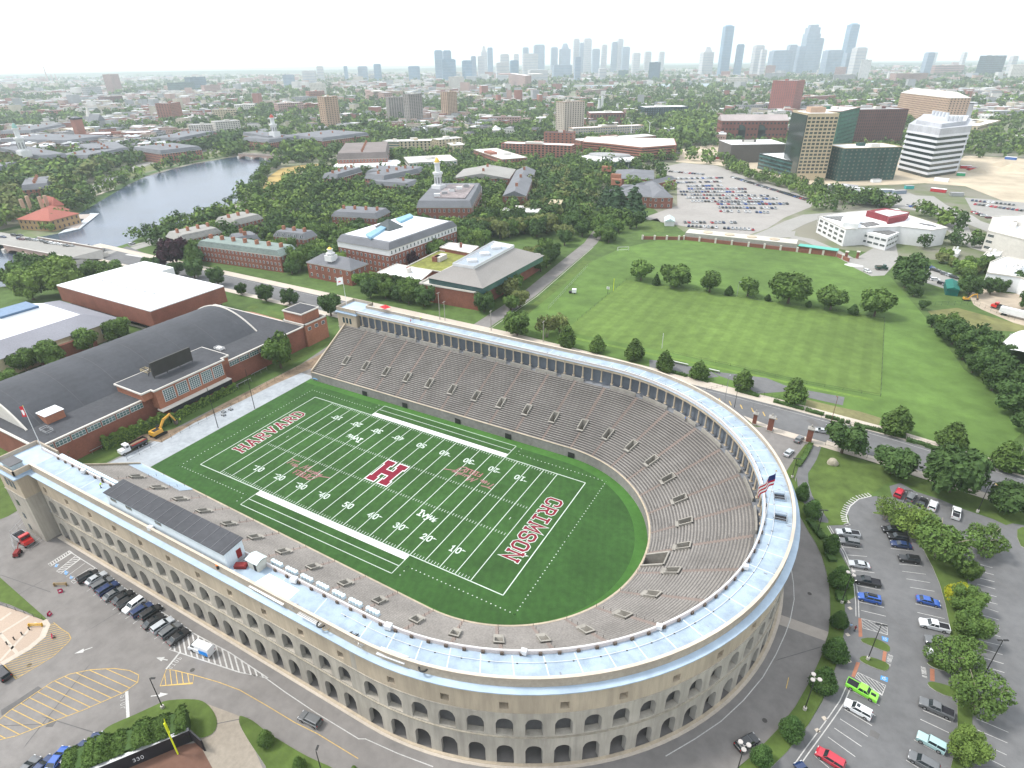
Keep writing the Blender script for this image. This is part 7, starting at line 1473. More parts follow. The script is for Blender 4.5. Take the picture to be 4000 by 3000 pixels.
for lb, a, b, d, top, wl, rf, fl in (
 ('dark glass office at the river bend beyond the hotel', (499,4140),(591,4231),40,98.1, dkglass, flat_g, 10),('white apartment tower beyond the car park', (-42,3529),(-0,3534),22,89.1, pale, flat_w, 20),
 ('grey office left of the white apartment tower', (-117,3107),(-36,3121),30,36.1, grey_f, flat_g, 8),('small brick tower over the grey office', (-146,3516),(-99,3522),22,59.3, pink_f, flat_g, 14),('brown tower near the river bend', (-499,3730),(-452,3734),20,65.6, pink_f, flat_g, 14),
 ('pale blue office beside the brown tower', (-475,3600),(-378,3610),30,32.3, grey_f, flat_w, 7),('white office with dark corner in the tree belt', (-473,2700),(-400,2716),30,35.3, pale, flat_w, 6),('stepped pink ziggurat apartment block', (115,3147),(231,3257),35,39.2, pink_f, flat_g, 12),
 ('wide pink brick arena block on the right skyline', (297,4376),(445,4547),60,52.4, pink_f, flat_g, 5),('grey tower right of centre behind the hotel', (360,7881),(455,8396),22,121.0, grey_f, flat_g, 18),('white tower at the right edge', (555,3602),(613,3609),40,63.9, pale, flat_w, 12),
 ('long low brick building with white frames right of the hotel', (273,1044),(284,1008),20,7.6, pale, flat_w, 3),('pale low warehouse behind the chimney', (235,1095),(275,1214),50,13.7, buff, flat_w, 2),('white house with columns in the far wood', (275,1364),(299,1398),20,9.3, white, flat_w, 2),
 ('blue grey slab left of the brown laboratory', (25,1813),(141,1787),30,9.2, grey_f, flat_w, 2),('red brick blocks behind the arched building', (-78,1713),(-12,1800),25,18.6, brick_f, flat_g, 5),('dark roofed long block right of the arched building', (-174,1454),(-110,1528),25,11.8, grey_f, flat_d, 4),
 # centre
 ('left of two grey towers with many balconies', (-796,971),(-778,999),18,43.3, M('grey brown concrete', (.30,.27,.25)), flat_g, 18),('right of two grey towers with many balconies', (-703,920),(-694,952),18,52.9, M('grey brown concrete', (0,0,0)), flat_g, 20),('third grey brown tower with blank end wall', (-702,1049),(-698,1080),18,51.5, tan_f, flat_g, 20),
 ('white office tower with blue glass bands', (-1474,2173),(-1417,2187),25,50.6, pale, flat_g, 12),('brown and white tower pair, mid distance', (-1476,2672),(-1160,2249),25,53.3, pink_f, flat_w, 16),('red brick power station with pale roof', (-371,1038),(-316,1074),40,20.2, M('dark red brick', (0,0,0)), flat_w, 2),
 ('black glass office on the far bank', (-318,1197),(-245,1253),45,21.2, dkglass, flat_w, 6),('white flats left of the pink tower base', (-632,1035),(-594,1050),20,9.3, pale, flat_w, 4),('red and grey modern block', (-542,960),(-490,981),20,14.2, pink_f, flat_g, 4),('brick office pair in the town, left', (-1416,1600),(-1182,1417),25,28.1, pink_f, flat_g, 6),
 ('long brown block above the brick office pair', (-1430,1696),(-1360,1716),25,17.9, tan_f, flat_g, 4),('yellow block with white top, centre town', (-992,1556),(-945,1572),25,17.5, buff, flat_w, 4),('brown square block, centre town', (-1404,2190),(-1363,2200),20,19.1, pink_f, flat_g, 5),('pink block and roofs below the science towers', (-799,1980),(-757,2101),25,14.8, pink_f, flat_g, 3),
 ('dark glass tower at the river far right of centre', (-1036,3407),(-980,3413),25,88.2, blue_glass, flat_g, 20),('green glass block left of that river tower', (-1354,3804),(-1299,3808),25,43.8, glass_b, flat_g, 8),
 # left
 ('brick apartment tower with balconies across the river', (-1193,747),(-1214,787),30,37.9, brick_f, flat_g, 13),('cream office with grid windows', (-1168,826),(-1135,860),22,21.1, buff, flat_g, 5),('white stepped office block behind it', (-1302,990),(-1273,1028),25,18.5, pale, flat_w, 4),('white block with blue glass end', (-1156,731),(-1113,767),22,12.3, pale, flat_w, 3),
 ('left checkered white tower block', (-886,568),(-860,591),24,21.1, pale, flat_g, 9),('right checkered white tower block', (-838,584),(-823,620),24,26.3, pale, flat_g, 10),('slim tower with orange windowed side', (-767,761),(-761,789),20,55.5, tan_f, flat_w, 18),('pink apartment tower on the left skyline', (-2697,1513),(-2732,1570),30,75.0, pink_f, flat_g, 20),
 ('aqua framed glass office on the left skyline', (-2664,1731),(-2601,1822),35,37.2, glass_b, flat_g, 5),('dark teal glass block on the left skyline', (-2701,1876),(-2703,1959),40,54.8, blue_glass, flat_g, 8),('brown block beside the teal glass', (-2340,1676),(-2331,1745),25,31.1, pink_f, flat_g, 6),('long brick school blocks at the left', (-1718,706),(-1670,774),25,12.6, brick_f, flat_g, 3),
 ('brick block at the far left edge', (-1869,726),(-1859,757),25,19.0, tan_f, flat_g, 4),('brick block with white roof, upper left', (-1832,854),(-1815,890),25,14.0, brick_f, flat_w, 3),('dark mill block left of the pink tower', (-2607,1353),(-2606,1412),30,34.1, grey_f, flat_g, 5),('dark red block below the pink tower', (-2091,1119),(-2096,1186),25,19.0, brown_f, flat_g, 4),
 ('white tower right of centre-left skyline', (-1689,1621),(-1641,1634),25,44.1, pale, flat_w, 10),('dark block below the white skyline tower', (-1464,1325),(-1396,1347),25,17.8, grey_f, flat_d, 4),('red brick block right of the dark block', (-1504,1436),(-1486,1486),25,28.1, brick_f, flat_w, 5),('long pink and white block in the tree belt', (-1142,1023),(-1118,1112),25,19.7, brick_f, flat_w, 4),
 ('red and cream block left of the slim tower', (-1152,994),(-1130,1053),25,24.7, pink_f, flat_w, 5),('long brick and cream hall by the campanile', (-1006,467),(-935,527),30,12.2, brick_f, flat_w, 4),('cream hall left of the campanile', (-1126,491),(-1072,488),30,14.1, buff, pale, 4),('pale roofed hall left of the cream hall', (-1241,498),(-1169,514),30,9.5, pink_f, flat_w, 3)):
    far_ = hypot(a[0]-CX, a[1]-CY); ba = 'checkered' in lb
    bld(lb, 'tower block' if top > 35 else 'block', FR(a, b, d), top, wl, 'flat', rf, fl, 5 if not ba else 3.6,2.6 if not ba else 2.2, max(1.2, top/fl*.42), name='tower_block' if top > 35 else 'office_block', frame=dkglass, gl=dkglass if wl is not dkglass else blue_glass, joined=True, cornice=wl)
for lb, p, vt, r, m_ in (('left white stack of the power station', (-460,1299),28.5,3.5, white),('right white stack of the power station', (-454,1302),36.7,3.5, white),('small white stack beside the power station', (-438,1358),16.6,3, white),('tall leaning-look smokestack at the far left', (-5260,2538),102.7,5, pink_f),('second smokestack at the far left', (-5209,2545),54.6,4, pink_f),('third smokestack at the far left', (-4928,2431),57.0,4, pink_f)):
    t = thing('smokestack', lb, 'chimney', (*p, 0)); m = MB(); m.cyl((0,0,0),(0,0, vt), r, 12, r*.7); m.build('shaft', m_, t); m = MB(); m.cyl((0,0, vt),(0,0, vt+2), r*.72,12, r*.72); m.build('rim', grey_f, t)
t = thing('campanile', 'brick campanile with pyramid cap across the river', 'tower', (*(-1014,464),0)); hh = 38.6; m = MB(); m.box((0,0, hh*.45),(12,12, hh*.9)); m.build('shaft', brick_f, t); m = MB(); m.box((0,0, hh*.93),(14,14, hh*.06)); m.build('belfry', dark, t); m = MB(); m.cyl((0,0, hh*.96),(0,0, hh*1.03),8,4,.2); m.build('cap', slate, t)
t = thing('church', 'grey church with a slender stone spire', 'church', (*(-1298,637),0)); hh = 37.8; m = MB(); m.box((0,0, hh*.25),(9,9, hh*.5)); m.build('tower', grey_f, t); m = MB(); m.cyl((0,0, hh*.5),(0,0, hh),5.5,8,.1); m.build('spire', pale, t); m = MB(); hip(m, [(5,-8),(40,-8),(40,8),(5,8)], 12,12,.5, True); m.build('roof', slate, t); m = MB(); m.prism([(5,-8),(40,-8),(40,8),(5,8)], 0,12); m.build('nave', grey_f, t)
for lb, q, cp, ch, dm_ in (('brick college house with tall white tiered tower at the left edge', R3((-883,292),(-740,271),(-838,313)),(-767,268),42, copper),('brick college house with white cupola and red dome', R3((-653,528),(-645,554),(-719,620)),(-654,542),34, M('red dome', (.5,.08,.05)))):
    t = bld(lb, 'college house', q, 14, brick_f, 'mansard', slate, 4,3.6,1.4,2, name='college_house', joined=True, rh=4, chim=2, cornice=white); cupola(t, cp, 16,7, ch, dm_)
SH = dict(wall=brick_f, roof='mansard', rm=slate, floors=4, sp=3.4, w=1.4, wh=1.8, name='college_house', rh=4, chim=4, dorm=6, joined=True, cornice=white)
for lb, a, b, c in (('brick college house with five chimneys by the left parkway trees', (-556,164),(-546,182),(-591,203)),('college house wing at the far left above the river trees', (-704,212),(-730,243),(-788,265)),('brick college house front with white pediment at the parkway bend', (-740,382),(-667,372),(-782,441)),('college house with chimneys left of the pediment', (-753,334),(-737,375),(-819,423)),('grey roofed house block among parkway trees', (-749,290),(-710,308),(-786,344)),('college house wing right of the red dome', (-662,567),(-578,559),(-683,657)),('low college wing left of the red dome', (-696,519),(-635,513),(-717,579)),('brick range with white roofs at the upper left', (-1027,355),(-904,387),(-1001,436)),('brick range with pale roofs above it', (-1167,418),(-1130,447),(-1251,502)),('grey mansard block right of the campanile', (-820,457),(-778,475),(-879,540)),('small gabled hall at the edge of the grove', (-351,330),(-335,333),(-374,371)),('gabled hall behind the grove to the right', (-314,348),(-289,346),(-338,400))):
    bld(lb, 'college house', R3(a, b, c),12, **SH)
# boathouse, docks
t = thing('boathouse', 'boathouse with red tiled roofs, turrets and tall chimneys by the river', 'boathouse', (0,0,0)); yb_ = M('ochre brick', (.40,.27,.14), var=.15)
for q, h, rh in ((R3((-450,110),(-421,118),(-451,136)),8,6),(R3((-444,130),(-456,150),(-480,159)),7,5),(R3((-465,143),(-464,151),(-487,161)),10,6)):
    m = MB(); m.prism(q, 0, h); m.build('wall', yb_, t); m = MB(); hip(m, q, h, rh, .9); m.build('roof', red_tile, t); windows(t, q, 0, h, 2,4,1.4,2, frame=M('dark red frame', (.2,.03,.03)))
for u, v in ((153,490),(190,470),(300,460),(265,480)): p = Z1(u,v,12) if 0 else ((-473,126),(-483,135),(-472,143),(-470,138))[(153,190,300,265).index(u)]; m = MB(); m.box((*p, 12),(2.2,2.2,12)); m.build('chimney', tan_f, t)
for lb, pl in (('wooden dock slab nearest the boathouse, upper', [(-466,155),(-453,164),(-439,152),(-455,144)]),('wooden dock slab, lower', [(-437,126),(-434,143),(-426,143),(-411,131),(-433,124)])): m = MB(); m.prism(pl, .2,.8); tag(m.build('dock', M('dock boards', (.42,.36,.32), stripes=(1,0,.8,.08))), lb, 'dock')
m = MB(); m.prism([(-458,166),(-450,169),(-409,131),(-408,124),(-408,115),(-417,125),(-416,132)], .2,.7); tag(m.build('pontoon', M('grey pontoon', (.50,.53,.55), stripes=(1,1,3,.05))), 'long grey floating pontoon pointing into the river', 'pontoon')
# river, banks, bridges
water = M('river water', (.06,.085,.13), rough=.2, spec=.5, var=.3, sc=.03, bump=.35, bsc=.12)
MB().poly([(-414,100),(-411,117),(-460,152),(-475,168),(-501,196),(-556,253),(-597,304),(-618,350),(-632,390),(-639,444),(-636,462),(-625,484),(-570,476),(-532,439),(-514,399),(-488,367),(-452,329),(-417,288),(-387,260),(-369,224),(-358,193),(-352,169),(-351,147),(-337,127),(-333,112),(-315.8,75.2),(-307.3,57.7),(-301.3,40.9),(-333.5,11.7),(-463,60),(-431,82)], .0).build('river', water, None, 'structure')
MB().strip([(-459,93),(-467,155),(-485,174),(-513,203),(-570,262),(-613,314),(-636,362),(-647,401),(-657,458)], 9,.03).build('river_bank', M('reedy bank', (.07,.13,.03), var=.4, sc=.3), None, 'structure')
MB().poly([(-520,191),(-590,263),(-630,325),(-667,415),(-671,463),(-693,481),(-706,439),(-666,348),(-634,293),(-574,221)], .02).build('parkway_lawn', M('park grass', (.15,.17,.06), var=.3, sc=.1), None, 'structure')
MB().strip([(-549,206),(-639,296),(-693,365),(-716,426),(-734,491),(-713,530),(-663,562),(-628,610)], 14,.04).build('parkway_road', asphalt_far, None, 'structure')
MB().strip([(-529,203),(-542,222),(-556,244)], 3,.05).build('river_path', walk, None, 'structure')
MB().poly([(-420,314),(-469,365),(-502,411),(-500,439),(-490,458),(-474,451),(-454,408),(-428,351),(-408,320),(-393,290)], .03).build('dry_meadow', M('dry meadow', (.42,.30,.10), var=.35, sc=.06), None, 'structure')
MB().strip([(-475,444),(-459,405),(-436,358),(-412,323),(-389,284),(-372,251),(-357,223),(-336,177),(-329,153),(-327,139),(-327,120)], 4,.05).build('river_path', asphalt_far, None, 'structure')
MB().strip([(-467,441),(-454,408),(-425,363),(-399,324),(-381,296),(-355,238),(-331,180),(-322,147),(-319,115),(-327,98)], 9,.045).build('river_road', asphalt_far, None, 'structure')
def bridge(label, a, b, wd, zd, n, stone_m, rail=True):
    t = thing('arch_bridge', label, 'bridge', (0,0,0)); A_, B_ = Vector(a), Vector(b); d = B_-A_; L_ = d.length; d.normalize(); nn = Vector((-d.y, d.x))
    for sg in (-1,1):
        m = MB(); off_ = nn*sg*wd/2
        for k in range(n):
            for i in range(12):
                u0, u1 = (k+i/12)/n, (k+(i+1)/12)/n
                def ht(u): v = (u*n-k); return 0 if v < .08 or v > .92 else max(0,(zd-1.3)*sqrt(max(0,1-((v-.5)/.42)**2)))
                p0, p1 = A_+d*L_*u0+off_, A_+d*L_*u1+off_; m.quad((p0.x, p0.y, ht(u0+1e-6)-.5),(p1.x, p1.y, ht(u1-1e-6)-.5),(p1.x, p1.y, zd+1.0),(p0.x, p0.y, zd+1.0))
                q0, q1 = p0-off_*2, p1-off_*2
                if sg < 0: m.quad((p0.x, p0.y, ht(u0+1e-6)-.5),(p1.x, p1.y, ht(u1-1e-6)-.5),(q1.x, q1.y, ht(u1-1e-6)-.5),(q0.x, q0.y, ht(u0+1e-6)-.5))
        m.build('arch_wall', stone_m, t)
        m = MB(); c = A_+d*L_/2+off_; m.box((c.x, c.y, zd+1.05),(L_, .7,.3), atan2(d.y, d.x)); m.build('parapet', pale, t)
    for k in range(n+1): c = A_+d*L_*k/n; m = MB(); m.box((c.x, c.y, 1.2),(3, wd+3,3.2), atan2(d.y, d.x)); m.build('pier', pale, t)
    m = MB(); c = A_+d*L_/2; m.box((c.x, c.y, zd-.3),(L_, wd-1,.6), atan2(d.y, d.x)); m.build('deck', asphalt_far, t); return t
pk = M('pinkish bridge stone', (.42,.30,.25), var=.15)
a0, a1 = Vector((-387,71)), Vector((-315.8,75.2)); bd = (a1-a0).normalized(); bn = Vector((-bd.y, bd.x)); bn = bn if bn.y > 0 else -bn; o_ = bn*11
bridge('broad brick and stone arch bridge carrying traffic into the junction', tuple(a0+o_), tuple(a1+o_),22,4.6,3, pk)
bridge('far footbridge with three shallow arches', (-621,452),(-550,458),8,5,3, pk)
MB().poly([tuple(a0+bn*1-bd*120), tuple(a1+bn*1), tuple(a1+bn*21), tuple(a0+bn*21-bd*120)], 4.72).build('bridge_road', asphalt_far, None, 'structure')
jn = [tuple(a1+bn*1),(-310.8,70.6),(-251.5,93.5),(-247.4,110.3),(-277.2,110.6),(-284.5,111.0),(-329,119), tuple(a1+bn*23)]
MB().poly(jn, .06).build('junction', asphalt_dk, None, 'structure')
m = MB(); e0, e1 = a1, a1+bn*22; f0, f1 = Vector((-311.6,93.0)), Vector((-339,109)); m.add([(e0.x, e0.y, 4.7),(e1.x, e1.y, 4.7),(f1.x, f1.y, .07),(f0.x, f0.y, .07)], [(0,1,2,3)]); m.build('bridge_ramp', asphalt_far, None, 'structure')
for a, b in (((-349,109),(-335,98)),((-329,112),(-318,113)),((-309.3,106.6),(-290.3,108.0)),((-289.8,88.5),(-277.4,89.3)),((-292.2,107.0),(-282.0,108.2))): MB().strip([a, b], 2.2,.07).build('zebra_crossing', white_p, None, 'structure')
gj = 'cars on the bridge and junction'; 
for i, (u, v, c_) in enumerate(((20,1465,'navy'),(85,1455,'black'),(125,1455,'black'),(120,1475,'navy'),(140,1478,'maroon'),(180,1480,'grey'),(212,1485,'silver'),(260,1492,'grey'),(290,1500,'black'),(322,1503,'white'),(362,1508,'white'),(465,1512,'white'),(452,1527,'grey'),(492,1537,'grey'),(525,1548,'silver'),(540,1522,'grey'),(410,1518,'grey'))):
    p = (1626,-825) if 0 else None; x, y = {0:(-412,82),1:(-410,88),2:(-406,90),3:(-396,85),4:(-393,85),5:(-388,87),6:(-382,88),7:(-374,89),8:(-367,88),9:(-362,89),10:(-356,90),11:(-348,96),12:(-343,92),13:(-339,94),14:(-331,93),15:(-341,100),16:(-347,90)}[i]
    car('suv' if i % 2 else 'sedan', c_, (x-2, y-.3*bd.y),(x+2, y+.6), '%s car queuing on the arch bridge' % c_, gj, 4.75 if i < 11 or i == 16 else 3.9 if i < 13 else 2.6)
car('suv', 'white', (-328,99),(-323,101), 'white car crossing the wide junction', gj, .08); car('suv', 'silver', (-329,121),(-330,125), 'silver car on the river road beyond the junction', gj, .08); car('sedan', 'white', (-329,134),(-329,139), 'white car on the river road slip', gj, .08)

# ---------------------------------------------------------------- trees
def blobs(kind, rng):
    if kind == 'cone': return [(0,0,.75,.72),(0,0,1.35,.55),(.2,.1,.6,.6),(-.25,-.1,.7,.6),(.1,-.25,.95,.58),(0,0,1.85,.33)]
    if kind == 'conifer': return [(0,0,.4+.42*i, .8-.14*i) for i in range(6)]
    if kind == 'open': return [(.95*cos(a)*rng.uniform(.4,.85),.95*sin(a)*rng.uniform(.4,.85),.95+rng.uniform(-.3,.45), rng.uniform(.28,.42)) for a in [i*.9 for i in range(13)]]+[(0,0,1.25,.42)]
    n = 12 if kind == 'round' else 16; flat = .55 if kind == 'wide' else .8
    return [(0,0,.95,.62)]+[(cos(a)*r, sin(a)*r, .9+h*flat, rng.uniform(.3,.45)) for a, r, h in [(i*2.4+rng.uniform(0,.5), rng.uniform(.35,.72), rng.uniform(-.45,.75)) for i in range(n)]]
def crown_mesh(kind, seed, n, leaf, core=True):
    rng = random.Random(seed); B = blobs(kind, rng); mb = MB(); tot = sum(b[3]**2 for b in B)
    if core:
        for x, y, z, r in B:
            if kind == 'open': continue
            r *= .78; k = len(mb.v); vs = []
            for i in range(1,4):
                for j in range(6): a = j*pi/3+i; ph = pi*i/4; q = r*rng.uniform(.85,1.1); vs.append((x+q*sin(ph)*cos(a), y+q*sin(ph)*sin(a), z+q*cos(ph)))
            vs += [(x, y, z+r),(x, y, z-r)]; fs = [(i*6+j, (i+1)*6+j, (i+1)*6+(j+1) % 6, i*6+(j+1) % 6) for i in range(2) for j in range(6)]+[(18, j, (j+1) % 6) for j in range(6)]+[(19,12+(j+1) % 6,12+j) for j in range(6)]
            mb.add(vs, fs)
    def f():
        for _ in range(7):
            u = rng.uniform(0, tot)
            for b in B:
                u -= b[3]**2
                if u <= 0: break
            v = Vector((rng.gauss(0,1), rng.gauss(0,1), rng.gauss(0,1))); v.normalize(); rr = b[3]*rng.uniform(.8,1.08); p = (b[0]+v.x*rr, b[1]+v.y*rr, b[2]+v.z*rr)
            if any((p[0]-c[0])**2+(p[1]-c[1])**2+(p[2]-c[2])**2 < (c[3]*.72)**2 for c in B if c is not b): continue
            break
        return p, v
    leaves(mb, n, f, leaf, rng, .5); me = bpy.data.meshes.new('crown'); me.from_pydata(mb.v, [], [list(q) for q in mb.f]); return me
def trunk_mesh(kind, seed):
    rng = random.Random(seed); m = MB(); 
    if kind == 'open':
        for i in range(3): a = i*2.1; e = (cos(a)*.35, sin(a)*.35,1.1); m.cyl((cos(a)*.05, sin(a)*.05,0), e, .035,5,.02); m.cyl(e, (e[0]*2, e[1]*2,1.5),.02,4,.01)
    else:
        m.cyl((0,0,0),(0,0,.55),.075,7,.055)
        for i in range(5): a = i*1.26+rng.random(); m.cyl((0,0,.4+.05*i),(cos(a)*.5, sin(a)*.5,1.0+.06*i),.035,5,.015)
    me = bpy.data.meshes.new('trunk'); me.from_pydata(m.v, [], [list(q) for q in m.f]); return me
bark = M('tree bark', (.12,.09,.065), var=.3, sc=3); birch = M('pale bark', (.36,.31,.25), var=.3, sc=4)
TC = {}
def crown(kind, col, lod, v):
    k = (kind, col, lod, v)
    if k not in TC:
        n, s_ = {0: (3000,.062),1: (1100,.10),2: (420,.15)}[lod]
        if kind == 'open': n = int(n*.8)
        base = (kind, lod, v)
        if base not in TC: TC[base] = crown_mesh(kind, 11+v*7+len(kind), n, s_)
        me = TC[base].copy(); me.materials.clear(); me.materials.append(LM[col]); TC[k] = me
        kt = ('t', kind, v)
        if kt not in TC: TC[kt] = trunk_mesh(kind, 5+v); TC[kt].materials.append(birch if kind == 'open' else bark)
    return TC[k], TC[('t', kind, v)]
rt = random.Random(42); NTREE = [0]
def tree(x, y, r, kind='round', col='mid', label='', group=None, lod=None, hs_=1., z=0.):
    d = hypot(x-CX, y-CY); lod = lod if lod is not None else 0 if d < 170 else 1 if d < 420 else 2; v = rt.randrange(3 if lod < 2 else 2)
    cm_, tm = crown(kind, col, lod, v); nm = 'conifer_tree' if kind == 'conifer' else 'tree'; s_ = rt.uniform(.92,1.08)
    t = thing(nm, label, 'tree', (x, y, z), rt.uniform(0,6.28), group); NTREE[0] += 1
    hz = r*hs_*rt.uniform(.92,1.1)
    inst('trunk', tm, t, sc=(r, r, hz)); inst('crown', cm_, t, sc=(r*s_, r/s_, hz)); return t
def rowt(L_, kind, col, labels, group=None, hs_=1.):
    for i, (x, y, r) in enumerate(L_): tree(x, y, r, kind, col, labels[i] if isinstance(labels, (list, tuple)) and not isinstance(labels, str) else labels, group, hs_=hs_)
gr = 'clipped trees along the ring road'
rowt([(114.9,39.8,3.0),(120.5,27.7,2.7),(123.3,16.4,3.3),(124.0,3.5,2.4),(123.8,-6.0,3.1),(122.3,-15.0,3.1),(118.0,-27.9,2.8),(114.1,-35.5,2.4)], 'cone', 'clip', ['clipped round tree nearest the flag at the round end', 'clipped round tree beside the silver pickup', 'clipped round tree by the black pickup', 'clipped round tree near the two walking people', 'clipped round tree between concrete crossing and islands', 'clipped round tree opposite the lime pickup', 'clipped round tree above the red SUV', 'clipped round tree by the driving black car'], gr, .92)
rowt([(111.5,46.6,2.5)], 'cone', 'clip', 'clipped tree at the end of the gate path', gr); rowt([(34.4,-75.8,1.8),(43.1,-76.1,1.4),(52.3,-72.1,1.0)], 'cone', 'mid', ['small round tree in a mulch ring on the lawn strip', 'small tree right of it at the bottom edge', 'tiny tree top at the bottom edge below the arcade'], 'young trees on the lawn strip', 1.1)
rowt([(132.2,47.8,3.3),(137.7,46.3,4.0),(140.0,44.8,3.8)], 'open', 'light', ['airy birch at the tip of the planted island', 'airy birch second from the island tip', 'airy birch between the tip and the broad one'], 'birches on the planted island', 1.1)
rowt([(143.5,37.4,6.7),(153.6,46.0,4.7),(143.5,2.9,3.9),(148.0,-5.5,5.0),(147.0,5.7,3.3)], 'open', 'mid', ['broad birch with pale stems in the middle of the island', 'two-stemmed birch on the small far island', 'birch over the two white vehicles', 'wide birch over the small brick crossing', 'birch behind the one over the white vehicles'], 'birches on the planted island', 1.0)
rowt([(147.1,23.6,3.5)], 'cone', 'yellow', 'yellow-tipped tree on the planted island', None, .8); rowt([(148.7,21.3,3.6),(148.1,13.6,3.8),(149.8,32.9,2.5)], 'round', 'mid', ['leafy tree right below the yellow-tipped one', 'leafy tree two below the yellow-tipped one', 'slim tree behind the yellow-tipped one'], 'leafy trees on the planted island'); rowt([(145.1,-17.6,3.3),(146.2,-13.6,2.2)], 'round', 'light', ['bright yellow-green tree at the bottom right', 'small bright tree above it'], 'leafy trees on the planted island')
gl = 'trees on the lawn beside the main road'
rowt([(119.8,77.1,6.2),(133.5,72.0,5.7),(147.9,70.2,8.6),(161.4,67.0,5.9)], 'wide', 'dark', ['dark tree by the boulder and brick gate', 'dark tree second from the brick gate', 'widest dark tree on the gate lawn', 'dark tree at the right edge of the gate lawn'], gl)
gs = 'street trees on the far side of the main road'
rowt([(54.3,106.2,3.2),(67.3,106.8,4.6),(84.3,105.3,4.7),(102.1,103.8,5.3),(134.4,97.8,5.8),(149.4,95.2,5.4),(163.1,90.8,5.6)], 'cone', 'mid', ['street tree by the white benches, left one', 'street tree by the white benches, right one', 'street tree behind the person in lime', 'street tree beside the gravel pad', 'street tree at the corner of the dry grass', 'street tree above the long clipped hedges', 'street tree at the right edge by the timber pole'], gs, .8)
rowt([(22.9,111.1,4.5),(39.6,111.0,5.1),(53.5,107.3,4.6),(9.9,108.9,5.3)], 'cone', 'mid', ['street tree second past the side road', 'street tree third past the side road', 'street tree fourth past the side road', 'street tree first past the side road'], gs, .85)
rowt([(-3.0,115.0,5.5),(-0.2,122.7,4.5)], 'open', 'olive', ['thin grey-green tree at the side road corner', 'thin tree behind the corner one'], 'thin trees at the side road corner', 1.1)
rowt([(-15.6,110.4,7.0)], 'round', 'mid', 'full bright round tree at the side road corner', None, 1.0)
gf = 'row of trees across the sports lawn'
rowt([(28.1,208.5,8.0),(47.3,209.0,6.9),(66.3,211.8,5.7),(86.4,210.1,9.9),(105.9,210.1,7.2),(125.0,210.4,7.6)], 'wide', 'mid', ['field tree third from the left end of the row', 'field tree left of the thin lamp post', 'small field tree right of the thin lamp post', 'largest field tree in the row', 'field tree second from the right end', 'field tree at the right end of the row'], gf); rowt([(8.6,210.8,7.1),(28.4,208.0,7.3)], 'wide', 'mid', ['field tree at the left end of the row', 'field tree second from the left end'], gf)
rowt([(57.4,208.5,3.0),(76.7,209.0,2.2),(96.1,208.7,2.0),(116.0,208.1,2.9)], 'cone', 'dark', ['bushy shrub left of the lamp post in the field row', 'small conical shrub by the largest field tree', 'reddish small shrub right of the largest field tree', 'bushy shrub between the last two field trees'], 'shrubs in the field row', .8); rowt([(18.6,207.2,2.9)], 'conifer', 'dark', 'small dark fir between the first two field trees', None, .9)
rowt([(138.1,264.0,10.3)], 'round', 'dark', 'big dark tree at the upper right corner of the lawn')
rowt([(148.4,207.4,3.5),(151.7,196.6,4.0),(155.3,189.6,6.5),(162.0,175.1,7.5),(158.1,173.8,5.0),(164.1,157.6,6.6),(160.5,161.9,4.8),(168.8,144.9,7.0),(165.5,148.0,4.8),(171.0,130.4,6.6),(169.6,136.7,4.9),(172.7,117.9,5.3),(142.0,250.3,3.8),(145.2,231.1,2.8)], 'round', 'dark', 'tree in the dark belt along the right side of the lawn', 'tree belt right of the sports lawn')
rowt([(167.3,266.3,6.1),(176.6,272.5,4.7),(181.3,277.7,3.8),(191.2,285.7,6.0),(189.9,254.5,4.8)], 'round', 'dark', 'tree between the green shed and the laboratory', 'trees by the laboratory')
gm = 'trees around the fieldhouse'
rowt([(-85.4,35.6,6.8)], 'round', 'mid', 'full green tree against the fieldhouse wall near the field', gm, 1.1); rowt([(-174.3,21.5,6.1),(-173.0,7.3,5.7),(-171.8,-8.2,6.6),(-176.0,-16.4,5.5),(-168.9,-26.1,4.0)], 'wide', 'mid', ['tree by the pool hall nearest the arena', 'second tree from the arena in front of the pool hall', 'third tree in front of the pool hall', 'fourth tree in front of the pool hall', 'tree at the left edge beside the barrel roof'], gm); rowt([(-95.3,-43.6,3.4)], 'open', 'olive', 'thin yellowish tree behind the end pavilion', gm, 1.)
rowt([(-262.5,42.7,12.0),(-268.5,31.0,9.1),(-287.7,47.9,8.4)], 'round', 'light', 'bright tree in the clump between river and arena', 'bright clump by the arena'); rowt([(-299.9,36.9,5.5),(-308.9,36.9,5.1),(-269.2,64.0,6.1),(-260.6,68.4,7.0),(-266.6,78.7,3.9),(-280.4,75.1,4.9),(-273.0,58.7,4.2),(-312.8,48.0,5.3),(-322.4,60.6,5.5)], 'round', 'mid', 'tree on the river slope near the arena', 'slope trees near the arena')
gk = 'street trees along the main road by the arena'
rowt([(-257.0,92.5,5.4),(-234.8,91.7,5.5),(-222.2,94.8,5.9),(-199.7,93.5,5.3),(-174.1,88.7,3.3),(-154.1,87.8,4.7),(-139.3,90.2,4.8),(-108.7,88.4,6.6)], 'round', 'dark', ['street tree first from the junction', 'street tree second from the junction', 'street tree third from the junction', 'street tree at the arena corner', 'small street tree inside the fence', 'street tree by the brick stair tower', 'second street tree by the brick stair tower', 'tree beside the far end pavilion'], gk)
rowt([(-257.0,105.3,9.6)], 'round', 'purple', 'large dark purple tree at the junction corner'); rowt([(-243.0,108.8,5.5)], 'cone', 'mid', 'pointed green tree right of the purple tree', None, 1.2); rowt([(-123.0,170.4,5.4)], 'round', 'purple', 'small purple tree in front of the white and brick hall'); rowt([(-3855.9,3059.5,0.6)], 'round', 'mid', 'x') if 0 else None
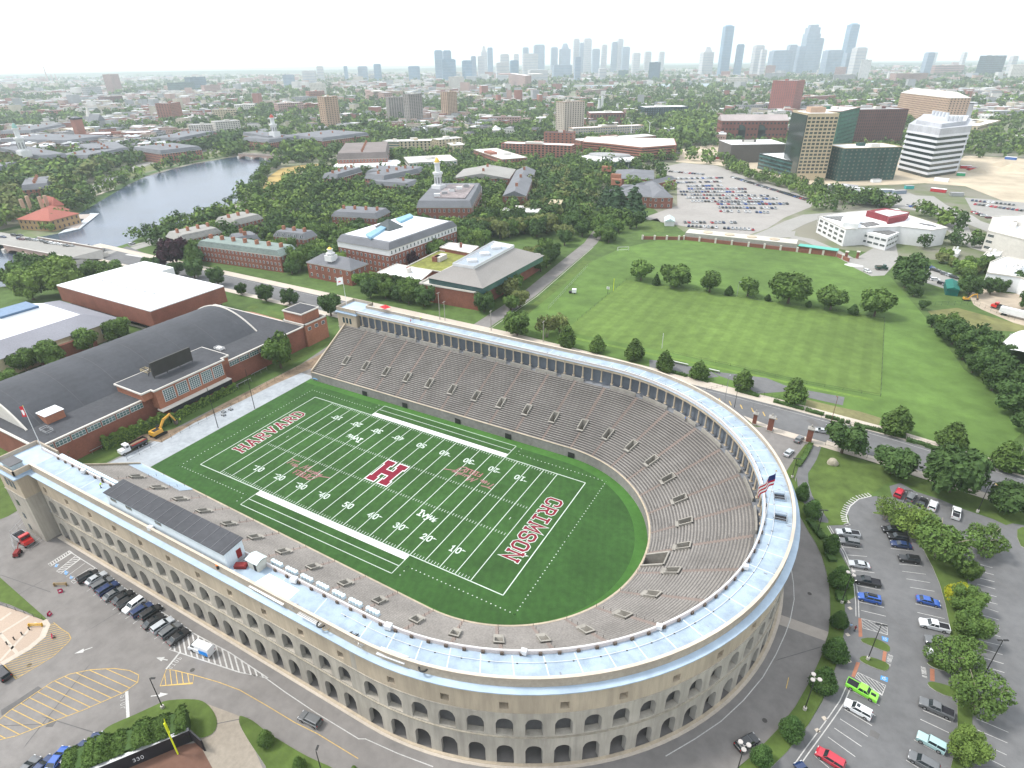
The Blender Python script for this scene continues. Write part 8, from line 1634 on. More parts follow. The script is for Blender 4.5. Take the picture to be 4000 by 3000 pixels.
rowt([(-60.0,350.3,14.7),(-45.7,351.3,13.3),(-75.5,368.6,10.0)], 'conifer', 'blue', ['dark fir left in the clump before the hipped halls', 'dark fir right in the clump before the hipped halls', 'dark fir behind in the same clump'], 'fir clump', .75)
# points of the woods, kept off buildings, water and roads
def inside(p, q):
    c = False; n = len(q)
    for i in range(n):
        a, b = q[i], q[i-1]
        if (a[1] > p[1]) != (b[1] > p[1]) and p[0] < (b[0]-a[0])*(p[1]-a[1])/(b[1]-a[1])+a[0]: c = not c
    return c
RIV = [(-411,117),(-460,152),(-475,168),(-501,196),(-556,253),(-597,304),(-618,350),(-632,390),(-639,444),(-636,462),(-625,484),(-570,476),(-532,439),(-514,399),(-488,367),(-452,329),(-417,288),(-387,260),(-369,224),(-358,193),(-352,169),(-351,147),(-337,127),(-344,118),(-425,79)]
NO = [RIV, [(-520,191),(-590,263),(-630,325),(-667,415),(-671,463),(-716,499),(-737,461),(-706,374),(-657,306),(-575,220)], [(-402,295),(-469,365),(-502,411),(-500,439),(-489,466),(-456,433),(-445,399),(-406,330),(-374,274)], [(-359,46),(-470,93),(-403,121),(-335,125),(-291.4,120.0),(-239.8,107.1)], [(-33,105),(-43,110),(-50,270),(-38,270)], [(-50,376),(-21,390),(-5.0,338.5),(37.5,349.2),(-7,584),(-50,648),(-94,670),(-114,606),(-67,524),(-26,415)], [(28.6,308.9),(118.8,354.6),(117,406),(76,430),(69,489),(-29,598),(-36,594)], [(31,569),(143,603),(236,629),(260,817),(202,790),(183,662),(129,616),(45,576),(-32,642),(-119,755),(-75,831),(-57,672)], [(143,603),(172,431),(214,452),(236,629)], jn, [(-240,28),(-240,84),(-160,84),(-160,28)]]
def ok(x, y):
    p = (x, y)
    if any(inside(p, q) for q in NO): return False
    return not any(abs(q[0][0]-x) < 160 and abs(q[0][1]-y) < 160 and inside(p, q) for q in FP)
def scatter(poly, sp, seed):
    rng = random.Random(seed); xs = [p[0] for p in poly]; ys = [p[1] for p in poly]; out = []; y = min(ys)
    while y < max(ys):
        x = min(xs)+rng.uniform(0, sp)
        while x < max(xs):
            q = (x+rng.uniform(-.38,.38)*sp, y+rng.uniform(-.38,.38)*sp)
            if inside(q, poly) and ok(*q): out.append(q)
            x += sp
        y += sp*.9
    return out
WD = []      # (x, y, r, colour index, zone label)
def wood(poly, sp, rm, cols, lab, seed, keep=1.):
    rng = random.Random(seed)
    for x, y in scatter(poly, sp, seed):
        if rng.random() < keep: WD.append((x, y, rng.uniform(*rm), rng.choice(cols), lab))
wood([(-244.4,104.8),(-319,133),(-329,172),(-350,233),(-379,284),(-400,333),(-438,415)]+[(-463,516),(-428,565),(-333,545),(-240,533),(-127,323),(-102.8,216.2),(-110.7,173.5)]+[(-156.5,125.5),(-240.9,125.2)], 11,(5,8), ['dark', 'mid', 'mid', 'dark', 'light'], 'campus grove between the main road and the river road', 1,.92)
wood([(-145.4,221.1),(-114.9,246.1),(-71.6,268.0),(-48.4,243.9),(-56.1,266.4),(-63.8,313.2),(-139,509),(-189,556),(-240,533),(-127,323)], 11,(5.5,8.5), ['dark', 'mid', 'olive', 'dark'], 'campus grove left of the side road', 2,.95)
wood([(-119.4,111.5),(-102.1,109.6),(-87.9,117.0),(-48.4,124.9),(-29.2,120.7),(-41.4,133.6),(-49.7,125.4),(-53.0,127.5),(-92.7,142.8),(-114.6,137.6),(-125.5,125.8)], 9,(4.5,6.5), ['mid', 'dark', 'mid'], 'roadside row in front of the big hipped hall', 3)
wood([(-40.2,131.7),(-27.5,119.3),(-33.1,162.0),(-43.8,214.8),(-63.1,240.6),(-65.0,219.1),(-53.7,163.0),(-55.4,150.4)], 9,(5,7.5), ['olive', 'mid', 'dark'], 'tall row between the hall and the side road', 4)
wood([(-48.3,270.3),(-63.3,324.7),(-73,370),(-46,364),(-28.5,320.0),(-34.6,277.3)], 11,(5,7), ['mid', 'dark'], 'clump at the head of the side road', 5)
wood([(-427,85),(-447,106),(-498,128),(-560,161),(-604,164)]+[(-646,168),(-501,106)], 14,(8,11), ['olive', 'light', 'olive'], 'yellowish plane trees left of the boathouse', 6)
wood([(-434,112),(-417,116),(-454,131),(-460,122)], 7,(3,5), ['light', 'mid'], 'bushes in front of the boathouse', 7)
wood([(-613,141),(-579,166),(-531,174),(-487,166),(-531,198),(-605,235),(-663,310),(-769,369),(-861,335),(-896,256)], 14,(8,11), ['mid', 'dark', 'olive', 'light'], 'parkway plane trees on the far river bank', 8)
wood([(-686,326),(-718,442),(-721,537),(-808,601),(-872,549),(-859,487),(-857,389),(-913,401),(-766,346)], 13,(7,9), ['dark', 'dark', 'mid'], 'dark parkway trees before the college houses', 9)
wood([(-664,458),(-621,452),(-770,570),(-834,590)]+[], 11,(8,11), ['dark', 'mid'], 'dense dark trees left of the footbridge', 10)
wood([(-715,550),(-643,625),(-681,656),(-768,594)], 13,(6,9), ['dark', 'mid'], 'trees on the far bank right of the footbridge', 11)
wood([(-337,127),(-356,150),(-355,170),(-361,195),(-375,228),(-390,262),(-422,294),(-460,335),(-512,393),(-536,444),(-534,453),(-482,376),(-402,295),(-363,227),(-333,167),(-325,130)], 9,(3.5,6.5), ['mid', 'dark', 'mid'], 'bank trees along the near side of the river', 12,.9)
wood([(-551,460),(-500,468),(-646,624),(-675,589)], 13,(7,11), ['mid', 'dark', 'light'], 'tall trees at the right end of the footbridge', 13,.9)
wood([(-338.4,56.5),(-351,73),(-343,90),(-313.9,76.2),(-291.9,58.9),(-304.7,39.1)], 9,(4,7), ['mid', 'dark'], 'trees below the near parapet of the arch bridge', 14)
wood([(9,380),(14,377),(4,416),(-3,419)]+[], 8,(3,4), ['mid'], 'small trees in the car park beds', 15,1)
wood([(-44,627),(-35,650),(-18,630),(7,581),(44,560),(64,516),(90,488),(95,496),(98,470),(82,473),(69,477),(46,527),(12,553),(-31,606)], 10,(4.5,6.5), ['mid', 'light', 'mid'], 'row of trees beside the high-rises and the car park', 16)
wood([(53.3,357.9),(70,374),(66,397),(57,411),(50,389)], 12,(7,9), ['light', 'mid'], 'round bright tree clump left of the art building', 17)
wood([(71.8,352.0),(88.4,356.7),(84,406),(70,426),(65,406)], 11,(6,8), ['dark', 'mid'], 'dark tree clump against the art building', 18)
wood([(49,411),(65,406),(74,433),(93,438),(96,464),(115,463),(115,483),(98,470),(76,464),(65,454),(53,443)], 12,(5,7), ['mid', 'dark'], 'trees between the car park and the street', 19)
wood([(101,464),(135,480),(136,502),(109,511),(97,498)], 11,(5,8), ['dark', 'mid'], 'trees behind the art building', 20)
wood([(141,458),(151,450),(166,424),(174,418),(180,442),(179,464),(163,445),(143,484)], 10,(5,8), ['mid', 'dark', 'light'], 'tree strip right of the art building', 21)
wood([(140.4,349.6),(151.2,355.1),(153,383),(142,382)], 9,(5,7), ['dark'], 'dark trees at the art building corner', 22)
wood([(152.3,335.4),(162.4,304.5),(172.7,290.6),(175.9,311.5),(168.0,332.0),(160.3,343.4)], 8,(3,5), ['light', 'olive'], 'overgrown slope by the small lot', 23)
wood([(162,383),(171,387),(169,364),(161.4,364.6)], 8,(5,6), ['dark'], 'trees beside the white trailer', 24)
wood([(172,388),(181,366),(187,377),(203,369),(204,378),(192,398),(181,397)], 10,(4,5.5), ['dark', 'mid'], 'street trees in front of the banded white building', 25)
wood([(161.0,294.0),(191.6,277.3),(194.8,302.0),(176.6,318.5),(164.8,305.7)], 9,(4,6), ['mid', 'dark'], 'planting round the laboratory', 26)
wood([(171.4,117.2),(174.7,143.3),(172.4,171.5),(151.9,200.8),(148.2,200.9),(156.3,172.9),(167.6,144.9),(171.6,123.0)], 9,(4,6), ['dark', 'mid'], 'undergrowth of the right tree belt', 27)
wood([(-525,521),(-613,685),(-467,748),(-408,750),(-335,828),(-395,970),(-511,923),(-731,866),(-776,782)], 15,(5,8), ['mid', 'light', 'dark'], 'riverside belt beyond the cream buildings', 28)
wood([(-333,545),(-427,719),(-375,742),(-186,558),(-224,673),(-272,786),(-211,857),(-112,776),(-268,1370),(-276,1050),(-298,797),(-236,575),(-271,519)], 16,(5,8), ['mid', 'light', 'mid'], 'trees among the red brick blocks', 29,.8)
wood([(-153,796),(-86,826),(-161,1164),(-348,1444)], 15,(7,11), ['light', 'mid'], 'riverside park left of the arched building', 30)
wood([(34,581),(97,481),(131,470),(136,501),(94,526)], 11,(5,7), ['mid', 'dark'], 'street trees by the site cabins', 31,.6)
WD.sort(key=lambda w: hypot(w[0]-CX, w[1]-CY))
kmap = {'dark': 'round', 'mid': 'round', 'light': 'wide', 'olive': 'wide'}
NI = max(0,296-NTREE[0]); cn = {'dark': 'dark green', 'mid': 'mid green', 'light': 'light green', 'olive': 'olive green'}
for x, y, r, c, lab in WD[:NI]: tree(x, y, r*.95, kmap[c], c, '%s tree in the %s' % (cn[c], lab) if not lab.startswith(('tree', 'bush', 'small', 'row', 'tall', 'round', 'dark', 'dense', 'yellow', 'street', 'bank')) else '%s one of the %s' % (cn[c], lab), lab)
# further woods: towns beyond the river, filled as one mass of real crowns
FW = WD[NI:]
rng = random.Random(99)
from mathutils import noise as mnoise
def towny(x, y): return mnoise.noise(Vector((x/420, y/420,3.3)))+.45*mnoise.noise(Vector((x/130, y/130,7.7)))
HS = []
NOH = [(-840,202),(-872,282),(-859,361),(-748,378),(-792,506),(-793,595),(-696,674)]+[(-654,692),(-568,754),(-443,758),(-345,849),(-144,886)]+[(-86,826),(-9,944),(-33,1214),(96,1337),(249,1434),(374,1376),(224,408)]+[(400,-200),(-500,-200)]
fdir = (cos(YAW), sin(YAW))
def basin(x, y):            # broad river reach far to the right
    dx, dy = x-CX, y-CY; dep = dx*fdir[0]+dy*fdir[1]; lat = dx*sin(YAW)-dy*cos(YAW)
    return 2750+lat*.10 < dep < 3150+lat*.06 and lat > -200
for dmin, dmax, sp in ((430,1000,17),(1000,2000,26),(2000,3600,42),(3600,6600,74)):
    dep = dmin
    while dep < dmax:
        lat = -dep*.95
        while lat < dep*.95:
            l2, d2 = lat+rng.uniform(-.45,.45)*sp, dep+rng.uniform(-.45,.45)*sp; x = CX+fdir[0]*d2+sin(YAW)*l2; y = CY+fdir[1]*d2-cos(YAW)*l2
            lat += sp
            if basin(x, y) or (d2 < 760 and (inside((x, y), [(-420,100),(-60,420),(0,330),(260,330),(330,125),(330,-150),(-420,-150)]) or l2 > 250)): continue
            if d2 < 560 and l2 > -260: continue
            if not ok(x, y): continue
            t_ = towny(x, y)+(.10 if l2 > 0 else -.08)+(.14 if d2 < 2600 else -.06); bare = inside((x, y), NOH)
            if t_ > .02 and rng.random() < .8 or bare: FW.append((x, y, min(sp*rng.uniform(.36,.5), rng.uniform(6,11 if d2 < 2500 else 15)), rng.choice(['dark', 'mid', 'mid', 'light']), '')) if not bare or rng.random() < .75 else None
            elif rng.random() < .68: HS.append((x, y, d2, sp))
            elif rng.random() < .5: FW.append((x, y, rng.uniform(5,8), rng.choice(['mid', 'light']), ''))
        dep += sp*.9
def bake(name, items, cols, label, kindname='stuff'):
    """many crowns as one mesh: lumpy clusters of leaf quads, fewer per tree with distance"""
    nr = np.random.default_rng(5); VS = []; MI = []
    for x, y, r, c, _ in items:
        d = hypot(x-CX, y-CY); n = 260 if d < 500 else 120 if d < 800 else 46 if d < 1500 else 22; s_ = r*(.15 if n > 200 else .2 if n > 100 else .30 if n > 40 else .42)
        nb = 6; bc = nr.normal(size=(nb, 3))*np.array([.42,.42,.25])*r+np.array([0,0, r*1.0]); bi = nr.integers(0, nb, n); v = nr.normal(size=(n, 3)); v /= np.linalg.norm(v, axis=1)[:, None]
        p = bc[bi]+v*r*.5*nr.uniform(.7,1.05,(n, 1)); p[:, 2] = np.abs(p[:, 2]); nv = v+nr.normal(size=(n, 3))*.5+np.array([0,0,.35]); nv /= np.linalg.norm(nv, axis=1)[:, None]
        a = np.cross(nv, nr.normal(size=(n, 3))); a /= np.linalg.norm(a, axis=1)[:, None]; b = np.cross(nv, a); o = np.array([x, y, 0.])
        VS.append(np.stack([p+a*s_, p+b*s_*.7, p-a*s_, p-b*s_*.7], 1)+o); MI += [cols.index(c)]*n
    V_ = np.concatenate(VS).reshape(-1,3); N_ = len(V_)//4; me = bpy.data.meshes.new(name); me.vertices.add(len(V_)); me.vertices.foreach_set('co', V_.astype(np.float32).ravel())
    me.loops.add(N_*4); me.loops.foreach_set('vertex_index', np.arange(N_*4, dtype=np.int32)); me.polygons.add(N_); me.polygons.foreach_set('loop_start', np.arange(0, N_*4,4, dtype=np.int32))
    me.polygons.foreach_set('material_index', np.array(MI, dtype=np.int32)); [me.materials.append(LM[c]) for c in cols]; me.update(calc_edges=True); me.validate()
    o = bpy.data.objects.new(name, me); S.collection.objects.link(o); return tag(o, label, 'trees', None, kindname)
bake('distant_trees', FW, ['dark', 'mid', 'light', 'olive'], 'mass of tree crowns spreading through the town to the horizon')
# ---------------------------------------------------------------- houses of the town
HC = [M('house white', (.62,.60,.57)), M('house cream', (.50,.45,.36)), M('house brick', (.30,.13,.10)), M('house grey', (.33,.34,.35)), M('house pink', (.44,.30,.26))]
HR = [M('roof grey', (.24,.24,.25)), M('roof dark', (.10,.10,.11)), M('roof white', (.62,.63,.64)), M('roof brown', (.24,.18,.15))]
HS.sort(key=lambda h: h[2]); nr_ = random.Random(17); hp = {}
def house_parts(w, l, h, gable):
    m = MB(); m.prism([(-w/2,-l/2),(w/2,-l/2),(w/2, l/2),(-w/2, l/2)], 0, h, top=False); r = MB()
    if gable: hip(r, [(-w/2,-l/2),(w/2,-l/2),(w/2, l/2),(-w/2, l/2)], h, w*.35,.4, True); m.add([(-w/2,-l/2, h),(w/2,-l/2, h),(0,-l/2, h+w*.33),(-w/2, l/2, h),(w/2, l/2, h),(0, l/2, h+w*.33)], [(0,1,2),(5,4,3)])
    else: r.box((0,0, h+.2),(w+.3, l+.3,.5)); r.box((w*.1, l*.1, h+1.2),(w*.3, l*.2,1.6))
    wn = MB()
    for z in np.arange(1.6, h-.8,3.1):
        for y in np.arange(-l/2+1.8, l/2-1,3.2): wn.box((w/2+.02, y, z),(.1,1.2,1.5)); wn.box((-w/2-.02, y, z),(.1,1.2,1.5))
        for x in np.arange(-w/2+1.6, w/2-1,3.2): wn.box((x, l/2+.02, z),(1.2,.1,1.5)); wn.box((x, -l/2-.02, z),(1.2,.1,1.5))
    return m, r, wn
for i, (x, y, d2, sp) in enumerate(HS[:285]):
    cw_, rw = nr_.randrange(5), nr_.randrange(4); g = nr_.random() < .5; k = (cw_, rw, g)
    nm = 'town_house'; lab = '%s %s with %s roof in the town beyond the river' % (('white', 'cream', 'brick', 'grey', 'pinkish')[cw_], 'gabled house' if g else 'flat-roofed house', ('grey', 'dark', 'white', 'brown')[rw])
    if k not in hp:
        w_, l_, h_ = (9,13,8) if g else (14,24,11); m, r, wn = house_parts(w_, l_, h_, g); t = thing(nm, lab, 'house', (0,0,0),0, 'town houses beyond the river'); m.build('wall', HC[cw_], t); r.build('roof', HR[rw], t); wn.build('windows', dkglass, t)['kind'] = 'stuff'; hp[k] = t; o = t
    else: o = copy_tree(hp[k])
    s_ = nr_.uniform(.85,1.4); o.location = (x, y, 0); o.rotation_euler = (0,0, nr_.choice([.2,.2+pi/2,.75])+nr_.uniform(-.1,.1)); o.scale = (s_, s_, nr_.uniform(.8,1.3))
mb = MB()
for x, y, d2, sp in HS[285:]:
    w_, l_, h_ = sp*nr_.uniform(.35,.8), sp*nr_.uniform(.35,1.1), nr_.uniform(6,13)*(1 if d2 < 1500 or nr_.random() < .93 else nr_.uniform(1.5,3.2)); a = nr_.choice([.2,.2+pi/2,.75]); c, s_ = cos(a), sin(a)
    q = [(x+u*w_/2*c-v*l_/2*s_, y+u*w_/2*s_+v*l_/2*c) for u, v in ((-1,-1),(1,-1),(1,1),(-1,1))]; mb.mat(nr_.randrange(5)).prism(q, 0, h_, top=False); mb.mat(5+nr_.choice([0,0,1,2,2,3])).prism(q, h_, h_+.3)
tag(mb.build('distant_town', HC+HR), 'low roofs of the town spreading to the horizon', 'town', None, 'stuff')
# far river reach, sand lots and streets of the building site
bp_ = []
for lat, dep in ((-200,2760),(700,2850),(1500,2930),(3200,3100),(3200,3300),(1500,3230),(700,3160),(-200,3090)): bp_.append((CX+fdir[0]*dep+sin(YAW)*lat, CY+fdir[1]*dep-cos(YAW)*lat))
MB().poly(bp_, .02).build('far_river_reach', M('pale river water', (.20,.27,.33), rough=.3, var=.1), None, 'structure')
sand = M('pale site sand', (.50,.42,.31), var=.25, sc=.06, big=.02)
for nm, z, pl in (('building_site', .02, [(-83,868),(-123,771),(-98,653),(-46,649),(0,620),(45,566),(82,564),(132,598),(157,619),(190,616),(223,522),(243,526),(292,846),(206,851),(192,786),(145,839)]),('site_street', .04, [(76,561),(143,558),(185,478),(192,441),(149,479),(106,493),(73,508)])): MB().poly(pl, z).build(nm, sand if z < .03 else asphalt_far, None, 'structure')
MB().poly([(-40,355),(-28,414),(-61,527),(-103,598),(-89,651),(-69,647)]+[(-48,645),(-14,596),(11,560),(46,527),(70,484),(72,457),(58,407),(52,365),(42.1,337.1),(21.9,338.2)], .03).build('large_car_park', M('sunlit car park asphalt', (.31,.29,.27), var=.12, sc=.3), None, 'structure')  # sunlight is put into the paler asphalt colour
MB().strip([(53.1,338.9),(59.4,360.9),(67,393),(76,420),(93,436),(116,449)], 15,.055).build('side_street', asphalt_far, None, 'structure')
MB().strip([(70.8,347.8),(81.9,344.6),(97.7,324.3),(110.7,304.1),(120.8,292.4)], 9,.05).build('lane', asphalt_far, None, 'structure')
MB().poly([(56.6,337.1),(72.2,348.6),(70.8,366.6),(58.4,356.6)], .04).build('forecourt', asphalt_far, None, 'structure')
MB().strip([(126,535),(148,500),(169,478),(187,446),(208,406)], 16,.05).build('side_street', asphalt_far, None, 'structure')
MB().strip([(155,549),(162,514),(172,479),(172,417),(181,375),(201.2,352.7)], 14,.06).build('side_street', asphalt_far, None, 'structure')
MB().poly([(185,555),(203,555),(226,552),(244,533),(231,450),(214,452),(186,485)], .035).build('second_car_park', asphalt_far, None, 'structure')
MB().poly([(-37.3,339.1),(-29,361),(-18.4,342.8),(-11.5,322.0),(-25.4,315.0)], .03).build('gate_lawn_far', grass, None, 'structure')
# cars of the large far car park: nearest as things, the rest as one mass
def small_car(cname):
    m = MB(); m.mat(0).box((0,0,.75),(4.6,1.85,.75),0,.96).box((-.3,0,1.42),(1.9,1.45,.1)); m.mat(1).box((-.25,0,1.2),(2.9,1.65,.55),0,.8).box((0,0,.28),(3.6,1.7,.5)); return m
CC = ['black', 'black', 'white', 'silver', 'silver', 'grey', 'grey', 'navy', 'white', 'silver', 'black', 'white', 'grey', 'maroon', 'navy', 'red', 'blue']; sc_me = {}; spots = []
for a, b, tier in (((-85,580),(-45,576),'a short front row near the oval hall'),((-71,533),(-23,564),'the first long row'),((-65,511),(-20,541),'the second long row'),((-44,501),(-14,520),'the third row'),((-40,489),(10,512),'the fourth row'),((-43,472),(13,497),'the fifth row'),((-38,459),(34,487),'the sixth row'),((-30,446),(43,477),'the seventh row'),((-25,433),(34,458),'the eighth row'),((-0,432),(54,459),'the ninth row'),((4,419),(48,437),'the tenth row'),((8,406),(45,418),'the eleventh row'),((-7,355),(29,372),'the row behind the grandstand'),((-1.7,345.4),(44.8,355.7),'the row nearest the grandstand'),((-16,573),(68,480),'the slanting row under the trees'),((188,541),(224,533),'the upper row of the right car park'),((189,525),(221,512),'the middle row of the right car park'),((186,491),(195,471),'the lower row of the right car park'),((140,495),(159,484),'the street by the cabins'),((164,464),(170,458),'the lane by the cabins')):
    L_ = hypot(b[0]-a[0], b[1]-a[1]); n = int(L_/2.75); h = atan2(b[1]-a[1], b[0]-a[0])+pi/2
    for i in range(n):
        if rt.random() < .93: spots.append((*lerp(a, b, (i+.5)/n), h+(pi if rt.random() < .5 else 0), rt.choice(CC), tier))
spots.sort(key=lambda s: hypot(s[0]-CX, s[1]-CY)); rest = {}
for i, (x, y, h, c, tier) in enumerate(spots):
    if i < 200:
        if c not in sc_me: o = small_car(c).build('parked_car', [paint(COL[c]), carglass]); sc_me[c] = o.data
        else: o = inst('parked_car', sc_me[c])
        o.location = (x, y, .05); o.rotation_euler = (0,0, h); tag(o, '%s car parked in %s' % (c, tier), 'car', 'cars in %s' % tier)
    else: rest.setdefault(c, []).append((x, y, h))
mb = MB(); keys = sorted(rest)
for k, c in enumerate(keys):
    for x, y, h in rest[c]: mb.mat(k).box((x, y, .75),(4.6,1.85,.8), h, .95); mb.box((x-.2*cos(h), y-.2*sin(h),1.45),(1.9,1.45,.1), h); mb.mat(len(keys)).box((x-.2*cos(h), y-.2*sin(h),1.2),(2.9,1.65,.5), h, .8)
tag(mb.build('distant_parked_cars', [paint(COL[c]) for c in keys]+[carglass]), 'remaining rows of parked cars in the far car parks', 'cars', None, 'stuff')
# site cabins and equipment
for i, (a, w_, col, lb) in enumerate((((94,561),14, flat_w, 'white site trailer left of the cabins'),((104,548),12, flat_w, 'white lorry box beside the site cabins'),((121,548),20, M('blue grey cabin', (.22,.27,.33)), 'large blue grey site cabin'),((135,550),12, M('blue grey cabin', (0,0,0)), 'small blue grey site cabin'),((103,518),18, grey_f, 'grey site cabin row by the street trees'),((84,556),16, grey_f, 'grey cabin under the tan high-rise'),((115,604),9, flat_w, 'white lorry on the site road'),((171,636),12, flat_w, 'white container below the banded office'),((198,737),10, M('site red', (.5,.04,.05)), 'red machine on the site, left'),((203,727),9, M('site red', (0,0,0)), 'red machine on the site, right'),((166,574),12, M('site red', (0,0,0)), 'red barrier blocks by the site road'),((190,681),7, M('site green', (.03,.35,.15)), 'green skip by the banded office'),((143,580),7, M('site teal', (.05,.40,.38)), 'teal skip on the site road'),((249,833),11, M('site blue', (.06,.15,.45)), 'blue covered stack at the right'),((248,1044),12, M('site blue', (0,0,0)), 'blue container group upper right'),((179,559),10, steel, 'grey steel sign structure by the street'),((-59,700),9, M('site red', (0,0,0)), 'red machine beside the bronze building'))):
    t = thing('site_cabin', lb, 'cabin', (*a, 0),(i*.37) % 1.2-.4); m = MB(); m.box((0,0,1.5),(w_, 4,2.8)); m.build('body', col, t); m = MB(); m.box((0,0,3.0),(w_+.3,4.3,.2)); m.build('roof', flat_w if i % 3 else grey_f, t)
for i, p in enumerate(((208,718),(236,779),(239,744))):
    m = MB(); n = 10; vs = [(0,0,5+i)]+[((9+2*i)*cos(2*pi*k/n)*(1+.2*sin(k*2.3)),(9+2*i)*sin(2*pi*k/n),0) for k in range(n)]; m.add(vs, [(0,1+k, 1+(k+1) % n) for k in range(n)]); o = m.build('spoil_heap', sand); o.location = (*p, 0); tag(o, ('spoil heap beside the red machines', 'larger spoil heap in the middle of the site', 'spoil heap at the right of the site')[i], 'heap')
m = MB(); n = 9; m.add([(0,0,.9)]+[((5+sin(k*1.7))*cos(2*pi*k/n),(3.5+cos(k*2.1)*.6)*sin(2*pi*k/n),0) for k in range(n)], [(0,1+k, 1+(k+1) % n) for k in range(n)]); o = m.build('gravel_heap', M('pale gravel', (.55,.55,.54), var=.2, sc=2)); o.location = (*(112.2,295.6),.03); tag(o, 'pale gravel heap at the edge of the sports lawn', 'heap')
for i, p in enumerate(((-21.1,263.3), )):
    t = thing('goal_frame', 'white football goal frame lying at the far lawn corner', 'goal', (*p, 0),.6); m = MB()
    for a, b in (((-3.6,0,0),(-3.6,0,2.4)),((3.6,0,0),(3.6,0,2.4)),((-3.6,0,2.4),(3.6,0,2.4)),((-3.6,2,0),(3.6,2,0)),((-3.6,0,2.4),(-3.6,2,0)),((3.6,0,2.4),(3.6,2,0))): m.cyl(a, b, .12,6)
    m.build('frame', white, t)
for i, (p, lb) in enumerate((((-16.6,173.5), 'white and dark utility cart on the lawn'), )):
    t = thing('utility_cart', lb, 'cart', (*p, .02),.3); m = MB(); m.box((.8,0,1.5),(2.2,1.9,1.9)); m.build('box', flat_w, t); m = MB(); m.box((-1.1,0,.8),(1.8,1.5,.8)); m.build('front', black_metal, t)
    for a in (-1.3,1.2):
        for b in (-.8,.8): m = MB(); m.cyl((a, b-.1,.35),(a, b+.1,.35),.35,8); m.build('wheel', tyre_m, t)
for i, (p, h, c) in enumerate((((1.3,187.1),7, 'yellow'),((46.4,127.3),7, 'white'),((0.5,180.9),4, 'dark'))):
    t = thing('marker_post', ('yellow goal post upright at the field corner', 'white post in the middle of the practice field', 'dark post with small board near the yellow upright')[i], 'post', (*p, 0)); m = MB(); m.cyl((0,0,0),(0,0, h),.12,6); m.build('post', (M('foul pole yellow', (0,0,0)), white, black_metal)[i], t)
    if i == 2: m = MB(); m.box((0,0,3.4),(1.6,.1,1.4)); m.build('board', white, t)
for i, p in enumerate(((57.3,115.6),(71.4,115.3))):
    t = thing('bench_rack', ('white covered bench rack behind the street trees, left', 'white covered bench rack behind the street trees, right')[i], 'bench', (*p, 0),-.05)
    for k in range(3): m = MB(); m.box((0,.5-.5*k, .5+.3*k),(7-3*i, .4,.08)); m.build('plank', white, t)
    for x in (-2,2): m = MB(); m.tube([(x, .7,0),(x, -.7,1.2),(x, -.7,0)], .04,4); m.build('frame', steel, t)
for i, p in enumerate(((-276,988),(-255,1027))):
    t = thing('wind_turbine', ('small white rooftop wind turbine, left', 'small white rooftop wind turbine, right')[i], 'wind turbine', (((-199,776),(-176,787))[i][0], ((-199,776),(-176,787))[i][1], 0)); hh = gh+13; m = MB(); m.cyl((0,0, gh),(0,0, hh),.6,6,.35); m.build('mast', white, t)
    for k in range(3): a = k*2.09+.4; m = MB(); m.cyl((0,-.5, hh),(6*cos(a),-.5, hh+6*sin(a)),.35,4,.1); m.build('blade', white, t)
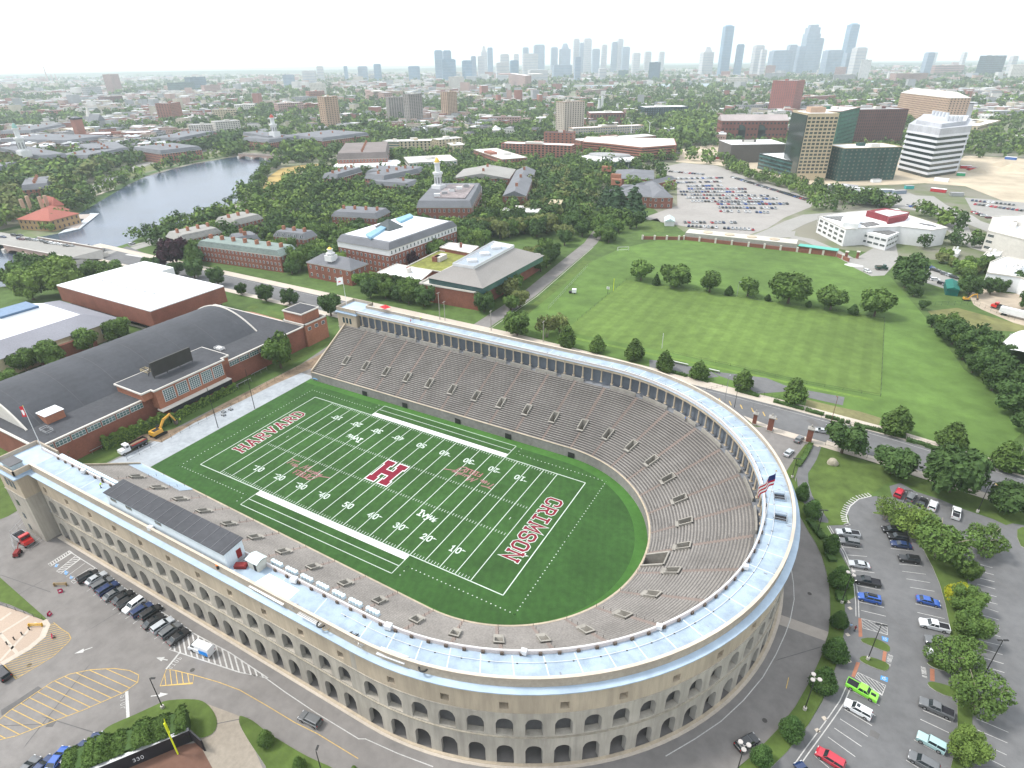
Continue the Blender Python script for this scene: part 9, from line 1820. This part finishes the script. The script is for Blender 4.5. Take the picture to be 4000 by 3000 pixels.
# ---------------------------------------------------------------- skyline
hz_glass = M('haze tinted glass', (.16,.26,.36), rough=.4, var=.2, sc=.01); hz_grey = M('haze tinted grey', (.27,.33,.40), var=.15, sc=.01); hz_pale = M('distant pale', (.48,.48,.48), var=.1, sc=.01)  # distance haze is mixed into the glass and grey, bluer and lighter
SK = [('pale slim glass tower left in the right skyline group', (-883,4482,66,289),0,1),('tall square tower with banded top, centre of the right skyline', (-424,4860,103,287),1,3),('lone curved blue tower at the right of the skyline', (-196,4979,68,293),0,1),('stepped office with pyramid top', (-1039,4652,85,169),2,2),('dark narrow office right of the slim tower', (-796,4501,44,180),0,0),('pale block tower right of the narrow office', (-703,4619,67,174),2,0),('white slab in front of the pale block', (-620,4329,35,146),2,0),('broad grey office group left of the banded tower', (-537,4443,140,141),1,0),('grey block behind the office group', (-554,5046,63,178),1,0),('slab leaning against the banded tower, left', (-436,4557,51,162),1,0),('slab leaning against the banded tower, right', (-384,5065,40,214),1,0),('wide grey hotel right of the banded tower', (-246,4475,109,138),1,0),('white ridged tower below the curved tower', (-87,4084,68,146),2,0),('short grey block left of the ridged tower', (-139,4181,49,122),1,0),('grey tower with spire at the far right', (244,4086,43,118),1,0),('thin pale tower at far right', (463,5076,23,117),2,0),('small slim block on the right horizon', (650,4456,35,96),2,0),
 ('left glass research tower of the centre-left cluster', (-2383,3393,58,166),0,0),('right glass research tower of the centre-left cluster', (-2397,3506,58,166),0,0),('dark blue office in front of the research towers', (-2107,3098,88,117),0,0),('dark blue block right of the research towers', (-2022,3155,62,109),0,0),('thin brown block beside the dark blue one', (-2097,3345,34,131),1,0),('pale slab with crane', (-2113,3453,44,131),2,0),('tilted top tower of the centre cluster', (-2620,4315,48,202),2,2),('twin of the tilted top tower', (-2581,4339,44,191),0,0),('pale hotel block in the centre cluster', (-2188,3874,65,143),2,0),('white office in the centre', (-1750,3088,77,97),2,0),('dark navy block, centre', (-1792,3294,53,106),0,0),('pale small tower, centre', (-2314,4263,41,145),2,0),('grey downtown tower first from left', (-2538,4824,52,195),1,0),('dark wide downtown tower with notched top', (-2441,4874,95,213),1,0),('pale grid office before the dark tower', (-2039,3956,113,144),2,0),('pink slim tower in the centre', (-1349,3180,34,119),1,0),('downtown tower with domed top', (-2375,5019,60,198),1,1),('downtown tower with stepped top, darker', (-2296,5057,95,220),1,2),('tall pale downtown tower left of the pair', (-2253,5186,53,256),2,0),('tall pale downtown tower right of the pair', (-2130,5131,69,254),2,0),('dark slab between the tall pair', (-2172,5112,33,225),1,0),('low grey downtown block', (-1988,4973,63,177),1,0),('pale downtown slab right of the low block', (-2002,5183,46,208),2,0),('tall stepped downtown tower, left half', (-1926,5213,49,227),1,0),('tallest pale downtown tower at the right', (-1885,5228,49,248),2,0),('grey downtown tower right of the tallest', (-1806,5151,64,189),1,0),('low downtown block, right', (-1692,5085,62,145),2,0),('small downtown block, far right', (-1640,5209,54,153),2,0),('last small downtown block', (-1537,5241,44,151),2,0),('dark square tower on the left horizon', (-2618,3084,48,96),0,0),('pinkish block left of the dark square tower', (-2817,3176,65,84),1,0),('slim block on the left horizon', (-3030,3252,26,85),0,0),('wide glass block left of the research towers', (-2509,3300,80,81),0,0),('white laboratory roofs, centre right', (-1445,2913,105,64),2,0),('pale long block, centre right', (-1720,3780,131,77),1,0),('pale dome hall in the centre', (-1228,3231,42,65),2,1),('white tower on the left skyline', (-2863,2857,41,89),2,0),('blue block left of the white skyline tower', (-2474,2251,55,58),1,0),('grey slab in the left town', (-2765,2671,78,69),2,0)]
for lb, (x, y, w_, top), ci_, st2 in SK:
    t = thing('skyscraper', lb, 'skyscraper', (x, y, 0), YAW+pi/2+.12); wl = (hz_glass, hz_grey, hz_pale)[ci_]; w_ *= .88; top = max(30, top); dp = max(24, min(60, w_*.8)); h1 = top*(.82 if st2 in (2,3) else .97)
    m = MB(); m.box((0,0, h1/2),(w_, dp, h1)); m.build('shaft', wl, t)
    m = MB()
    if st2 == 1: m.cyl((0,0, h1),(0,0, top), w_*.5,12, w_*.3)
    elif st2 == 2: m.box((0,0,(h1+top)/2),(w_*.7, dp*.7, top-h1),0,.5)
    elif st2 == 3: m.box((0,0, h1+(top-h1)*.35),(w_*.86, dp*.86,(top-h1)*.7)); m.box((0,0, h1+(top-h1)*.85),(w_*.6, dp*.6,(top-h1)*.3))
    else: m.box((0,0,(h1+top)/2),(w_*.8, dp*.8, top-h1))
    m.build('crown_block', wl, t)
    m = MB(); nf = int(h1/16)
    for k in range(nf): m.box((0,0,12+k*(h1-14)/max(1, nf)),(w_*1.01, dp*1.01,2.2))
    m.build('floor_bands', hz_grey if ci_ != 1 else hz_glass, t)['kind'] = 'stuff'
# low hills on the horizon
hm = MB(); hv = []; nn_ = 90
for i in range(nn_+1):
    az = YAW+.95-1.9*i/nn_; hgt = 18+26*(.5+.5*sin(i*.31))*(.6+.4*sin(i*.13+1)); hgt *= (1.1 if i < 30 else .6)
    for dd, zz in ((7800,-2),(8600, hgt*.6),(9400, hgt),(10500, hgt*.7),(11500,-2)): hv.append((CX+cos(az)*dd, CY+sin(az)*dd, zz))
hm.add(hv, [(i*5+j, i*5+j+1,(i+1)*5+j+1,(i+1)*5+j) for i in range(nn_) for j in range(4)]); hm.build('hills', M('wooded hills', (.06,.09,.04), var=.3, sc=.004), None, 'structure', smooth=True)
# the air: pale haze over the whole place
m = MB(); m.box((-2400,5450,183.9),(23600,17200,370)); hz = m.build('haze', [], None, 'stuff'); hmat = bpy.data.materials.new('haze'); hmat.use_nodes = True; hn = hmat.node_tree; hn.nodes.clear()
pv = hn.nodes.new('ShaderNodeVolumePrincipled'); ho = hn.nodes.new('ShaderNodeOutputMaterial'); hn.links.new(pv.outputs[0], ho.inputs['Volume']); pv.inputs['Density'].default_value = 1.1e-4; pv.inputs['Color'].default_value = (.86,.95,1,1); pv.inputs['Anisotropy'].default_value = .3; hz.data.materials.append(hmat)
